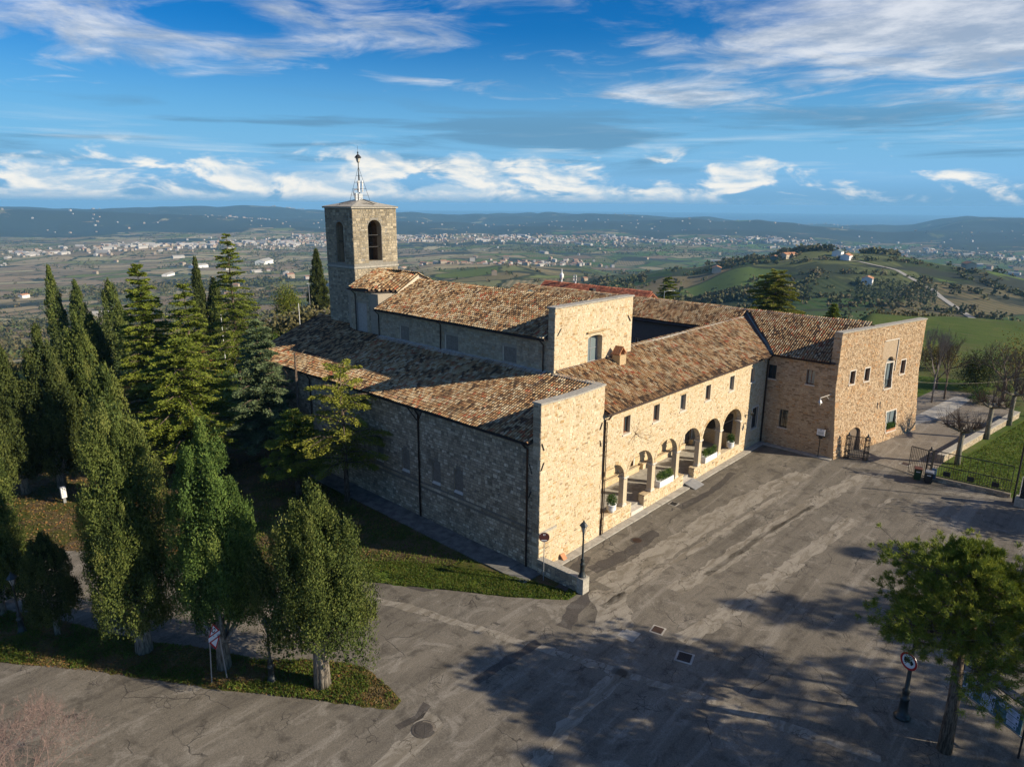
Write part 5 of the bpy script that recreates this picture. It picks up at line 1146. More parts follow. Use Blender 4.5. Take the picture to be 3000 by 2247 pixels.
def crown_obj(parts, mat, parent, name='crown', rnds=None):
    V = []; F = []; k = 0
    for v, f in parts: V.append(v); F.append(f + k); k += len(v)
    V = np.vstack(V); F = np.vstack(F)
    r = np.concatenate(rnds) if rnds else rng.random(len(F))
    return obj_np(name, V, F, MAT[mat], parent, r)
def trunk_obj(parent, paths, mat, name='trunk', n=8):
    m = MB()
    for pts, rad in paths: m.tube(pts, rad, n)
    return m.build(name, MAT[mat], parent, smooth=True)
def cypress(label, x, y, h, width, z0, mat='leaf_cypress', seed=0, lobes=3, z=None, lumps=130, per=300, barkm='bark_grey', trunk_r=.3, size=1.0, taper=1.0, leaf=.12, name='cypress_tree', group=None, low=.30, shape=None, inner=9000):
    """dense column made of upright lumps of scale-leaf sprays on several leaders round a trunk"""
    rg = np.random.default_rng(seed + 100); gzv = gz(x) if z is None else z
    t = thing(name, label, 'tree', (x, y, gzv), group); base = np.array([x, y, gzv]); R_ = width / 2
    prof = lambda u: np.clip(np.sin(np.pi * np.clip(u * (1 - low * .5) + low * .5, 0, 1)), 0, 1) ** .75 * (1 - u * .5 * taper)
    ax = [(0, 0, z0, h, R_ * (.84 if lobes else .95))]
    for k in range(lobes):
        a = 2.4 * k + rg.uniform(-.4, .4); d = R_ * rg.uniform(.42, .62); hh = z0 + (h - z0) * rg.uniform(.42, .86); ax.append((d * math.cos(a), d * math.sin(a), z0 + (hh - z0) * rg.uniform(0, .3) * (k % 3), hh, R_ * rg.uniform(.36, .52)))
    Ps = []; Ds = []; Ns = []; Rr = []; IP = []
    if shape: ax = [(q[0] * RGT.x + q[1] * FWD.x, q[0] * RGT.y + q[1] * FWD.y, q[2], q[3], q[4]) for q in shape]
    tot = sum((q[3] - q[2]) * q[4] for q in ax)
    for li, (ox, oy, a0, a1, rr) in enumerate(ax):
        n = max(10, int(lumps * (a1 - a0) * rr / tot)); u = np.sort(rg.random(n)) ** 1.1; ang = np.arange(n) * 2.399 + rg.normal(size=n) * .5
        pr = prof(u); la = (.30 + .50 * pr * min(1, rr / 1.2)) * size * rg.uniform(.6, 1.35, n) * .62; lz = la * rg.uniform(1.5, 2.4, n)
        rad = np.maximum(rr * pr - la * .45, 0) * rg.uniform(.74, 1.24, n) * np.where(rg.random(n) < .12, 1.18, 1.0)
        cz = a0 + (a1 - a0) * u * .95
        c = np.stack([ox + rad * np.cos(ang), oy + rad * np.sin(ang), cz], 1); out = np.stack([np.cos(ang), np.sin(ang), np.full(n, .15)], 1)
        s = unit(rg.normal(size=(n, per, 3))); s = unit(s + out[:, None, :] * .45 * (u < .93)[:, None, None])
        s[:, :, 2] = np.where(s[:, :, 2] < -.55, -s[:, :, 2], s[:, :, 2])
        rag = 1 + rg.normal(size=(n, per)) * .16 + .16 * np.sin(s[:, :, 0] * 7 + s[:, :, 2] * 5 + np.arange(n)[:, None])
        tip = 1 + np.clip(s[:, :, 2], 0, 1) ** 3 * .5
        pp = c[:, None, :] + s * np.stack([la, la, lz], 1)[:, None, :] * (rag * tip)[:, :, None]
        nn = unit(s * np.array([1, 1, .55]))
        dd = nn * .45 + np.array([0, 0, 1.25]) + rg.normal(size=(n, per, 3)) * .30
        Ps.append(pp.reshape(-1, 3)); Ds.append(dd.reshape(-1, 3)); Ns.append(nn.reshape(-1, 3)); Rr.append(np.clip(.44 + rg.normal(size=(n, 1)) * .20 + rg.normal(size=(n, per)) * .17 + (rag - 1) * .5, 0, 1).ravel())
        m_ = max(300, int(inner * (a1 - a0) * rr / tot)); u2 = rg.random(m_); a2 = rg.uniform(0, 6.283, m_); r2 = rr * prof(u2) * .80 * rg.random(m_) ** .4
        IP.append(np.stack([ox + r2 * np.cos(a2), oy + r2 * np.sin(a2), a0 + (a1 - a0) * u2 * .94], 1))
    Pp = np.vstack(Ps) + base; n = len(Pp)
    v, f = leaves(Pp, np.vstack(Ds), rg.uniform(.8, 1.7, n) * leaf, rg.uniform(.5, .85, n) * leaf, rg, np.vstack(Ns), .38)
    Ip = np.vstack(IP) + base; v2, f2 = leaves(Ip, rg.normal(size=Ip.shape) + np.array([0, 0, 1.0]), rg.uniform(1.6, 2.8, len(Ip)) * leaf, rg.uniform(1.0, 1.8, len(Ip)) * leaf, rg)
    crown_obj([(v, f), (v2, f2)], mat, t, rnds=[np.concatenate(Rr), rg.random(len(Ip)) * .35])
    b = Vector((x, y, gzv)); paths = [([b + Vector((0, 0, -.2)), b + Vector((.02, .03, z0 * .5)), b + Vector((0, 0, z0 + .8)), b + Vector((0, 0, z0 + (h - z0) * .3))], [trunk_r * 1.35, trunk_r, trunk_r * .7, .03])]
    for k in range(9):
        a = 6.28 * k / 9 + seed; paths.append(([b + Vector((trunk_r * .7 * math.cos(a), trunk_r * .7 * math.sin(a), -.2)), b + Vector((trunk_r * .62 * math.cos(a + .2), trunk_r * .62 * math.sin(a + .2), z0 * .9)), b + Vector((R_ * .5 * math.cos(a), R_ * .5 * math.sin(a), z0 + 1.0 + (k % 3) * .5))], [trunk_r * .62, trunk_r * .42, .03]))
    trunk_obj(t, paths, barkm)
    return t
def cedar(label, x, y, h, width, z0, mat='leaf_cedar', seed=0, z=None, levels=17, per=9, barkm='bark_brown', broken=0.0, dens=1.0, name='cedar_tree', power=.8, group=None, r_tr=.26, flat_=.06):
    """tiers of level boughs with needle sprays along them"""
    rg = np.random.default_rng(seed + 300); gzv = gz(x) if z is None else z
    if z is not None:
        zt = float(terrain_h(np.array([x]), np.array([y]))[0]); h += gzv - zt; z0 += max(0, gzv - zt) * .7; gzv = zt
    t = thing(name, label, 'tree', (x, y, gzv), group); base = np.array([x, y, gzv]); R_ = width / 2
    Ps = []; Ds = []; Nn = []; Rr = []; paths = [([Vector(base) + Vector((0, 0, -.2)), Vector(base) + Vector((.05, 0, h * .5)), Vector(base) + Vector((0, .04, h * .99))], [r_tr, r_tr * .6, .02])]
    nb = levels * per
    for k in range(nb):
        u = ((k + rg.random()) / nb); u = (math.floor(u * levels) + .5 + rg.normal() * .16) / levels; zz = z0 + (h - z0) * min(max(u, 0), .99)
        if broken and rg.random() < broken: continue
        L = max(.25, R_ * max(0, 1 - u) ** power * rg.uniform(.62, 1.12) + .18); a = k * 2.399 + rg.normal() * .3
        rise = rg.uniform(-.05, .28) * L * (.4 + u); tip = np.array([math.cos(a) * L, math.sin(a) * L, zz + rise - .10 * L]); st_ = np.array([0, 0, zz]); mid = (st_ + tip) / 2 + np.array([0, 0, .10 * L])
        if L > .9: paths.append(([Vector(base + st_), Vector(base + mid), Vector(base + tip)], [.02 + .02 * L * .7, .015 + .008 * L, .008]))
        n = int((28 + 165 * L) * dens); q = rg.random(n) ** .7; side = rg.normal(size=n) * (.10 + .17 * L * (1.05 - q)) ; p = (1 - q)[:, None] ** 2 * st_ + (2 * q * (1 - q))[:, None] * mid + (q ** 2)[:, None] * tip
        dirv = unit((tip - st_)[None])[0]; sd = np.array([-math.sin(a), math.cos(a), 0])
        p = p + side[:, None] * sd + rg.normal(size=(n, 3)) * np.array([.05, .05, flat_ * .8]) - np.array([0, 0, .14]) * (np.abs(side) ** 1.3)[:, None]
        Ps.append(p); Ds.append(dirv[None] * .8 + np.sign(side)[:, None] * sd * rg.uniform(.3, 1.2, (n, 1)) + rg.normal(size=(n, 3)) * np.array([.3, .3, .35]) + np.array([0, 0, .12]))
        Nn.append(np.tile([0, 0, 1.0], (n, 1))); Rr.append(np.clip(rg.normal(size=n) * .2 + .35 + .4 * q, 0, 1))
    Pp = np.vstack(Ps) + base; n = len(Pp); v, f = leaves(Pp, np.vstack(Ds), rg.uniform(.16, .32, n), rg.uniform(.06, .12, n), rg, np.vstack(Nn))
    crown_obj([(v, f)], mat, t, rnds=[np.concatenate(Rr)]); trunk_obj(t, paths, barkm, n=6)
    return t
def bushy(label, x, y, h, width, z0=0.3, mat='leaf_lime', seed=0, z=None, n=6000, leaf=.22, shape=1.0, name='broadleaf_tree', cat='tree', barkm='bark_brown', clumps=60, trunk_r=.12, group=None, lobe=.30):
    rg = np.random.default_rng(seed + 500); gzv = gz(x) if z is None else z
    t = thing(name, label, cat, (x, y, gzv), group); base = np.array([x, y, gzv]); R_ = width / 2; H = (h - z0) / 2
    d = unit(rg.normal(size=(clumps, 3))); rad = rg.random(clumps) ** .33 * .80; c = d * rad[:, None] * np.array([R_, R_, H])
    taper_ = 1 - np.clip(c[:, 2] / H, -1, 1) * .45 * shape; c[:, :2] *= taper_[:, None]; c[:, 2] += z0 + H
    per = n // clumps; p = c[:, None, :] + rg.normal(size=(clumps, per, 3)) * lobe * min(R_, H)
    p = p.reshape(-1, 3) + base; rr = np.clip(rg.normal(size=(clumps, 1)) * .2 + .5 + rg.normal(size=(clumps, per)) * .2, 0, 1).ravel()
    v, f = leaves(p, rg.normal(size=(len(p), 3)) + np.array([0, 0, .3]), rg.uniform(.6, 1.2, len(p)) * leaf, rg.uniform(.4, .7, len(p)) * leaf, rg)
    crown_obj([(v, f)], mat, t, name='crown' if cat == 'tree' else 'foliage', rnds=[rr])
    b = Vector(base); paths = [([b + Vector((0, 0, -.2)), b + Vector((0, 0, z0 + H))], [trunk_r, trunk_r * .5])]
    for k in range(6): q = Vector(c[k * (clumps // 6)]); paths.append(([b + Vector((0, 0, z0 * .8 + .1)), b + q * .6 + Vector((0, 0, .2)), b + q], [trunk_r * .5, trunk_r * .3, .01]))
    trunk_obj(t, paths, barkm, name='trunk' if cat == 'tree' else 'stem', n=6)
    return t
def twigs(m, p, d, L, r, depth, rg, spread=.55, up=.25, ratio=.72, kids=(2, 4), minr=.006):
    """recursive bare branching"""
    n = 3; pts = [p]; q = Vector(p); dd = Vector(d)
    for k in range(n):
        dd = (dd + Vector(rg.normal(size=3)) * .10 + Vector((0, 0, up * .12))).normalized(); q = q + dd * (L / n); pts.append(q.copy())
    m.tube(pts, [r, r * .88, r * .76, max(minr * .6, r * .6)], 5 if r > .04 else 3, cap=False)
    if depth <= 0: return
    for k in range(int(rg.integers(kids[0], kids[1] + 1))):
        f = rg.uniform(.45, 1.0); i = min(n, int(f * n) + 1); a = Vector(rg.normal(size=3)); a = (a - dd * a.dot(dd)).normalized()
        twigs(m, pts[i], (dd + a * spread * rg.uniform(.6, 1.3) + Vector((0, 0, up * .4))).normalized(), L * ratio * rg.uniform(.75, 1.15), max(minr, r * .56), depth - 1, rg, spread, up, ratio, kids, minr)
def bare_tree(label, x, y, h, z=None, seed=0, r=.14, depth=4, barkm='twig_brown', name='bare_tree', group=None, first=.38, spread=.55, up=.3, cat='tree', kids=(3, 4), minr=.008, trunks=1):
    rg = np.random.default_rng(seed + 700); gzv = gz(x) if z is None else z
    if z is not None: zt = float(terrain_h(np.array([x]), np.array([y]))[0]); h += gzv - zt; first += max(0, gzv - zt) / h * .6; gzv = zt
    t = thing(name, label, cat, (x, y, gzv), group)
    m = MB(); b = Vector((x, y, gzv)); m.tube([b + Vector((0, 0, -.2)), b + Vector((.05, .03, h * first * .5)), b + Vector((.02, .06, h * first))], [r * 1.25, r, r * .85], 8); m.build('trunk', MAT[barkm], t, smooth=True)
    m = MB()
    for k in range(5):
        a = 6.28 * k / 5 + rg.random(); twigs(m, b + Vector((.02, .06, h * first - .1 - .15 * (k % 3))), (Vector((math.cos(a) * spread, math.sin(a) * spread, 1.0))).normalized(), h * (1 - first) * .42, r * .5, depth - 1, rg, spread, up, .70, kids, minr)
    m.build('crown', MAT[barkm], t); return t
def pollard(label, x, y, h, width, seed=0):
    """pollarded plane: short trunk, knuckled limbs, fans of thin shoots"""
    rg = np.random.default_rng(seed + 900); z = gz(x); t = thing('plane_tree', label, 'tree', (x, y, z), 'pollarded planes along the low wall'); b = Vector((x, y, z)); ht = h * .56
    m = MB(); m.tube([b + Vector((0, 0, -.2)), b + Vector((0, .03, ht * .5)), b + Vector((.04, 0, ht))], [.27, .21, .20], 10)
    knobs = []
    for k in range(5):
        a = 6.28 * k / 5 + rg.random() * .6; l = width * rg.uniform(.22, .34); e = b + Vector((math.cos(a) * l, math.sin(a) * l, ht + rg.uniform(.25, .6))); m.tube([b + Vector((0, 0, ht - .1)), b + Vector((math.cos(a) * l * .5, math.sin(a) * l * .5, ht + .1)), e], [.15, .12, .13], 7); knobs.append((e, a)); knobs.append((b + Vector((math.cos(a) * l * .5, math.sin(a) * l * .5, ht + .12)), a))
    m.build('trunk', MAT['bark_plane'], t, smooth=True)
    m = MB()
    for e, a in knobs:
        for k in range(26):
            d = Vector((math.cos(a) * .45, math.sin(a) * .45, .9)) + Vector(rg.normal(size=3)) * .62; d.z = max(d.z, -.1); d.normalize(); l = rg.uniform(.7, 1.55)
            m.tube([e, e + d * l * .5 + Vector((0, 0, .06)), e + d * l + Vector((0, 0, .22 * l))], [.02, .014, .006], 3, cap=False)
    m.build('crown', MAT['twig_brown'], t); return t
def pine(label, x, y, h, width, z0, seed=0, tufts=620, mat='leaf_pine', name='pine_tree', tz=1.0, per=34, tops=None, z=None, r_tr=.24, limb=18):
    rg = np.random.default_rng(seed + 1100); gzv = gz(x) if z is None else z; t = thing(name, label, 'tree', (x, y, gzv)); base = np.array([x, y, gzv]); b = Vector(base); R_ = width / 2
    m = MB(); tr = [b + Vector((0, 0, -.2)), b + Vector((.06, .03, h * .25)), b + Vector((-.10, .12, h * .5)), b + Vector((.05, .02, h * .75)), b + Vector((-.1, .06, h * .97))]; m.tube(tr, [r_tr * 1.3, r_tr, r_tr * .75, r_tr * .4, .03], 10)
    m.build('trunk', MAT['bark_brown'], t, smooth=True)
    lm = MB(); C_ = []
    for k in range(limb):
        u = (k + .5) / limb; zz = z0 + (h - z0) * u * .96; a = k * 2.399 + rg.normal() * .2
        L = R_ * (math.sin(math.pi * min(1, u * .72 + .20)) ** .8) * (1 - u * .58) * rg.uniform(.58, 1.2); rise = L * rg.uniform(.05, .35)
        s_ = b + Vector((0, 0, zz - rise * .6)); e = b + Vector((math.cos(a) * L, math.sin(a) * L, zz + rise * .5)); mid = s_.lerp(e, .5) + Vector((0, 0, -.1 * L)); lm.tube([s_, mid, e], [.025 + .03 * L * .5, .02 + .012 * L, .012], 5, cap=False)
        nt = int(tufts / limb * (.35 + L / R_)); q = rg.random(nt) ** .55
        pc = np.array([list(s_.lerp(e, float(v))) for v in q]) + rg.normal(size=(nt, 3)) * np.array([1, 1, .62]) * (.10 + .15 * L); C_.append(pc)
        for j in range(0, nt, 3): lm.tube([s_.lerp(e, max(.1, float(q[j]) - .12)), Vector(pc[j])], [.014, .006], 3, cap=False)
    lm.build('limbs', MAT['bark_brown'], t)
    C_ = np.vstack(C_); n = len(C_); outv = unit(C_ - (base + np.array([0, 0, z0 + (h - z0) * .35]))) + np.array([0, 0, .55])
    dv = unit(outv[:, None, :] * .75 + rg.normal(size=(n, per, 3)) * .62); l = rg.uniform(.15, .25, (n, 1)) * tz
    pp = C_[:, None, :] + dv * (l[:, :, None] * .5) + rg.normal(size=(n, per, 3)) * .05; rr = np.clip(rg.normal(size=(n, 1)) * .17 + .5 + rg.normal(size=(n, per)) * .17, 0, 1)
    N = n * per; v, f = leaves(pp.reshape(-1, 3), dv.reshape(-1, 3), np.broadcast_to(l, (n, per)).ravel(), rg.uniform(.016, .032, N) * tz, rg)
    crown_obj([(v, f)], mat, t, rnds=[rr.ravel()]); return t

# cypresses along the verge, right to left
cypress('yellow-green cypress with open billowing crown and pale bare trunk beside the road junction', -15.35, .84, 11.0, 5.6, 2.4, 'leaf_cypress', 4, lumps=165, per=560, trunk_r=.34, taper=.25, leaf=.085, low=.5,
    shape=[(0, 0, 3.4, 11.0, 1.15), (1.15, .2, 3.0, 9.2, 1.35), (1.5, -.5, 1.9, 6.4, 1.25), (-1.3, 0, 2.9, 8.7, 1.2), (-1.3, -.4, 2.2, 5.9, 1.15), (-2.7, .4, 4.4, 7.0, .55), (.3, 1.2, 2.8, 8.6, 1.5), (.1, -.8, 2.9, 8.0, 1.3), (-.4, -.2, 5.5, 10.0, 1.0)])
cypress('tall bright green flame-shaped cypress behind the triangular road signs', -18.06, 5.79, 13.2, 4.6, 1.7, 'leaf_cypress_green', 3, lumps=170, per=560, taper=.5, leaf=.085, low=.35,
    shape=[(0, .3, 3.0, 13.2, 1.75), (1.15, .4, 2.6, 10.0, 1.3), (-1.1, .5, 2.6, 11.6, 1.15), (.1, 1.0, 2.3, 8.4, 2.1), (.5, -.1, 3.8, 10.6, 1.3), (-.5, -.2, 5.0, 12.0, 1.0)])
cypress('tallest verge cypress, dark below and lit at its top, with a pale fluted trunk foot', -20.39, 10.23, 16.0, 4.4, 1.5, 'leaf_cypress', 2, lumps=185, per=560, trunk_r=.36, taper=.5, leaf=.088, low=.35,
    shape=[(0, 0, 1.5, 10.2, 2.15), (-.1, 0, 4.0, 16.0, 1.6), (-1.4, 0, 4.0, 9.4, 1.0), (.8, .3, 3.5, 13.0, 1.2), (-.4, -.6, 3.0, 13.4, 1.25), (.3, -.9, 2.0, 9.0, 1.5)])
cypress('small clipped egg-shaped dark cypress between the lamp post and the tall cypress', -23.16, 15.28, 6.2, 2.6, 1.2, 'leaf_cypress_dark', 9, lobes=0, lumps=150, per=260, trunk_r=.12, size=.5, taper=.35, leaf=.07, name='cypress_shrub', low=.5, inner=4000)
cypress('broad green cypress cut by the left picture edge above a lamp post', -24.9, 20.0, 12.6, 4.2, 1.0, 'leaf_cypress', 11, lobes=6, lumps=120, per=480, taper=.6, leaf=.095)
# dark stand behind the side road
for k, (x, y, h_, w_, lab) in enumerate([(-19.4, 39.0, 11.9, 3.8, 'dark cypress on the far left of the stand behind the side road'), (-17.0, 38.2, 13.8, 4.2, 'dark cypress in the middle of the stand behind the white utility box'), (-13.6, 40.6, 14.3, 4.2, 'dark cypress rising highest in the stand beside the cedars'), (-14.6, 31.5, 11.8, 3.6, 'lit bushy cypress in front of the dark stand, beside the tallest verge cypress'), (-22.6, 35.8, 10.8, 4.4, 'wide dark cypress at the left picture edge above the side road'), (-10.6, 47.5, 13.0, 3.4, 'cypress filling the gap between the dark stand and the first cedar')]):
    cypress(lab, x, y, h_, w_, 1.4, 'leaf_cypress_dark' if k not in (3, 2) else 'leaf_cypress', 20 + k, lobes=5, lumps=100, per=320, group='cypresses behind the side road', taper=.5, size=1.1, leaf=.15, inner=4000)
for k, (x, y, h_, w_, lab) in enumerate([(-1.56, 98.3, 16.4, 3.0, 'slender tall cypress standing clear against the valley fields'), (.94, 95.6, 14.3, 3.6, 'ragged split-topped cypress beside the slender tall one'), (4.44, 91.7, 14.6, 4.6, 'stout twin-topped cypress left of the tall cedars'), (13.6, 81.2, 15.0, 2.2, 'thin black cypress beside the tallest cedar, higher of the close pair'), (15.6, 80.2, 12.2, 2.4, 'thin black cypress beside the tallest cedar, lower of the close pair')]):
    cypress(lab, x, y, h_, w_, 1.2, 'leaf_cypress_dark' if k > 2 else 'leaf_cypress', 40 + k, lobes=3 if k in (1, 2) else 2, z=-2.9 if k < 3 else .2, lumps=100, per=150, size=1.1, taper=.55, leaf=.2, inner=2500, group='cypresses at the plateau edge')
for k, (x, y, h_, w_, lab) in enumerate([(-8.5, 66, 8.5, 4.2, 'rounded dark evergreen behind the dark cypress stand'), (-3.2, 74, 9.5, 4.0, 'rounded olive-green evergreen below the slender tall cypress'), (-17, 62, 7.5, 5.0, 'low dark evergreen at the left edge behind the stand')]):
    bushy(lab, x, y, h_, w_, .5, 'leaf_cypress_dark', 60 + k, n=5000, leaf=.3, name='evergreen_tree', group='rounded evergreens at the plateau edge')
# cedars beside the church
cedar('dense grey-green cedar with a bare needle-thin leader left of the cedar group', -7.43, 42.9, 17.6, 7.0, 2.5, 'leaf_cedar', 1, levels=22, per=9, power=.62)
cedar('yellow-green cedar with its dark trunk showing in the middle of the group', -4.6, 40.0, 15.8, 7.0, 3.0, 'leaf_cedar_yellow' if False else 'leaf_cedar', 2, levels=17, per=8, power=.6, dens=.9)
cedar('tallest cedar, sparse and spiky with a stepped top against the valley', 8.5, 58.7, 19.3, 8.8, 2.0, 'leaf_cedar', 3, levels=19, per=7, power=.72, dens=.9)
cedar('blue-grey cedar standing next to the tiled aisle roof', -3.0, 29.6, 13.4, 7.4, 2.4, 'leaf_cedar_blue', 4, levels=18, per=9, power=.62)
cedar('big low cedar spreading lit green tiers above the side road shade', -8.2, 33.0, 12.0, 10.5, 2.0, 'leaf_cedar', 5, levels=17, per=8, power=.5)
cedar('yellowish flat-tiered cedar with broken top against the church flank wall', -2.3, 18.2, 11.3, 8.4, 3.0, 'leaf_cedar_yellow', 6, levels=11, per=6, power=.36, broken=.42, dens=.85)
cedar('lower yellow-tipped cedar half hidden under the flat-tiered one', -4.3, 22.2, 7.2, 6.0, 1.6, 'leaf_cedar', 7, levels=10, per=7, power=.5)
t = thing('dead_tree', 'dead bare trunk with a few snapped branches standing before the church eave', 'tree', (-1.2, 26.9, 0)); m = MB(); rg_ = np.random.default_rng(5); b = Vector((-1.2, 26.9, -.1)); m.tube([b, b + Vector((.05, 0, 5.5)), b + Vector((.1, .05, 10.7))], [.2, .15, .07], 7); m.build('trunk', MAT['bark_brown'], t)
m = MB()
for k in range(10):
    a = rg_.uniform(0, 6.28); zz = 5.5 + k * .5; twigs(m, b + Vector((.06, 0, zz)), Vector((math.cos(a), math.sin(a), .15)).normalized(), rg_.uniform(.8, 1.9), .035, 1, rg_, .5, .3, .5, (1, 2))
m.build('branch', MAT['twig_brown'], t)
bushy('lime-yellow conical tree on the lawn left of the bell tower', 37.6, 98.9, 7.6, 4.8, .4, 'leaf_lime', 1, n=7000, leaf=.26, shape=1.0)
cedar('dark narrow fir close to the left side of the bell tower', 47.6, 103.2, 12.8, 5.4, .6, 'leaf_cypress_dark', 8, levels=22, per=9, power=.75, name='fir_tree', dens=1.5, flat_=.3)
bushy('small rust-orange tree between the cedars', 5.5, 62, 6.6, 4.4, .8, 'leaf_orange', 2, n=1500, leaf=.26, clumps=40)
bushy('low orange-brown bush at the foot of the dark cypresses', -6.4, 57, 4.8, 3.6, .2, 'leaf_orange', 3, n=1500, leaf=.26, clumps=40, name='autumn_bush', cat='bush')
bushy('big spreading leafy bush behind the lime-yellow tree', 32, 106, 4.6, 7.5, .2, 'leaf_cypress', 4, n=4200, leaf=.3, name='evergreen_bush', cat='bush')
bushy('rounded light green bush at the near end of the cedar lawn', 1.0, 72, 5.6, 5.4, .2, 'leaf_cypress', 5, n=4200, leaf=.3, name='evergreen_bush', cat='bush')
# the pine in the right foreground and the pines beyond the frame whose shadows cross the asphalt
pine('bushy long-needled pine leaning over the notice board in the right foreground', .94, -22.73, 9.8, 10.2, 5.1, 1, tufts=3200, per=52, limb=28)
for k, (x, y, h_, w_) in enumerate([(13, -38.5, 17, 9), (5, -41, 17, 9), (22, -42, 17, 9), (33, -45, 17, 9), (-4, -40, 15, 8), (-13, -43, 16, 8.5), (28, -50, 18, 9), (15, -50, 18, 9), (4, -34.5, 14, 7), (-3, -34.5, 13, 6.5)]):
    pine('umbrella pine standing beyond the right edge of the car park', x, y, h_, w_, h_ * .5, 10 + k, tufts=900, per=18, tz=2.2, limb=16)['group'] = 'pines beyond the car park'
bushy('dense round clipped tree at the right of the car park by the gate pier', 35.2, -32.6, 8.6, 6.4, 3.4, 'leaf_cypress_dark', 9, n=9000, leaf=.3, shape=0, name='clipped_tree', trunk_r=.2)
# trees by the driveway
pollard('pollarded plane nearest the gate, thin shoots fanning from knuckled limbs', 39.42, -15.6, 5.7, 4.4, 1)
pollard('second pollarded plane along the low stone wall, trunk half hidden by the wall', 49.12, -16.2, 6.0, 4.8, 2)
pollard('pollarded plane farthest along the low stone wall near the right edge', 55.68, -17.1, 6.0, 4.6, 3)
bare_tree('slim pale bare tree standing just right of the end wing', 59.4, -9.1, 8.6, seed=1, r=.1, depth=5, barkm='twig_pale', spread=.35, up=.6)
bare_tree('slim brown bare tree behind the pale one on the meadow lawn', 62.1, -9.8, 7.4, seed=2, r=.1, depth=5, spread=.35, up=.6)
for k, (x, y, h_, lab) in enumerate([(60.5, -17.9, 6.4, 'twiggy brown bare tree just past the end of the low stone wall'), (68.5, -19.5, 7.2, 'twiggy grey bare tree behind the farthest plane by the right edge'), (72, -12.5, 6.0, 'low-branched bare tree beside the black evergreen'), (66.5, -8.0, 6.2, 'thin bare sapling between the slim bare trees and the evergreen')]):
    bare_tree(lab, x, y, h_, seed=70 + k, r=.12, depth=5, first=.22, spread=.75, up=.25)
bushy('nearly black round evergreen on the lawn beyond the driveway', 69.5, -11.6, 4.4, 4.2, .2, 'leaf_cypress_dark', 7, n=5000, leaf=.22, shape=1.0, name='evergreen_tree')
bare_tree('wide bare tree with dark forked limbs at the right edge', 64.0, -15.2, 7.6, seed=3, r=.2, depth=5, spread=.8, up=.2)
for k, (x, y, h_, w_, lab) in enumerate([(74, -15.0, 6.5, 5.5, 'ochre-leaved willow behind the wide bare tree'), (82, -20, 7, 6, 'yellowish weeping tree at the right picture edge'), (78, -5.5, 3.4, 5.5, 'golden-brown shrub beside the end wing corner')]):
    bushy(lab, x, y, h_, w_, .4, 'leaf_ochre', 30 + k, n=2200, leaf=.24, name='autumn_tree' if k < 2 else 'autumn_shrub', cat='tree' if k < 2 else 'bush')
for k, (x, y, h_, w_, lab) in enumerate([(62.5, -13.2, 1.1, 2.6, 'low clipped hedge clump at the end of the driveway'), (66, -12.6, 1.2, 3.0, 'low dark shrub behind the planted bed at the driveway end')]):
    bushy(lab, x, y, h_, w_, .05, 'leaf_box', 40 + k, n=1800, leaf=.12, shape=0, name='shrub', cat='bush')
cedar('large broad cedar with golden-green tiers rising behind the wing roof', 87.7, 22.2, 13.4, 13.5, 1.2, 'leaf_cedar_yellow', 11, levels=15, per=10, power=.45, z=-1.2, dens=1.5); cedar('small drooping cedar right of the large cedar behind the wing roof', 94.8, 14.5, 7.6, 4.4, .8, 'leaf_cedar', 12, levels=15, per=7, power=.8, z=-1.0)
cedar('bushy green conifer beside the street lamp behind the red roof', 106, 54.0, 9.2, 9.0, .6, 'leaf_cedar', 13, levels=14, per=9, power=.55, z=-1.6, dens=1.3)
for k, (x, y) in enumerate([(74, 66), (80, 60), (86, 57), (92, 52), (70, 72)]):
    bare_tree('leafless grey tree in the row behind the red-roofed house', x, y, 7.2, z=-.6, seed=20 + k, r=.13, depth=4, barkm='twig_pale', group='bare trees behind the red roof', first=.15, spread=.85, up=.3)
bare_tree('round leafless grey tree seen left of the red-roofed house', 66, 82, 8.0, z=-1.5, seed=30, r=.13, depth=5, barkm='twig_pale', first=.15, spread=.9)
# reddish bare bush close to the camera at the lower left
for k, (x, y) in enumerate([(-27.4, 3.0), (-28.4, 5.2), (-27.2, .6)]):
    bare_tree(['reddish leafless thicket filling the lower left corner, middle stems', 'reddish leafless thicket at the left picture edge', 'reddish leafless thicket along the bottom picture edge'][k], x, y, (4.4, 4.3, 3.6)[k], seed=50 + k, r=.05, depth=6, barkm='twig_red', first=.12, spread=.8, up=.2, kids=(3, 4), minr=.004, name='bare_shrub', cat='bush', group='leafless shrubs in the lower left corner')

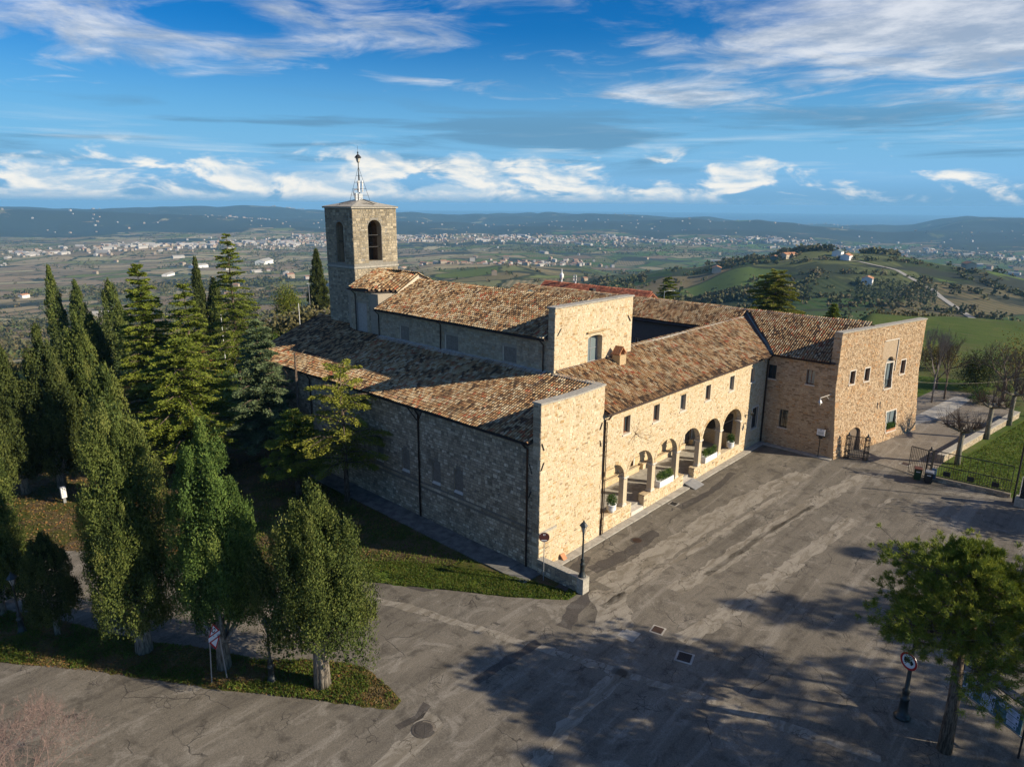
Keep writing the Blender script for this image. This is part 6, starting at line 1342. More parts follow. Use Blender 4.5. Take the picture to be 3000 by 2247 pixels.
# ground cover
def scatter_poly(poly, n, rg):
    xs = [p[0] for p in poly]; ys = [p[1] for p in poly]; out = []
    while sum(len(o) for o in out) < n:
        p = np.stack([rg.uniform(min(xs), max(xs), n), rg.uniform(min(ys), max(ys), n)], 1); ins = np.zeros(n, bool); j = len(poly) - 1
        for i in range(len(poly)):
            (xi, yi), (xj, yj) = poly[i], poly[j]; c = ((yi > p[:, 1]) != (yj > p[:, 1])) & (p[:, 0] < (xj - xi) * (p[:, 1] - yi) / (yj - yi + 1e-12) + xi); ins ^= c; j = i
        out.append(p[ins])
    return np.vstack(out)[:n]
def ground_cover(name, poly, n, mat, l, w, seed, upr=1.0, thr=None, lift=0.0):
    rg = np.random.default_rng(seed); p = scatter_poly(poly, n * 2 if thr is not None else n, rg)
    if thr is not None: p = p[vnoise(p[:, 0], p[:, 1], 1.1, seed % 7) + vnoise(p[:, 0], p[:, 1], .4, seed % 5) * .5 + rg.normal(size=len(p)) * .12 > thr][:n]
    n = len(p); ln = rg.uniform(.5, 1.2, n) * l; P3_ = np.stack([p[:, 0], p[:, 1], .0145 * p[:, 0] + lift + ln * .35 * upr + .02], 1)
    v, f = leaves(P3_, rg.normal(size=(n, 3)) * np.array([.7, .7, .3]) + np.array([0, 0, upr]), ln, rg.uniform(.6, 1.2, n) * w, rg)
    o = obj_np(name, v, f, MAT[mat], None, rg.random(n)); return tag(o, kind='stuff')
ground_cover('grass', VERGE, 19000, 'grass_blade', .20, .05, 3, 1.0, -.05); ground_cover('leaf_litter', VERGE, 26000, 'litter', .12, .08, 4, .2)
ground_cover('grass', [(-7.3, 5.6), (-4.9, 1.9), (-3.4, -0.6), (-1.2, -3.4), (-0.3, -3.35), (-1.0, -1.2), (-1.9, 1.9), (-4.6, 6.6), (-8.6, 11.5), (-11.0, 12.0)], 24000, 'grass_blade', .17, .06, 5, .9, -.4)
ground_cover('grass', [(-9, 11), (-5, 6.5), (-2, 2), (-1.9, 22), (-12, 30), (-16, 18)], 9000, 'grass_blade', .22, .06, 6, 1.0, .05); ground_cover('leaf_litter', [(-23, 28.4), (-18.8, 24.2), (-15.6, 16.8), (-11.6, 12.3), (-6, 8), (-2, 12), (-2, 34), (-14, 44), (-24, 40)], 13000, 'litter', .2, .13, 7, .3)
ground_cover('grass', [(34.6, -15), (39.2, -15.4), (59, -18.2), (70, -26), (50, -40), (35, -22)], 30000, 'grass_blade', .16, .09, 8, .8, -.35)
ground_cover('grass', [(-3, 48), (2, 44), (30, 70), (34, 96), (14, 92), (-2, 70)], 9000, 'grass_blade', .5, .2, 9, 1.0, -.02, -.02)

# ------------------------------------------------------------------ street furniture
def lamp_post(label, x, y, h=3.75, z=None, group='cast-iron lamp posts', name='lamp_post'):
    zz = gz(x) if z is None else z; t = thing(name, label, 'lamp post', (x, y, zz), group); b = Vector((x, y, zz)); k = h / 3.75
    m = MB(); m.lathe([(.24, -.05), (.24, .06), (.2, .1), (.19, .22), (.15, .28), (.14, .75), (.17, .8), (.17, .86), (.12, .92), (.12, 1.1), (.14, 1.14), (.07, 1.24), (.05, 2.75), (.075, 2.8), (.05, 2.85)], b, 12); m.build('post', MAT['lamp_iron'], t, smooth=True)
    c = b + Vector((0, 0, 2.85)); m = MB(); m.lathe([(.07, 0), (.07, .06), (.05, .1)], c, 8)
    for j in range(6): a = 6.28 * j / 6; m.tube([c + Vector((.08 * math.cos(a), .08 * math.sin(a), .08)), c + Vector((.19 * math.cos(a), .19 * math.sin(a), .5))], .014, 4)
    m.lathe([(.21, .48), (.21, .52), (.27, .53), (.2, .62), (.13, .72), (.06, .77), (.07, .8), (.05, .84), (.02, .9)], c, 6); m.build('lantern', MAT['lamp_iron'], t)
    m = MB(); m.lathe([(.065, .09), (.165, .48)], c, 6); m.build('lamp_glass', MAT['lamp_glass'], t); return t
lamp_post('lamp post standing on the low wall end at the church corner', 1.15, -2.35 + -.75, 3.2, .95)
lamp_post('lamp post on the verge between the road signs and the yellow-green cypress', -16.91, 3.01)
lamp_post('lamp post on the verge beside the small clipped cypress at far left', -24.46, 16.99)
lp = thing('lamp_post', 'stout lamp post hidden by the pine, carrying a round red-bordered truck sign', 'lamp post', (1.87, -20.8, gz(1.87)), 'cast-iron lamp posts'); b = Vector((1.87, -20.8, gz(1.87)))
m = MB(); m.lathe([(.36, -.05), (.36, .1), (.28, .18), (.21, .26), (.18, .95), (.21, 1.0), (.21, 1.06), (.15, 1.12), (.15, 1.4), (.18, 1.45), (.10, 1.56), (.07, 3.6), (.06, 5.2)], b, 14); m.build('post', MAT['lamp_iron'], lp, smooth=True)
m = MB(); m.tube([b + Vector((0, 0, 4.9)), b + Vector((.5, -.5, 5.3)), b + Vector((.8, -.8, 5.2))], .04, 6); m.lathe([(.1, .4), (.3, .3), (.22, 0), (.06, -.1)], b + Vector((.8, -.8, 4.85)), 8); m.build('lantern', MAT['lamp_iron'], lp)
def to_cam_frame(p, toward):
    n = Vector((toward[0] - p[0], toward[1] - p[1], 0)).normalized(); return n, Vector((-n.y, n.x, 0))   # facing, viewer's right
def disc(m, c, n, r_, rad, mi, d, seg=28, inner=0.0):
    o = []; i_ = []
    for k in range(seg):
        a = 2 * math.pi * k / seg; dv = r_ * math.cos(a) + UPV * math.sin(a); o.append(c + n * d + dv * rad); i_.append(c + n * d + dv * inner)
    if inner:
        for k in range(seg): m.poly([o[k], o[(k + 1) % seg], i_[(k + 1) % seg], i_[k]], mi)
    else: m.poly(o, mi)
# round prohibition sign with a lorry
sg = thing('road_sign', 'round white sign with red rim and black truck strapped to the lamp post', 'road sign', tuple(b + Vector((0, 0, 3.05))), 'road signs')
n_, r_ = to_cam_frame(b, (CAM.x - 6, CAM.y + 22)); c = b + Vector((0, 0, 3.05)) + n_ * .2
m = MB(); disc(m, c, n_, r_, .42, 0, .0); disc(m, c, -n_, r_, .42, 1, .012)
for k in range(28):
    a, a2 = 2 * math.pi * k / 28, 2 * math.pi * (k + 1) / 28; p, q = r_ * math.cos(a) * .42 + UPV * math.sin(a) * .42, r_ * math.cos(a2) * .42 + UPV * math.sin(a2) * .42; m.poly([c + p, c + q, c + q - n_ * .012, c + p - n_ * .012], 1)
m.build('plate', [MAT['sign_white'], MAT['grey_metal']], sg); m = MB(); disc(m, c, n_, r_, .42, 0, .004, inner=.32); m.build('red_rim', MAT['sign_red'], sg)
m = MB()
def sp_(pts, mm, d=.006): mm.poly([c + r_ * x + UPV * y + n_ * d for x, y in pts])
sp_([(-.23, -.07), (.06, -.07), (.06, .12), (-.23, .12)], m); sp_([(.08, -.07), (.23, -.07), (.23, .02), (.17, .09), (.08, .09)], m)
for x in (-.15, .14): m.poly([c + r_ * (x + .05 * math.cos(a)) + UPV * (-.09 + .05 * math.sin(a)) + n_ * .007 for a in np.linspace(0, 6.28, 10)[:-1]])
m.build('truck_symbol', MAT['sign_black'], sg); m = MB(); m.obox(c - n_ * .2 - r_ * .12 - UPV * .03, r_ * .24, n_ * .19, UPV * .06); m.build('bracket', MAT['grey_metal'], sg)
# triangular signs on an A-frame of two poles
SX, SY = -18.69, 4.98; sgn = thing('road_sign', 'triangular roundabout sign above a STOP plate and give-way triangle on two thin poles', 'road sign', (SX, SY, gz(SX)), 'road signs'); bs = Vector((SX, SY, gz(SX)))
n2_, r2_ = to_cam_frame(bs, (CAM.x + 2, CAM.y + 6)); tilt = R(-30)
def rot(x, y): return x * math.cos(tilt) - y * math.sin(tilt), x * math.sin(tilt) + y * math.cos(tilt)
sc0 = bs + Vector((0, 0, 2.58)) + n2_ * .06; r3 = r2_ * .62 + n2_ * 0.0
def S3(pts, mm, mi=0, d=0.0, flip=True):
    q = []
    for x, y in pts: x, y = x * .8, y * .8; q.append(sc0 + r2_ * (x * .74) + UPV * (y + x * .42) + n2_ * d)
    mm.poly(q, mi)
def plate(pts, mats, nm):
    mm = MB(); S3(pts, mm, 0, .0); S3(pts[::-1], mm, 1, -.012); mm.build(nm, [MAT[mats], MAT['grey_metal']], sgn)
tri = lambda s_, y0, up_: [(-s_, y0), (s_, y0), (0, y0 + (1 if up_ else -1) * s_ * 1.73)]
plate(tri(.45, .13, True), 'sign_red', 'warning_plate'); mm = MB(); S3(tri(.30, .215, True), mm, 0, .005); mm.build('plate_field', MAT['sign_white'], sgn)
mm = MB()
for k in range(3):
    a0 = R(90 + 120 * k); arc = [(.155 * math.cos(a0 + R(t_)), .40 + .155 * math.sin(a0 + R(t_))) for t_ in range(0, 90, 15)] + [(.09 * math.cos(a0 + R(t_)), .40 + .09 * math.sin(a0 + R(t_))) for t_ in range(75, -1, -15)]; S3(arc, mm, 0, .009); hx, hy = math.cos(a0 + R(75)), math.sin(a0 + R(75)); S3([(.06 * hx, .40 + .06 * hy), (.19 * hx, .40 + .19 * hy), (.13 * math.cos(a0 + R(115)), .40 + .13 * math.sin(a0 + R(115)))], mm, 0, .0092)
mm.build('roundabout_arrows', MAT['sign_black'], sgn)
plate([(-.47, -.17), (.47, -.17), (.47, .11), (-.47, .11)], 'sign_white', 'text_plate')
def text(parent, body, loc, xdir, updir, size, mat, name='lettering', kind=None):
    cu = bpy.data.curves.new(name, 'FONT'); cu.body = body; cu.size = size; cu.align_x = 'CENTER'; cu.align_y = 'CENTER'; cu.materials.append(MAT[mat])
    o = bpy.data.objects.new(name, cu); x_ = Vector(xdir).normalized(); z_ = x_.cross(Vector(updir)).normalized(); y_ = Vector(updir)
    Mx = Matrix((x_, y_, z_)).transposed().to_4x4(); Mx.translation = Vector(loc) - root_of(parent)
    link(o, parent); o.matrix_basis = Mx; bpy.context.view_layer.update(); me = bpy.data.meshes.new_from_object(o.evaluated_get(bpy.context.evaluated_depsgraph_get())); bpy.data.objects.remove(o); o = link(bpy.data.objects.new(name, me), parent); o.matrix_basis = Mx; return o
tx_ = (r2_ * .74 + UPV * .42)
text(sgn, 'STOP  30m', sc0 + n2_ * .008 + UPV * (-.024), tx_, UPV, .185, 'sign_black')
plate(tri(.45, -.19, False), 'sign_red', 'give_way_plate'); mm = MB(); S3(tri(.29, -.275, False), mm, 0, .005); mm.build('plate_field', MAT['sign_white'], sgn)
m = MB(); m.tube([bs - r2_ * .36 + UPV * -.1, bs - r2_ * .2 + UPV * 2.9 - n2_ * .03], .03, 7); m.tube([bs + r2_ * .36 + UPV * -.1, bs + r2_ * .2 + UPV * 2.9 - n2_ * .03], .03, 7); m.build('pole', MAT['grey_metal'], sgn)
# brown oval church sign on a pole by the low wall
os1 = thing('road_sign', 'small round brown sign on a thin pole beside the low wall at the church corner', 'road sign', (-.55, -.9, -.05), 'road signs'); c = Vector((-.55, -.9, 3.0)); n4, r4 = to_cam_frame(c, (CAM.x, CAM.y - 2))
m = MB(); m.tube([(-.55, -.9, -.2), (-.55, -.9, 3.3)], .03, 7); m.build('pole', MAT['grey_metal'], os1)
m = MB(); disc(m, c + n4 * .04, n4, r4, .33, 0, .0, 24); disc(m, c + n4 * .04, -n4, r4, .33, 1, .012, 24); m.build('plate', [MAT['sign_brown'], MAT['grey_metal']], os1)
m = MB(); q = c + n4 * .046; m.poly([q + r4 * x + UPV * y for x, y in ((-.17, -.24), (.17, -.24), (.17, -.17), (-.17, -.17))]); m.poly([q + r4 * x + UPV * y for x, y in ((-.06, .12), (-.02, .12), (-.02, .24), (-.06, .24))]); m.poly([q + r4 * x + UPV * y for x, y in ((.02, .12), (.06, .12), (.06, .24), (.02, .24))]); m.build('sign_marks', MAT['sign_white'], os1)
# low wall running out from the church corner
lw = thing('low_wall', 'low plastered wall running from the church corner out to the lamp post', 'wall', (.1, -1.7, 0)); m = MB(); m.box(-.12, .28, -3.25, -.01, -.4, .92); m.build('wall_body', MAT['mortar_side'], lw)
lws = Stones(); lf = Frame((-.12, -.01), (0, -1), (-1, 0)); lws.lay(lf, 3.24, -.3, .9, [], 'stone_side', (.18, .3), (.25, .6), .016, (.004, .014)); lws.build({}, lw)
m = MB(); y = -.02
while y > -3.2: l = min(random.uniform(.7, 1.1), y + 3.26); m.box(-.17, .33, y - l + .006, y - .006, .925, 1.0 + random.uniform(-.006, .006)); y -= l
m.each('coping_stone', MAT['cap_stone'], lw)
m = MB(); m.box(.86, 1.44, -3.42, -2.80, -.3, .93) if False else m.box(-.2, .42, -3.75, -3.27, -.4, 1.02); m.build('wall_pier', MAT['cap_stone'], lw)
for o in [q for q in bpy.data.objects if q.get('label', '').startswith('lamp post standing on the low wall')]: o.location = (.11, -3.42, 1.02); 
# notice board under the pine
nb_ = thing('notice_board', 'dark-framed notice board full of pale printed sheets beside the pine trunk', 'notice board', (3.4, -23.9, .05)); a, b2 = Vector((4.25, -22.5, .06)), Vector((2.6, -25.15, .04)); ed = (b2 - a).normalized(); bn = Vector((ed.y, -ed.x, 0))
if bn.dot(CAM - a) < 0: bn = -bn
L_ = (b2 - a).length; m = MB()
for p in (a, b2): m.tube([p - UPV * .1, p + UPV * 2.35], .045, 6)
m.build('post', MAT['iron'], nb_)
m = MB(); m.obox(a + UPV * 1.02, ed * L_, bn * .05, UPV * .05); m.obox(a + UPV * 2.05, ed * L_, bn * .05, UPV * .05); m.build('frame', MAT['grey_metal'], nb_)
m = MB(); m.slab([a + UPV * 2.42 - bn * .05, b2 + UPV * 2.42 - bn * .05, b2 + UPV * 2.28 - bn * .75, a + UPV * 2.28 - bn * .75], .05); m.build('canopy', MAT['iron'], nb_)
m = MB(); m.obox(a + ed * .12 + UPV * 1.08, ed * (L_ - .24), bn * .03, UPV * .95); m.build('panel', MAT['poster_teal'], nb_)
for k, (s0, s1, z0, z1) in enumerate([(.25, .75, 1.78, 2.0), (.3, .8, 1.45, 1.7), (.16, .7, 1.12, 1.42), (1.15, 1.72, 1.72, 2.0), (1.1, 1.72, 1.42, 1.7), (1.1, 1.72, 1.12, 1.4), (2.25, 2.85, 1.7, 2.0), (2.3, 2.85, 1.38, 1.66), (2.35, 2.8, 1.14, 1.34), (1.9, 2.15, 1.75, 1.98)]):
    m = MB(); m.obox(a + ed * s0 + UPV * z0 + bn * .032, ed * (s1 - s0), bn * .006, UPV * (z1 - z0)); sh_ = m.build('notice_sheet', MAT['poster_blue'], nb_)
    m = MB()
    for j in range(4): m.obox(a + ed * (s0 + .05) + UPV * (z1 - .05 - j * .05) + bn * .0385, ed * (s1 - s0) * random.uniform(.45, .7), bn * .001, UPV * .014)
    m.obox(a + ed * (s1 - .11) + UPV * (z0 + .04) + bn * .0385, ed * .08, bn * .001, UPV * .1); m.build('print', MAT['poster_teal'], sh_)
# iron gate: pillars, leaf, sliding gate fence
def iron_panel(parent, A_, B_, z0, z1, name, bars=.13, mid=None, scroll=True):
    A_, B_ = Vector(A_), Vector(B_); e = (B_ - A_); L = e.length; e.normalize(); m = MB()
    for zz in ([z0, z1] + ([mid] if mid else [])): m.obox(A_ + UPV * zz - Vector((e.y, -e.x, 0)) * .02, e * L + UPV * 0, Vector((e.y, -e.x, 0)) * .04, UPV * .07)
    n = max(2, int(L / bars))
    for k in range(n + 1):
        p = A_ + e * (L * k / n); r = .03 if k in (0, n) else .017; m.tube([p + UPV * z0, p + UPV * (z1 if (mid is None or k % 3 == 0 or k in (0, n)) else mid)], r, 4)
        if scroll and k % 3 == 1 and k < n:
            for s_ in (-1, 1): m.tube([p + UPV * (z0 + (z1 - z0) * .55 + .0), p + e * s_ * .12 + UPV * (z0 + (z1 - z0) * .72), p + e * s_ * .17 + UPV * (z0 + (z1 - z0) * .66), p + e * s_ * .1 + UPV * (z0 + (z1 - z0) * .62)], .010, 3)
    return m.build(name, MAT['iron'], parent)
def iron_pillar(label, x, y, h=2.2, w=.34):
    t = thing('gate_pillar', label, 'gate pillar', (x, y, gz(x)), 'openwork iron gate pillars'); b = Vector((x, y, gz(x))); m = MB()
    for sx in (-1, 1):
        for sy in (-1, 1): m.tube([b + Vector((sx * w / 2, sy * w / 2, -.05)), b + Vector((sx * w / 2, sy * w / 2, h))], .03, 5)
    for zz in (.1, .7, 1.3, 1.9, h): m.obox(b + Vector((-w / 2, -w / 2, zz - .02)), (w, 0, 0), (0, w, 0), (0, 0, .035))
    m.build('frame', MAT['iron'], t); m = MB()
    for sx, sy in ((-1, 0), (1, 0), (0, -1), (0, 1)):
        for k in range(7): z = .15 + k * (h - .2) / 7; p = b + Vector((sx * w / 2, sy * w / 2, z)); q = Vector((sy, sx, 0)) * w * .4; m.tube([p - q, p + q * .2 + UPV * .14, p + q + UPV * .06, p + q * .6 + UPV * .26], .018, 3)
    m.build('scrollwork', MAT['iron'], t); m = MB(); m.lathe([(.05, 0), (.16, .05), (.05, .12), (.1, .2), (.02, .32)], b + Vector((0, 0, h)), 8); m.build('finial', MAT['iron'], t); return t
iron_pillar('openwork iron gate pillar against the end wing corner', 34.35, -7.75); iron_pillar('openwork iron gate pillar at the middle of the entrance, gate leaf beside it', 34.95, -9.2); iron_pillar('openwork iron gate pillar behind the wheeled bins', 33.9, -14.45, 2.6)
gt = thing('gate', 'open wrought-iron pedestrian gate leaf between the two pillars at the wing corner', 'gate', (34.6, -8.4, .5)); iron_panel(gt, (34.45, -7.95, .5), (34.9, -9.0, .5), .15, 2.1, 'gate_leaf')
gs = thing('gate', 'short fixed iron panel left of the pillar behind the bins', 'gate', (34.1, -13.6, .5)); iron_panel(gs, (34.25, -12.9, .5), (33.95, -14.25, .5), .12, 2.45, 'gate_leaf')
fn = thing('iron_fence', 'long black wrought-iron fence panel along the lawn behind the bins', 'fence', (34.0, -17.5, .5)); iron_panel(fn, (33.95, -14.7, .5), (34.3, -20.2, .5), .40, 2.55, 'fence_panel', .17, 1.35)
for k in range(3):
    m = MB(); q = Vector((34.02 + k * .1, -15.8 - k * 1.7, 1.25)); m.obox(q + Vector((-.03, -.25, -.2)), (.05, 0, 0), (0, .5, 0), (0, 0, .42)); m.build('rosette', MAT['iron'], fn)
fwl = thing('low_wall', 'low dark stone kerb wall under the iron fence by the lawn', 'wall', (34, -17.5, .49)); m = MB(); m.obox((33.75, -14.7, .2), (.35, 0, 0), (.3, -5.6, 0), (0, 0, .62)); m.build('wall_body', MAT['mortar_side'], fwl); ks = Stones(); kf = Frame((33.75, -14.7), (.3, -5.6), (-5.6, -.3)); ks.lay(kf, 5.6, .45, .81, [], 'stone_side', (.16, .2), (.25, .5), .014, (.005, .02)); ks.build({}, fwl)
tk = thing('gate_track', 'pale concrete sliding-gate track laid across the driveway', 'track', (34.6, -11.8, .5)); m = MB(); m.slab([(34.85, -9.3, .53), (35.15, -9.35, .53), (34.1, -14.3, .52), (33.8, -14.25, .52)], .06); m.build('track_slab', MAT['asphalt_pale'], tk); m = MB(); m.slab([(34.97, -9.3, .55), (35.02, -9.35, .55), (33.98, -14.3, .54), (33.93, -14.25, .54)], .02); m.build('rail', MAT['iron'], tk)
pr_ = thing('gate_pier', 'square stone gate pier cut by the right picture edge', 'pier', (33.0, -21.1, .48)); m = MB(); m.box(32.55, 33.45, -21.7, -20.75, .2, 1.15); m.build('pier_base', MAT['cap_stone'], pr_); m = MB(); m.box(32.75, 33.2, -21.45, -21.0, 1.15, 3.0); m.build('pier_shaft', MAT['iron'], pr_)
pp_ = thing('lamp_post', 'tall dark post with a slim white lower pole at the right picture edge', 'lamp post', (33.3, -20.6, .5)); m = MB(); m.tube([(33.3, -20.62, .4), (33.3, -20.62, 5.6)], .07, 7); m.build('post', MAT['iron'], pp_); m = MB(); m.lathe([(.03, 0), (.03, .5), (.06, .55), (.03, .6), (.03, 1.1), (.06, 1.15), (.03, 1.2), (.03, 1.7)], (33.75, -20.9, .9), 7); m.build('white_pole', MAT['white_paint'], pp_)
def wheelie(label, x, y, body, lid, rz):
    t = thing('wheeled_bin', label, 'bin', (x, y, gz(x)), 'wheeled bins by the gate', rz); loc = Vector((0, 0, 0)); off = Vector((x, y, gz(x)))
    def L2(m_, nm, mat): return m_.build(nm, MAT[mat], t)
    m = MB(); q0 = [(-.24, -.28), (.24, -.28), (.24, .24), (-.24, .24)]; q1 = [(-.29, -.36), (.29, -.36), (.29, .32), (-.29, .32)]
    A_ = [off + Vector((px, py, .06)) for px, py in q0]; B_ = [off + Vector((px, py, .98)) for px, py in q1]
    m.poly(B_); m.poly(A_[::-1])
    for k in range(4): m.poly([A_[k], A_[(k + 1) % 4], B_[(k + 1) % 4], B_[k]])
    L2(m, 'body', body); m = MB(); m.obox(off + Vector((-.31, -.4, .985)), (.62, 0, 0), (0, .76, 0), (0, 0, .06)); m.obox(off + Vector((-.27, -.36, 1.045)), (.54, 0, 0), (0, .66, 0), (0, 0, .035)); L2(m, 'lid', lid)
    m = MB(); m.tube([off + Vector((-.28, .4, .95)), off + Vector((.28, .4, .95))], .025, 6); L2(m, 'handle', lid)
    for s_ in (-1, 1): m = MB(); m.tube([off + Vector((s_ * .3, .26, .1)), off + Vector((s_ * .25, .26, .1))], .1, 10); L2(m, 'wheel', 'bin_black')
    m = MB(); m.obox(off + Vector((-.15, -.335, .72)), (.3, 0, 0), (0, .005, 0), (0, -.02, .1)); L2(m, 'sticker', 'sign_white'); return t
wheelie('green wheeled bin with reddish brown lid beside the gate pillar', 33.25, -13.85, 'bin_green', 'bin_brown', R(-75)); wheelie('black wheeled bin with grey lid beside the fence end', 33.0, -14.75, 'bin_black', 'grey_metal', R(-80))
bl = thing('post_box', 'small blue box with a white plate mounted on the pillar behind the bins', 'box', (33.75, -14.9, 1.1)); m = MB(); m.box(33.6, 33.85, -15.1, -14.75, .75, 1.6); m.build('box_body', MAT['blue_plastic'], bl); m = MB(); m.box(33.585, 33.6, -15.06, -14.8, 1.15, 1.5); m.build('plate', MAT['sign_white'], bl)
# low stone wall along the driveway
dw = thing('low_wall', 'long low stone wall between the driveway and the lawn with plane trees', 'wall', (49, -16, .7)); WA, WB = Vector((39.0, -14.55, 0)), Vector((59.4, -17.45, 0)); we = (WB - WA).normalized(); wn = Vector((we.y, -we.x, 0)); WL = (WB - WA).length
m = MB(); m.obox(WA + UPV * .45, we * WL + UPV * .29, -wn * .5, UPV * .72); m.build('wall_body', MAT['mortar_nave'], dw); dst = Stones()
for f_, n__ in ((Frame(WA, we, wn), 1), (Frame(WA - wn * .5, we, -wn), 2)): dst.lay(f_, WL, lambda a: .5 + .0143 * a, lambda a: 1.15 + .0143 * a, [], 'stone_nave', (.16, .22), (.2, .5), .016, (.006, .025))
dst.build({}, dw); m = MB(); a = 0
while a < WL: l = min(random.uniform(1.2, 2.0), WL - a); m.obox(WA + we * a + UPV * (1.172 + .0143 * a) + wn * .05, we * (l - .012) + UPV * .0143 * l, -wn * .6, UPV * .09); a += l
m.each('coping_stone', MAT['cap_stone'], dw)
# sign board by the wing wall, wall lamp, planters and pots
wb_ = thing('sign_board', 'white information sign on a dark post in front of the brown wing wall', 'sign', (32.8, -5.75, .47)); m = MB(); m.tube([(32.8, -5.75, .4), (32.8, -5.75, 2.5)], .035, 6); m.build('post', MAT['iron'], wb_); m = MB(); m.box(32.74, 32.8, -6.12, -5.42, 2.62, 3.2); m.build('plate', MAT['sign_white'], wb_); m = MB(); m.box(32.76, 32.82, -6.16, -5.38, 2.5, 2.62); m.box(32.76, 32.82, -5.95, -5.6, 2.3, 2.5); m.build('plate_frame', MAT['iron'], wb_)
m = MB(); m.box(32.735, 32.739, -5.8, -5.72, 3.07, 3.16); 
for k in range(3): m.box(32.735, 32.739, -6.0, -5.53, 2.92 - k * .09, 2.95 - k * .09)
m.build('print', MAT['poster_teal'], wb_)
wl = thing('wall_lamp', 'glass bell lamp hanging from a long pale bracket on the brown wing wall', 'wall lamp', (33.15, -6.0, 6.4)); m = MB(); m.tube([(33.18, -6.1, 6.5), (32.0, -5.6, 6.3)], .035, 6); m.tube([(33.18, -6.1, 5.9), (32.7, -5.9, 6.35)], .02, 5); m.build('bracket', MAT['pale_trim'], wl); m = MB(); m.lathe([(.05, 0), (.07, -.15), (.2, -.38), (.22, -.42)], (32.0, -5.6, 6.3), 10); m.build('lamp_shade', MAT['grey_metal'], wl); m = MB(); m.lathe([(.08, -.42), (.12, -.55), (.08, -.66)], (32.0, -5.6, 6.3), 10); m.build('lamp_bulb', MAT['lamp_glass'], wl)
wl2 = thing('wall_lamp', 'small iron lantern bracket on the loggia wall right of the last arch', 'wall lamp', (29.3, -.05, 4.3)); m = MB(); m.tube([(29.0, -.02, 4.0), (29.3, -.5, 4.35), (29.6, -.5, 4.4)], .02, 5); m.tube([(29.0, -.02, 4.4), (29.4, -.5, 4.4)], .015, 5); m.build('bracket', MAT['iron'], wl2); m = MB(); m.lathe([(.05, 0), (.12, -.08), (.08, -.3)], (29.6, -.5, 4.38), 6); m.build('lantern', MAT['lamp_iron'], wl2)
def foliage(parent, c, rx, ry, rz, n, mat, seed, leaf=.09):
    rg = np.random.default_rng(seed); d = unit(rg.normal(size=(n, 3))) * (rg.random((n, 1)) ** .3) * np.array([rx, ry, rz]) * (1 + .2 * np.sin(np.arange(n) * .37))[:, None]; v, f = leaves(np.array(c) + d, d * 1.2 + rg.normal(size=(n, 3)) * .5 + np.array([0, 0, .4]), rg.uniform(.7, 1.3, n) * leaf * 1.6, rg.uniform(.6, 1.1, n) * leaf * .6, rg); return obj_np('foliage', v, f, MAT[mat], parent, rg.random(n))
def pot(label, x, y, z):
    t = thing('potted_shrub', label, 'potted plant', (x, y, z), 'white urns on the loggia wall'); c = (x, y, z); m = MB(); m.lathe([(.2, 0), (.22, .05), (.3, .25), (.34, .42), (.33, .52), (.36, .55), (.36, .62), (.30, .62), (.28, .5)], c, 16)
    for zz in (.2, .3, .4): m.lathe([(.30, zz), (.355, zz + .03), (.30, zz + .06)], c, 16)
    m.build('pot', MAT['white_paint'], t, smooth=True); foliage(t, (x, y, z + .98), .38, .38, .42, 900, 'leaf_box', int(x * 10), .08); return t
pot('round green shrub in a white urn on the loggia wall beside the church front', 8.15, .12, 1.41); pot('round green shrub in a white urn under the last arch of the loggia', 26.9, .12, 1.41)
def trough(label, x0, x1, z, seed):
    t = thing('planter', label, 'planter', ((x0 + x1) / 2, .1, z), 'white troughs on the loggia wall'); m = MB(); m.obox((x0, -.14, z), (x1 - x0, 0, 0), (0, .05, 0), (0, 0, .5)); m.obox((x0, .30, z), (x1 - x0, 0, 0), (0, .05, 0), (0, 0, .5)); m.obox((x0, -.09, z), (.05, 0, 0), (0, .39, 0), (0, 0, .5)); m.obox((x1 - .05, -.09, z), (.05, 0, 0), (0, .39, 0), (0, 0, .5)); m.obox((x0 + .05, -.09, z + .02), (x1 - x0 - .1, 0, 0), (0, .39, 0), (0, 0, .4)); m.build('trough', MAT['white_paint'], t)
    rg = np.random.default_rng(seed); k_ = 0
    for xx in np.linspace(x0 + .25, x1 - .25, 5): foliage(t, (xx, .1, z + .75 + rg.uniform(-.05, .15)), .3, .26, .38, 420, 'leaf_box' if k_ % 2 else 'leaf_cypress_green', seed + k_, .08); k_ += 1
    return t
trough('white trough of leafy shrubs between the second and third loggia columns', 14.35, 16.45, 1.41, 5); trough('white trough of feathery green shrubs between the fourth and fifth loggia columns', 21.75, 23.9, 1.41, 15)
wp = thing('planter', 'bright green box plants on the sill of the big lower window of the end wing', 'planter', tuple(EF.pt(9.85, 1.5, .2))); m = MB(); m.obox(EF.pt(9.0, 1.46, -.22), EE * 1.7, EN * .3, UPV * .22); m.build('trough', MAT['terracotta'], wp)
for k in range(4): foliage(wp, EF.pt(9.2 + k * .42, 1.95, -.05), .3, .28, .34, 420, 'leaf_box', 60 + k, .08)
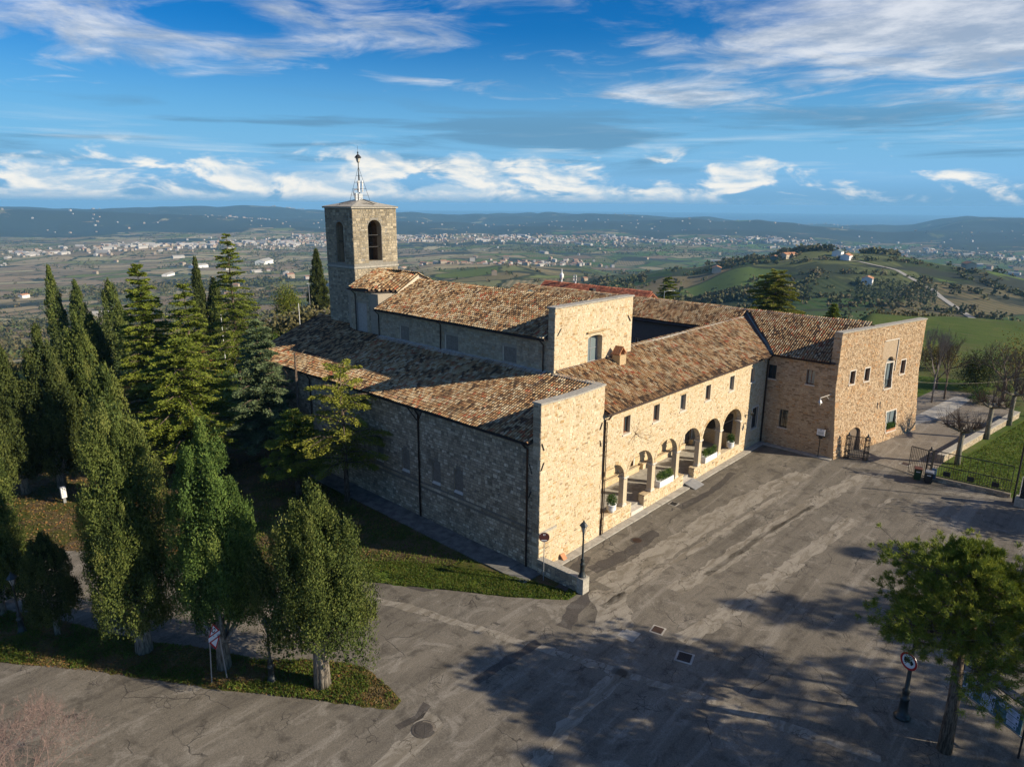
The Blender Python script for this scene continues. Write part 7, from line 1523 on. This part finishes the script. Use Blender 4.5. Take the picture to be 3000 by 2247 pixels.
# covers and gratings in the asphalt
def cover(label, x, y, s, shape, mat='iron', grate=False, rz=0.0, name='manhole_cover'):
    z = gz(x) + .012; t = thing(name, label, 'drain cover' if grate else 'manhole cover', (x, y, z), 'covers in the car park')
    m = MB()
    if shape == 'round':
        m.lathe([(s * 1.35, -.06), (s * 1.35, .004)], (x, y, z), 20); m.build('surround', MAT['asphalt_dark'], t); m = MB(); m.lathe([(s, -.04), (s, .014), (s * .9, .018)], (x, y, z), 20); m.build('lid', MAT[mat], t)
    else:
        e = Vector((math.cos(rz), math.sin(rz), 0)); f = Vector((-e.y, e.x, 0)); c = Vector((x, y, z)); w = s * .35
        m.obox(c - e * (s + w) - f * (s + w) - UPV * .06, e * 2 * (s + w), f * 2 * (s + w), UPV * .062); m.build('surround', MAT['concrete'], t); m = MB()
        if grate:
            m.obox(c - e * s - f * s + UPV * .004, e * 2 * s, f * 2 * s, UPV * .004); m.build('pit', MAT['interior'], t); m = MB()
            for k in range(8): m.obox(c - e * s + f * (-s + 2 * s * (k + .2) / 8) + UPV * .01, e * 2 * s, f * (2 * s / 8 * .45), UPV * .02)
            for k in (0, 1): m.obox(c + e * (-s + k * (2 * s - .04)) - f * s + UPV * .01, e * .04, f * 2 * s, UPV * .021)
            m.build('grating', MAT['grey_metal' if mat != 'iron' else 'iron'], t)
        else: m.obox(c - e * s - f * s + UPV * .004, e * 2 * s, f * 2 * s, UPV * .014); m.build('lid', MAT[mat], t)
    return t
cover('round iron manhole cover in the asphalt below the church front', 7.9, -2.35, .34, 'round', 'gutter_brown'); cover('square drain grating set in broken concrete in the middle of the car park', -1.2, -11.24, .34, 'sq', 'iron', True, .3); cover('square cover between the two grates, the farther one', -.1, -8.95, .28, 'sq', 'gutter_brown', False, .2); cover('square cracked cover at the road junction below the lamp wall', -1.55, -8.0, .36, 'sq', 'concrete', False, .1); cover('small square drain opening beside the loggia step', 14.9, -1.15, .26, 'sq', 'iron', True, .05); cover('square drain just inside the gate on the driveway', 36.4, -12.2, .32, 'sq', 'gutter_brown', False, -.2); cover('square drain farther up the driveway near the end wing', 52.2, -12.4, .4, 'sq', 'gutter_brown', False, -.2)
cover('round sunken iron cover in the rough patch of the main road', -13.8, -5.1, .42, 'round', 'asphalt_dark')
# small flagstone threshold mat, terracotta spout, overhead wire, poles, box
mt = thing('ramp', 'grey metal access ramp at the middle opening of the loggia', 'ramp', (19.2, -.6, .3)); m = MB(); m.slab([(18.45, -.05, .58), (19.95, -.05, .6), (19.95, -1.1, .32), (18.45, -1.1, .30)], .04); m.build('ramp_plate', MAT['grey_metal'], mt)
sp2 = thing('water_spout', 'small terracotta gutter piece leaning at the foot of the church front', 'spout', (2.3, -.25, .1)); m = MB(); m.slab([(2.1, -.1, .45), (2.5, -.1, .45), (2.5, -.45, .06), (2.1, -.45, .06)], .07); m.build('spout', MAT['terracotta'], sp2)
ub = thing('utility_box', 'small white utility box on a post among the dark cypress trunks', 'box', (-17.77, 34.6, -.26)); m = MB(); m.box(-17.95, -17.6, 34.4, 34.75, .2, 1.05); m.build('cabinet', MAT['white_paint'], ub); m = MB(); m.box(-17.87, -17.68, 34.48, 34.67, -.4, .2); m.build('plinth', MAT['grey_metal'], ub)
def pole_lamp(label, x, y, h, arm, z=None, name='street_light'):
    zz = gz(x) if z is None else z; t = thing(name, label, 'street light', (x, y, zz)); m = MB(); m.tube([(x, y, zz - .2), (x, y, zz + h)], [.09, .05], 7); m.build('pole', MAT['grey_metal'], t); m = MB()
    if arm: m.tube([(x, y, zz + h - .25), (x + arm[0] * .4, y + arm[1] * .4, zz + h), (x + arm[0], y + arm[1], zz + h - .1)], .035, 5)
    m.obox((x + (arm[0] if arm else -.25) - .2, y + (arm[1] if arm else 0) - .1, zz + h - .12), (.5, 0, 0), (0, .2, 0), (0, 0, .1)); m.build('lamp_head', MAT['grey_metal'], t); return t
pole_lamp('slim grey floodlight pole in front of the dark fir left of the tower', 42.0, 97.4, 6.9, None); pole_lamp('grey street light with a short arm between the red roof and the green conifer', 82.0, 40.6, 8.6, (1.6, -1.0), -1.0)
for k, (x, y, h_) in enumerate([(11.8, 70.0, 7.4), (22.0, 66.5, 8.2), (29.5, 70, 3.0)]):
    t = thing('fence_pole', ['thin white pole of the ball court fence beside the orange tree', 'thin white pole of the ball court fence behind the blue-grey cedar', 'short white post on the lawn left of the aisle roof'][k], 'pole', (x, y, gz(x)), 'white poles of the ball court'); m = MB(); m.tube([(x, y, -.2), (x, y, gz(x) + h_)], .05, 6); m.build('pole', MAT['white_paint'], t)
    if k == 0: m = MB(); m.tube([(x, y, 3.0), (x + 1.2, y - 1.6, 0)], .035, 5); m.tube([(x, y, 3.0), (x + 2.2, y - .4, 0.1)], .03, 5); m.build('brace', MAT['white_paint'], t)
wi = thing('overhead_wire', 'pale overhead wire strung from the end wing corner towards the right', 'wire', (47.6, -9.8, 6)); m = MB(); A_, B_ = Vector((47.75, -9.6, 5.6)), Vector((66, -21.0, 6.2)); m.tube([A_.lerp(B_, t_ / 10) - UPV * .9 * math.sin(math.pi * t_ / 10) for t_ in range(11)], .014, 4); m.build('cable', MAT['twig_pale'], wi)

# ------------------------------------------------------------------ farmhouses on the hill, towns in the valley, far woods
def at(bearing, d):  # a point on the land by compass bearing off the camera heading
    a = R(bearing); x = CG[0] + d * (math.cos(a) * FWD.x + math.sin(a) * RGT.x); y = CG[1] + d * (math.cos(a) * FWD.y + math.sin(a) * RGT.y); return x, y, float(terrain_h(np.array([x]), np.array([y]))[0])
def farmhouse(label, bearing, d, w, l, h, wallm, roofm, rz):
    x, y, z = at(bearing, d); t = thing('farmhouse', label, 'house', (x, y, z), None); e = Vector((math.cos(rz), math.sin(rz), 0)); f = Vector((-e.y, e.x, 0)); c = Vector((x, y, z - .6)); rh_ = w * .2
    m = MB(); m.obox(c - e * l / 2 - f * w / 2, e * l, f * w, UPV * (h + .6))
    for s_ in (-1, 1): q = [c + e * s_ * l / 2 - f * w / 2 + UPV * (h + .6), c + e * s_ * l / 2 + f * w / 2 + UPV * (h + .6), c + e * s_ * l / 2 + UPV * (h + .6 + rh_)]; m.poly(q if s_ > 0 else q[::-1])
    m.build('wall', MAT[wallm], t); m = MB()
    for s_ in (-1, 1): m.slab([c - e * (l / 2 + .4) + UPV * (h + .66 + rh_), c + e * (l / 2 + .4) + UPV * (h + .66 + rh_), c + e * (l / 2 + .4) + f * s_ * (w / 2 + .5) + UPV * (h + .45), c - e * (l / 2 + .4) + f * s_ * (w / 2 + .5) + UPV * (h + .45)], .18)
    m.build('roof', MAT[roofm], t); wm = MB()
    for s_ in (-1, 1):
        for fl in range(max(1, int(h / 2.9))):
            for k in range(4): a_ = -l / 2 + l * (k + .5) / 4; p = c + e * (a_ - .5) + f * s_ * (w / 2 + .03) + UPV * (1.5 + fl * 2.9); wm.obox(p, e * 1.0, f * .02 * s_, UPV * 1.4)
    wm.each('window', MAT['interior'], t); return t
farmhouse('white two-storey farmhouse standing alone on the near hillside olive grove', 27.2, 735, 9, 14, 6, 'white_paint', 'terracotta', .2); farmhouse('yellow farmhouse at the left foot of the hill above the green field', 16.4, 860, 10, 16, 6, 'plaster_pale', 'terracotta', .5); farmhouse('blue-roofed white house on top of the hill', 25.0, 905, 10, 14, 5.5, 'white_paint', 'copper', .1); farmhouse('pale house with a long roof just below the blue-roofed one', 25.6, 880, 10, 18, 5, 'white_paint', 'terracotta', .1); farmhouse('farm building group left of the hilltop road', 21.6, 905, 10, 20, 5, 'plaster_pale', 'terracotta', -.3); farmhouse('green-sided barn at the left of the hilltop farm', 20.6, 900, 8, 12, 5, 'copper', 'terracotta', .3); farmhouse('long flat shed on the crest of the hill', 28.0, 985, 8, 26, 3, 'white_paint', 'concrete', 0); farmhouse('pink-roofed villa among dark trees on the right slope', 33.3, 930, 10, 16, 6.5, 'plaster_pale', 'terracotta', .5); farmhouse('bluish house among trees below the road at right', 35.0, 470, 9, 14, 6, 'white_paint', 'concrete', .4); farmhouse('stone-coloured farmhouse at the far right beside the hill road', 38.2, 520, 9, 14, 6, 'plaster_pale', 'terracotta', -.2)
farmhouse('pale farmhouse on the left plain by the winding lane', -35.5, 1500, 9, 16, 6, 'white_paint', 'terracotta', .6); farmhouse('long white shed row on the left valley fields', -26.5, 2050, 14, 60, 6, 'white_paint', 'concrete', .9); farmhouse('big white factory with ribbed front in the middle of the left fields', -19.7, 2450, 30, 90, 12, 'white_paint', 'concrete', .75); farmhouse('white shed cluster by the left fields', -24.4, 2350, 20, 60, 8, 'white_paint', 'concrete', .4); farmhouse('small brick-red roofed house in a field under the cedars', -12.6, 1150, 9, 13, 5, 'plaster_pale', 'terracotta', .3)
# town houses: the 300 nearest are things, the rest one mass
def house_mesh(w, l, h, roofm, wallm):
    m = MB(); m.box(-l / 2, l / 2, -w / 2, w / 2, -3, h); r_h = h + w * .2
    m.poly([(-l / 2, w / 2, h), (-l / 2, -w / 2, h), (-l / 2, 0, r_h)]); m.poly([(l / 2, -w / 2, h), (l / 2, w / 2, h), (l / 2, 0, r_h)])
    m.poly([(-l / 2, -w / 2 - .4, h - .1), (l / 2, -w / 2 - .4, h - .1), (l / 2, 0, r_h + .1), (-l / 2, 0, r_h + .1)], 1); m.poly([(l / 2, w / 2 + .4, h - .1), (-l / 2, w / 2 + .4, h - .1), (-l / 2, 0, r_h + .1), (l / 2, 0, r_h + .1)], 1)
    o = m.build('town_house', [MAT[wallm], MAT[roofm]]); me = o.data; bpy.data.objects.remove(o); return me, m
protos = [house_mesh(*q) for q in [(10, 14, 7, 'town_roof', 'town_white'), (11, 13, 8, 'town_roof', 'town_cream'), (12, 18, 9, 'concrete', 'town_white'), (18, 46, 8, 'concrete', 'town_white'), (10, 12, 6.5, 'town_roof', 'town_white'), (13, 20, 11, 'town_roof', 'town_cream'), (24, 64, 9, 'town_white', 'town_white')]]
hr = np.random.default_rng(77); spots = []
def cluster(b0, d0, sb, sd, n, big=.12, lab=None):
    for _ in range(n): spots.append((b0 + hr.normal() * sb, d0 + hr.normal() * sd, 6 if hr.random() < big * .2 else (3 if hr.random() < big * .6 else int((0, 1, 4, 5, 1, 2)[int(hr.integers(0, 6))])), lab))
cluster(-34, 3350, 3.0, 160, 104, .25); cluster(-27, 3300, 3.0, 170, 120, .35); cluster(-21, 3700, 3.2, 190, 168, .3); cluster(-15, 4000, 2.6, 220, 264, .08); cluster(-8, 4100, 3.5, 200, 176, .1); cluster(0, 4100, 3.5, 200, 208, .1); cluster(7, 4150, 3.2, 190, 208, .12); cluster(13, 4250, 3.5, 170, 160, .15); cluster(20, 4500, 3.5, 180, 160, .2); cluster(26, 4500, 3.0, 170, 104, .2)
cluster(-5.5, 1800, 1.3, 60, 46, .02, 'pale house in the hamlet on the ridge just right of the bell tower'); cluster(-3.2, 1950, 1.2, 60, 34, .02, 'pale house in the hamlet row climbing away from the bell tower'); cluster(1.2, 2200, 2.2, 70, 46, .02, 'pale house in the string of houses above the nave ridge'); cluster(5.2, 2350, 1.6, 70, 30, .05, 'pale house in the thin row above the red-roofed house'); cluster(31, 4000, 3.0, 170, 88, .1); cluster(36, 3700, 2.5, 200, 48, .1); cluster(-22, 6500, 1.92, 170, 46, 0); cluster(-16, 6200, 4.0, 500, 23, 0); cluster(-31, 6200, 3.2, 600, 27, 0); cluster(0, 6300, 6.4, 600, 42, 0); cluster(12, 6500, 5.6000000000000005, 700, 46, 0); cluster(22, 6800, 4.800000000000001, 500, 23, 0); cluster(34, 5600, 2.4000000000000004, 500, 23, 0); cluster(25, 11000, 3.5, 250, 70, .2); cluster(-17, 8900, 1.4400000000000002, 60, 19, 0); cluster(-30.8, 8900, 0.4, 50, 5, 0); cluster(9, 8950, 0.48, 50, 4, 0)
for _ in range(80): spots.append((hr.uniform(-38, 38), hr.uniform(1000, 3200), int(hr.integers(0, 6)) if hr.random() > .1 else 3, 'small pale house standing alone on the slopes left of the tower' if spots is None else None))
spots = [s for s in spots if s[1] > 950 and not (12 < s[0] < 36 and s[1] < 1350)]
spots.sort(key=lambda s: s[1]); HV = []; HF = [[], []]; hk = 0
bb = np.array([at(s[0], s[1]) for s in spots])
for k, (s, q) in enumerate(zip(spots, bb)):
    me, mb_ = protos[s[2]]; rz = hr.uniform(0, 3.14); sc = hr.uniform(.6, 1.0)
    if k < 300:
        if s[3]: lab, grp = s[3], 'houses of the hamlets below the hilltop'
        elif s[1] < 2900: lab, grp = ('small pale house among the fields left of the bell tower' if s[0] < -9 else 'small pale house on the slopes behind the church roofs' if s[0] < 9 else 'small pale house on the valley fields beyond the right-hand hill'), 'houses scattered below the hilltop'
        else: lab, grp = 'tiny pale house in the near edge of the valley town', 'houses of the valley town'
        o = link(bpy.data.objects.new('town_house', me)); o.location = q; o.rotation_euler = (0, 0, rz); o.scale = (sc, sc, sc); tag(o, lab, 'house', grp)
    else:
        v = np.array(mb_.v) * sc; c_, s_ = math.cos(rz), math.sin(rz); v = np.stack([v[:, 0] * c_ - v[:, 1] * s_, v[:, 0] * s_ + v[:, 1] * c_, v[:, 2]], 1) + q
        HV.append((v, mb_, s[2]))
tm = MB(); mats_ = ['town_white', 'town_cream', 'town_roof', 'concrete']; pm = [('town_white', 'town_roof'), ('town_cream', 'town_roof'), ('town_white', 'concrete'), ('town_white', 'concrete'), ('town_white', 'town_roof'), ('town_cream', 'town_roof'), ('town_white', 'town_white')]
for v, mb_, ty in HV:
    i0 = len(tm.v); tm.v += v.tolist(); tm.f += [tuple(i0 + j for j in f) for f in mb_.f]; tm.mi += [mats_.index(pm[ty][mi]) for mi in mb_.mi]; tm.r += mb_.r
tag(tm.build('town', [MAT[q] for q in mats_]), 'pale distant town spread along the valley floor', 'town', kind='stuff')
# far tree cover: clumps of a few leaf-shaped faces each
def far_trees(name, n, brange, drange, mat, size, seed, thr, sc=420.0, faces=9, rows=False, sz=.5):
    rg = np.random.default_rng(seed); b_ = np.radians(rg.uniform(*brange, n)); d = np.exp(rg.uniform(math.log(drange[0]), math.log(drange[1]), n))
    x = CG[0] + d * (np.cos(b_) * FWD.x + np.sin(b_) * RGT.x); y = CG[1] + d * (np.cos(b_) * FWD.y + np.sin(b_) * RGT.y)
    if rows: x = np.round(x / 9) * 9 + rg.normal(size=n) * .6; y = np.round(y / 9) * 9 + rg.normal(size=n) * .6
    keep = vnoise(x, y, sc, seed) + .5 * vnoise(x, y, sc * .35, seed + 1) + .2 * vnoise(x, y, sc * .1, seed + 2) > thr; x, y = x[keep], y[keep]; n = len(x); z = terrain_h(x, y)
    s = rg.uniform(.55, 1.25, n) * size; P_ = np.repeat(np.stack([x, y, z + s * .45], 1), faces, 0) + rg.normal(size=(n * faces, 3)) * np.repeat(s, faces)[:, None] * np.array([.36, .36, .26])
    v, f = leaves(P_, rg.normal(size=(n * faces, 3)) + np.array([0, 0, .4]), np.repeat(s, faces) * sz * 1.2, np.repeat(s, faces) * sz, rg); o = obj_np(name, v, f, MAT[mat], None, np.repeat(rg.random(n), faces)); return tag(o, kind='stuff')
far_trees('woodland', 5000, (-45, 11), (330, 1400), 'leaf_wood', 6, 3, .30, 260, 24); far_trees('woodland', 5200, (8, 23), (330, 680), 'leaf_wood', 6, 31, .12, 160, 26); far_trees('hilltop_wood', 420, (21, 29), (960, 1050), 'leaf_wood', 7, 33, -.05, 60, 26); far_trees('woodland', 3000, (11, 45), (330, 1400), 'leaf_wood', 5, 4, .40, 220, 24)
far_trees('woodland', 9000, (-45, 45), (1200, 3600), 'leaf_wood', 9, 5, .26, 420, 9)
far_trees('town_trees', 6000, (-45, 45), (2900, 4700), 'leaf_wood', 9, 22, .0, 300, 6); far_trees('olive_grove', 12000, (-45, 45), (320, 1900), 'leaf_olive', 4, 8, .24, 330, 9, True)
far_trees('hedgerow_trees', 1600, (-45, 45), (330, 2600), 'leaf_wood', 5, 12, -.1, 300, 18)
far_trees('hillside_scrub', 700, (-40, -8), (130, 330), 'leaf_wood', 4.2, 14, -.1, 120, 320, sz=.13); far_trees('hillside_scrub', 900, (-6, 40), (175, 330), 'leaf_wood', 4.0, 15, .02, 90, 320, sz=.13)

def hedge(name, pts, mat, size, gap, seed, faces=26, wid=2.0):
    rg = np.random.default_rng(seed); q = []
    for (b0, d0), (b1, d1) in zip(pts, pts[1:]):
        x0, y0, _ = at(b0, d0); x1, y1, _ = at(b1, d1); n = max(2, int(math.hypot(x1 - x0, y1 - y0) / gap))
        for k in range(n):
            if rg.random() < .8: q.append((x0 + (x1 - x0) * k / n + rg.normal() * wid, y0 + (y1 - y0) * k / n + rg.normal() * wid))
    q = np.array(q); z = terrain_h(q[:, 0], q[:, 1]); s = rg.uniform(.6, 1.3, len(q)) * size; P_ = np.repeat(np.stack([q[:, 0], q[:, 1], z + s * .42], 1), faces, 0) + rg.normal(size=(len(q) * faces, 3)) * np.repeat(s, faces)[:, None] * np.array([.34, .34, .26])
    v, f = leaves(P_, rg.normal(size=P_.shape) + np.array([0, 0, .4]), np.repeat(s, faces) * .5, np.repeat(s, faces) * .4, rg); return tag(obj_np(name, v, f, MAT[mat], None, np.repeat(rg.random(len(q)), faces)), kind='stuff')
for k, pts in enumerate([[(15, 560), (18, 590), (21, 610), (25, 640), (28, 640)], [(19, 745), (23, 770), (27, 790), (31, 800), (35, 740)], [(22, 850), (26, 880), (30, 905), (34, 900)], [(26, 600), (30, 625), (34, 600), (38, 540)], [(14, 880), (18, 915), (22, 950)], [(31, 800), (30, 700), (29, 620)], [(24, 780), (23, 700), (22, 625)], [(33, 850), (36, 800), (40, 740)]]):
    hedge('hedgerow', pts, 'leaf_wood', 4.6, 4.2, 60 + k)
og = []
for i in range(15):
    for j in range(14): og.append((26.6 + j * .38, 655 + i * 7.5))
rg_ = np.random.default_rng(3); gq = np.array([at(b_ + rg_.normal() * .02, d_ + rg_.normal() * .5) for b_, d_ in og]); s_ = rg_.uniform(2.6, 3.8, len(gq)); P_ = np.repeat(gq + np.stack([s_ * 0, s_ * 0, s_ * .45], 1), 22, 0) + rg_.normal(size=(len(gq) * 22, 3)) * np.repeat(s_, 22)[:, None] * np.array([.3, .3, .24])
v, f = leaves(P_, rg_.normal(size=P_.shape), np.repeat(s_, 22) * .42, np.repeat(s_, 22) * .34, rg_); tag(obj_np('olive_grove', v, f, MAT['leaf_olive'], None, np.repeat(rg_.random(len(gq)), 22)), kind='stuff')
ln = MB(); lp_ = [at(b_, d_) for b_, d_ in ((38.5, 455), (36, 500), (34.6, 560), (33, 640), (31.5, 740), (29, 830), (26.5, 870), (23.5, 875), (20.5, 880))]
for (x0, y0, z0), (x1, y1, z1) in zip(lp_, lp_[1:]):
    for k in range(14):
        q0 = (x0 + (x1 - x0) * k / 14, y0 + (y1 - y0) * k / 14); q1 = (x0 + (x1 - x0) * (k + 1) / 14, y0 + (y1 - y0) * (k + 1) / 14); e_ = Vector((q1[0] - q0[0], q1[1] - q0[1], 0)).normalized(); s2 = Vector((-e_.y, e_.x, 0)) * 2.2
        h0, h1 = terrain_h(np.array([q0[0], q1[0]]), np.array([q0[1], q1[1]])); ln.poly([Vector((q0[0], q0[1], h0 + .45)) - s2, Vector((q1[0], q1[1], h1 + .45)) - s2, Vector((q1[0], q1[1], h1 + .45)) + s2, Vector((q0[0], q0[1], h0 + .45)) + s2])
tag(ln.build('hill_road', MAT['concrete']), kind='structure')

# ------------------------------------------------------------------ air
hz = MB(); hz.box(CG[0] - 31500, CG[0] + 31500, CG[1] - 31500, CG[1] + 31500, -345, 33)
mh = bpy.data.materials.new('air'); mh.use_nodes = True; q = NT(mh.node_tree); pv = q.n('ShaderNodeVolumePrincipled', {'Color': (0.28, 0.64, 1.0), 'Density': 7.2e-5, 'Anisotropy': 0.0}); out = q.n('ShaderNodeOutputMaterial'); mh.node_tree.links.new(pv.outputs[0], out.inputs['Volume'])
hzo = hz.build('haze', mh); tag(hzo, kind='stuff')
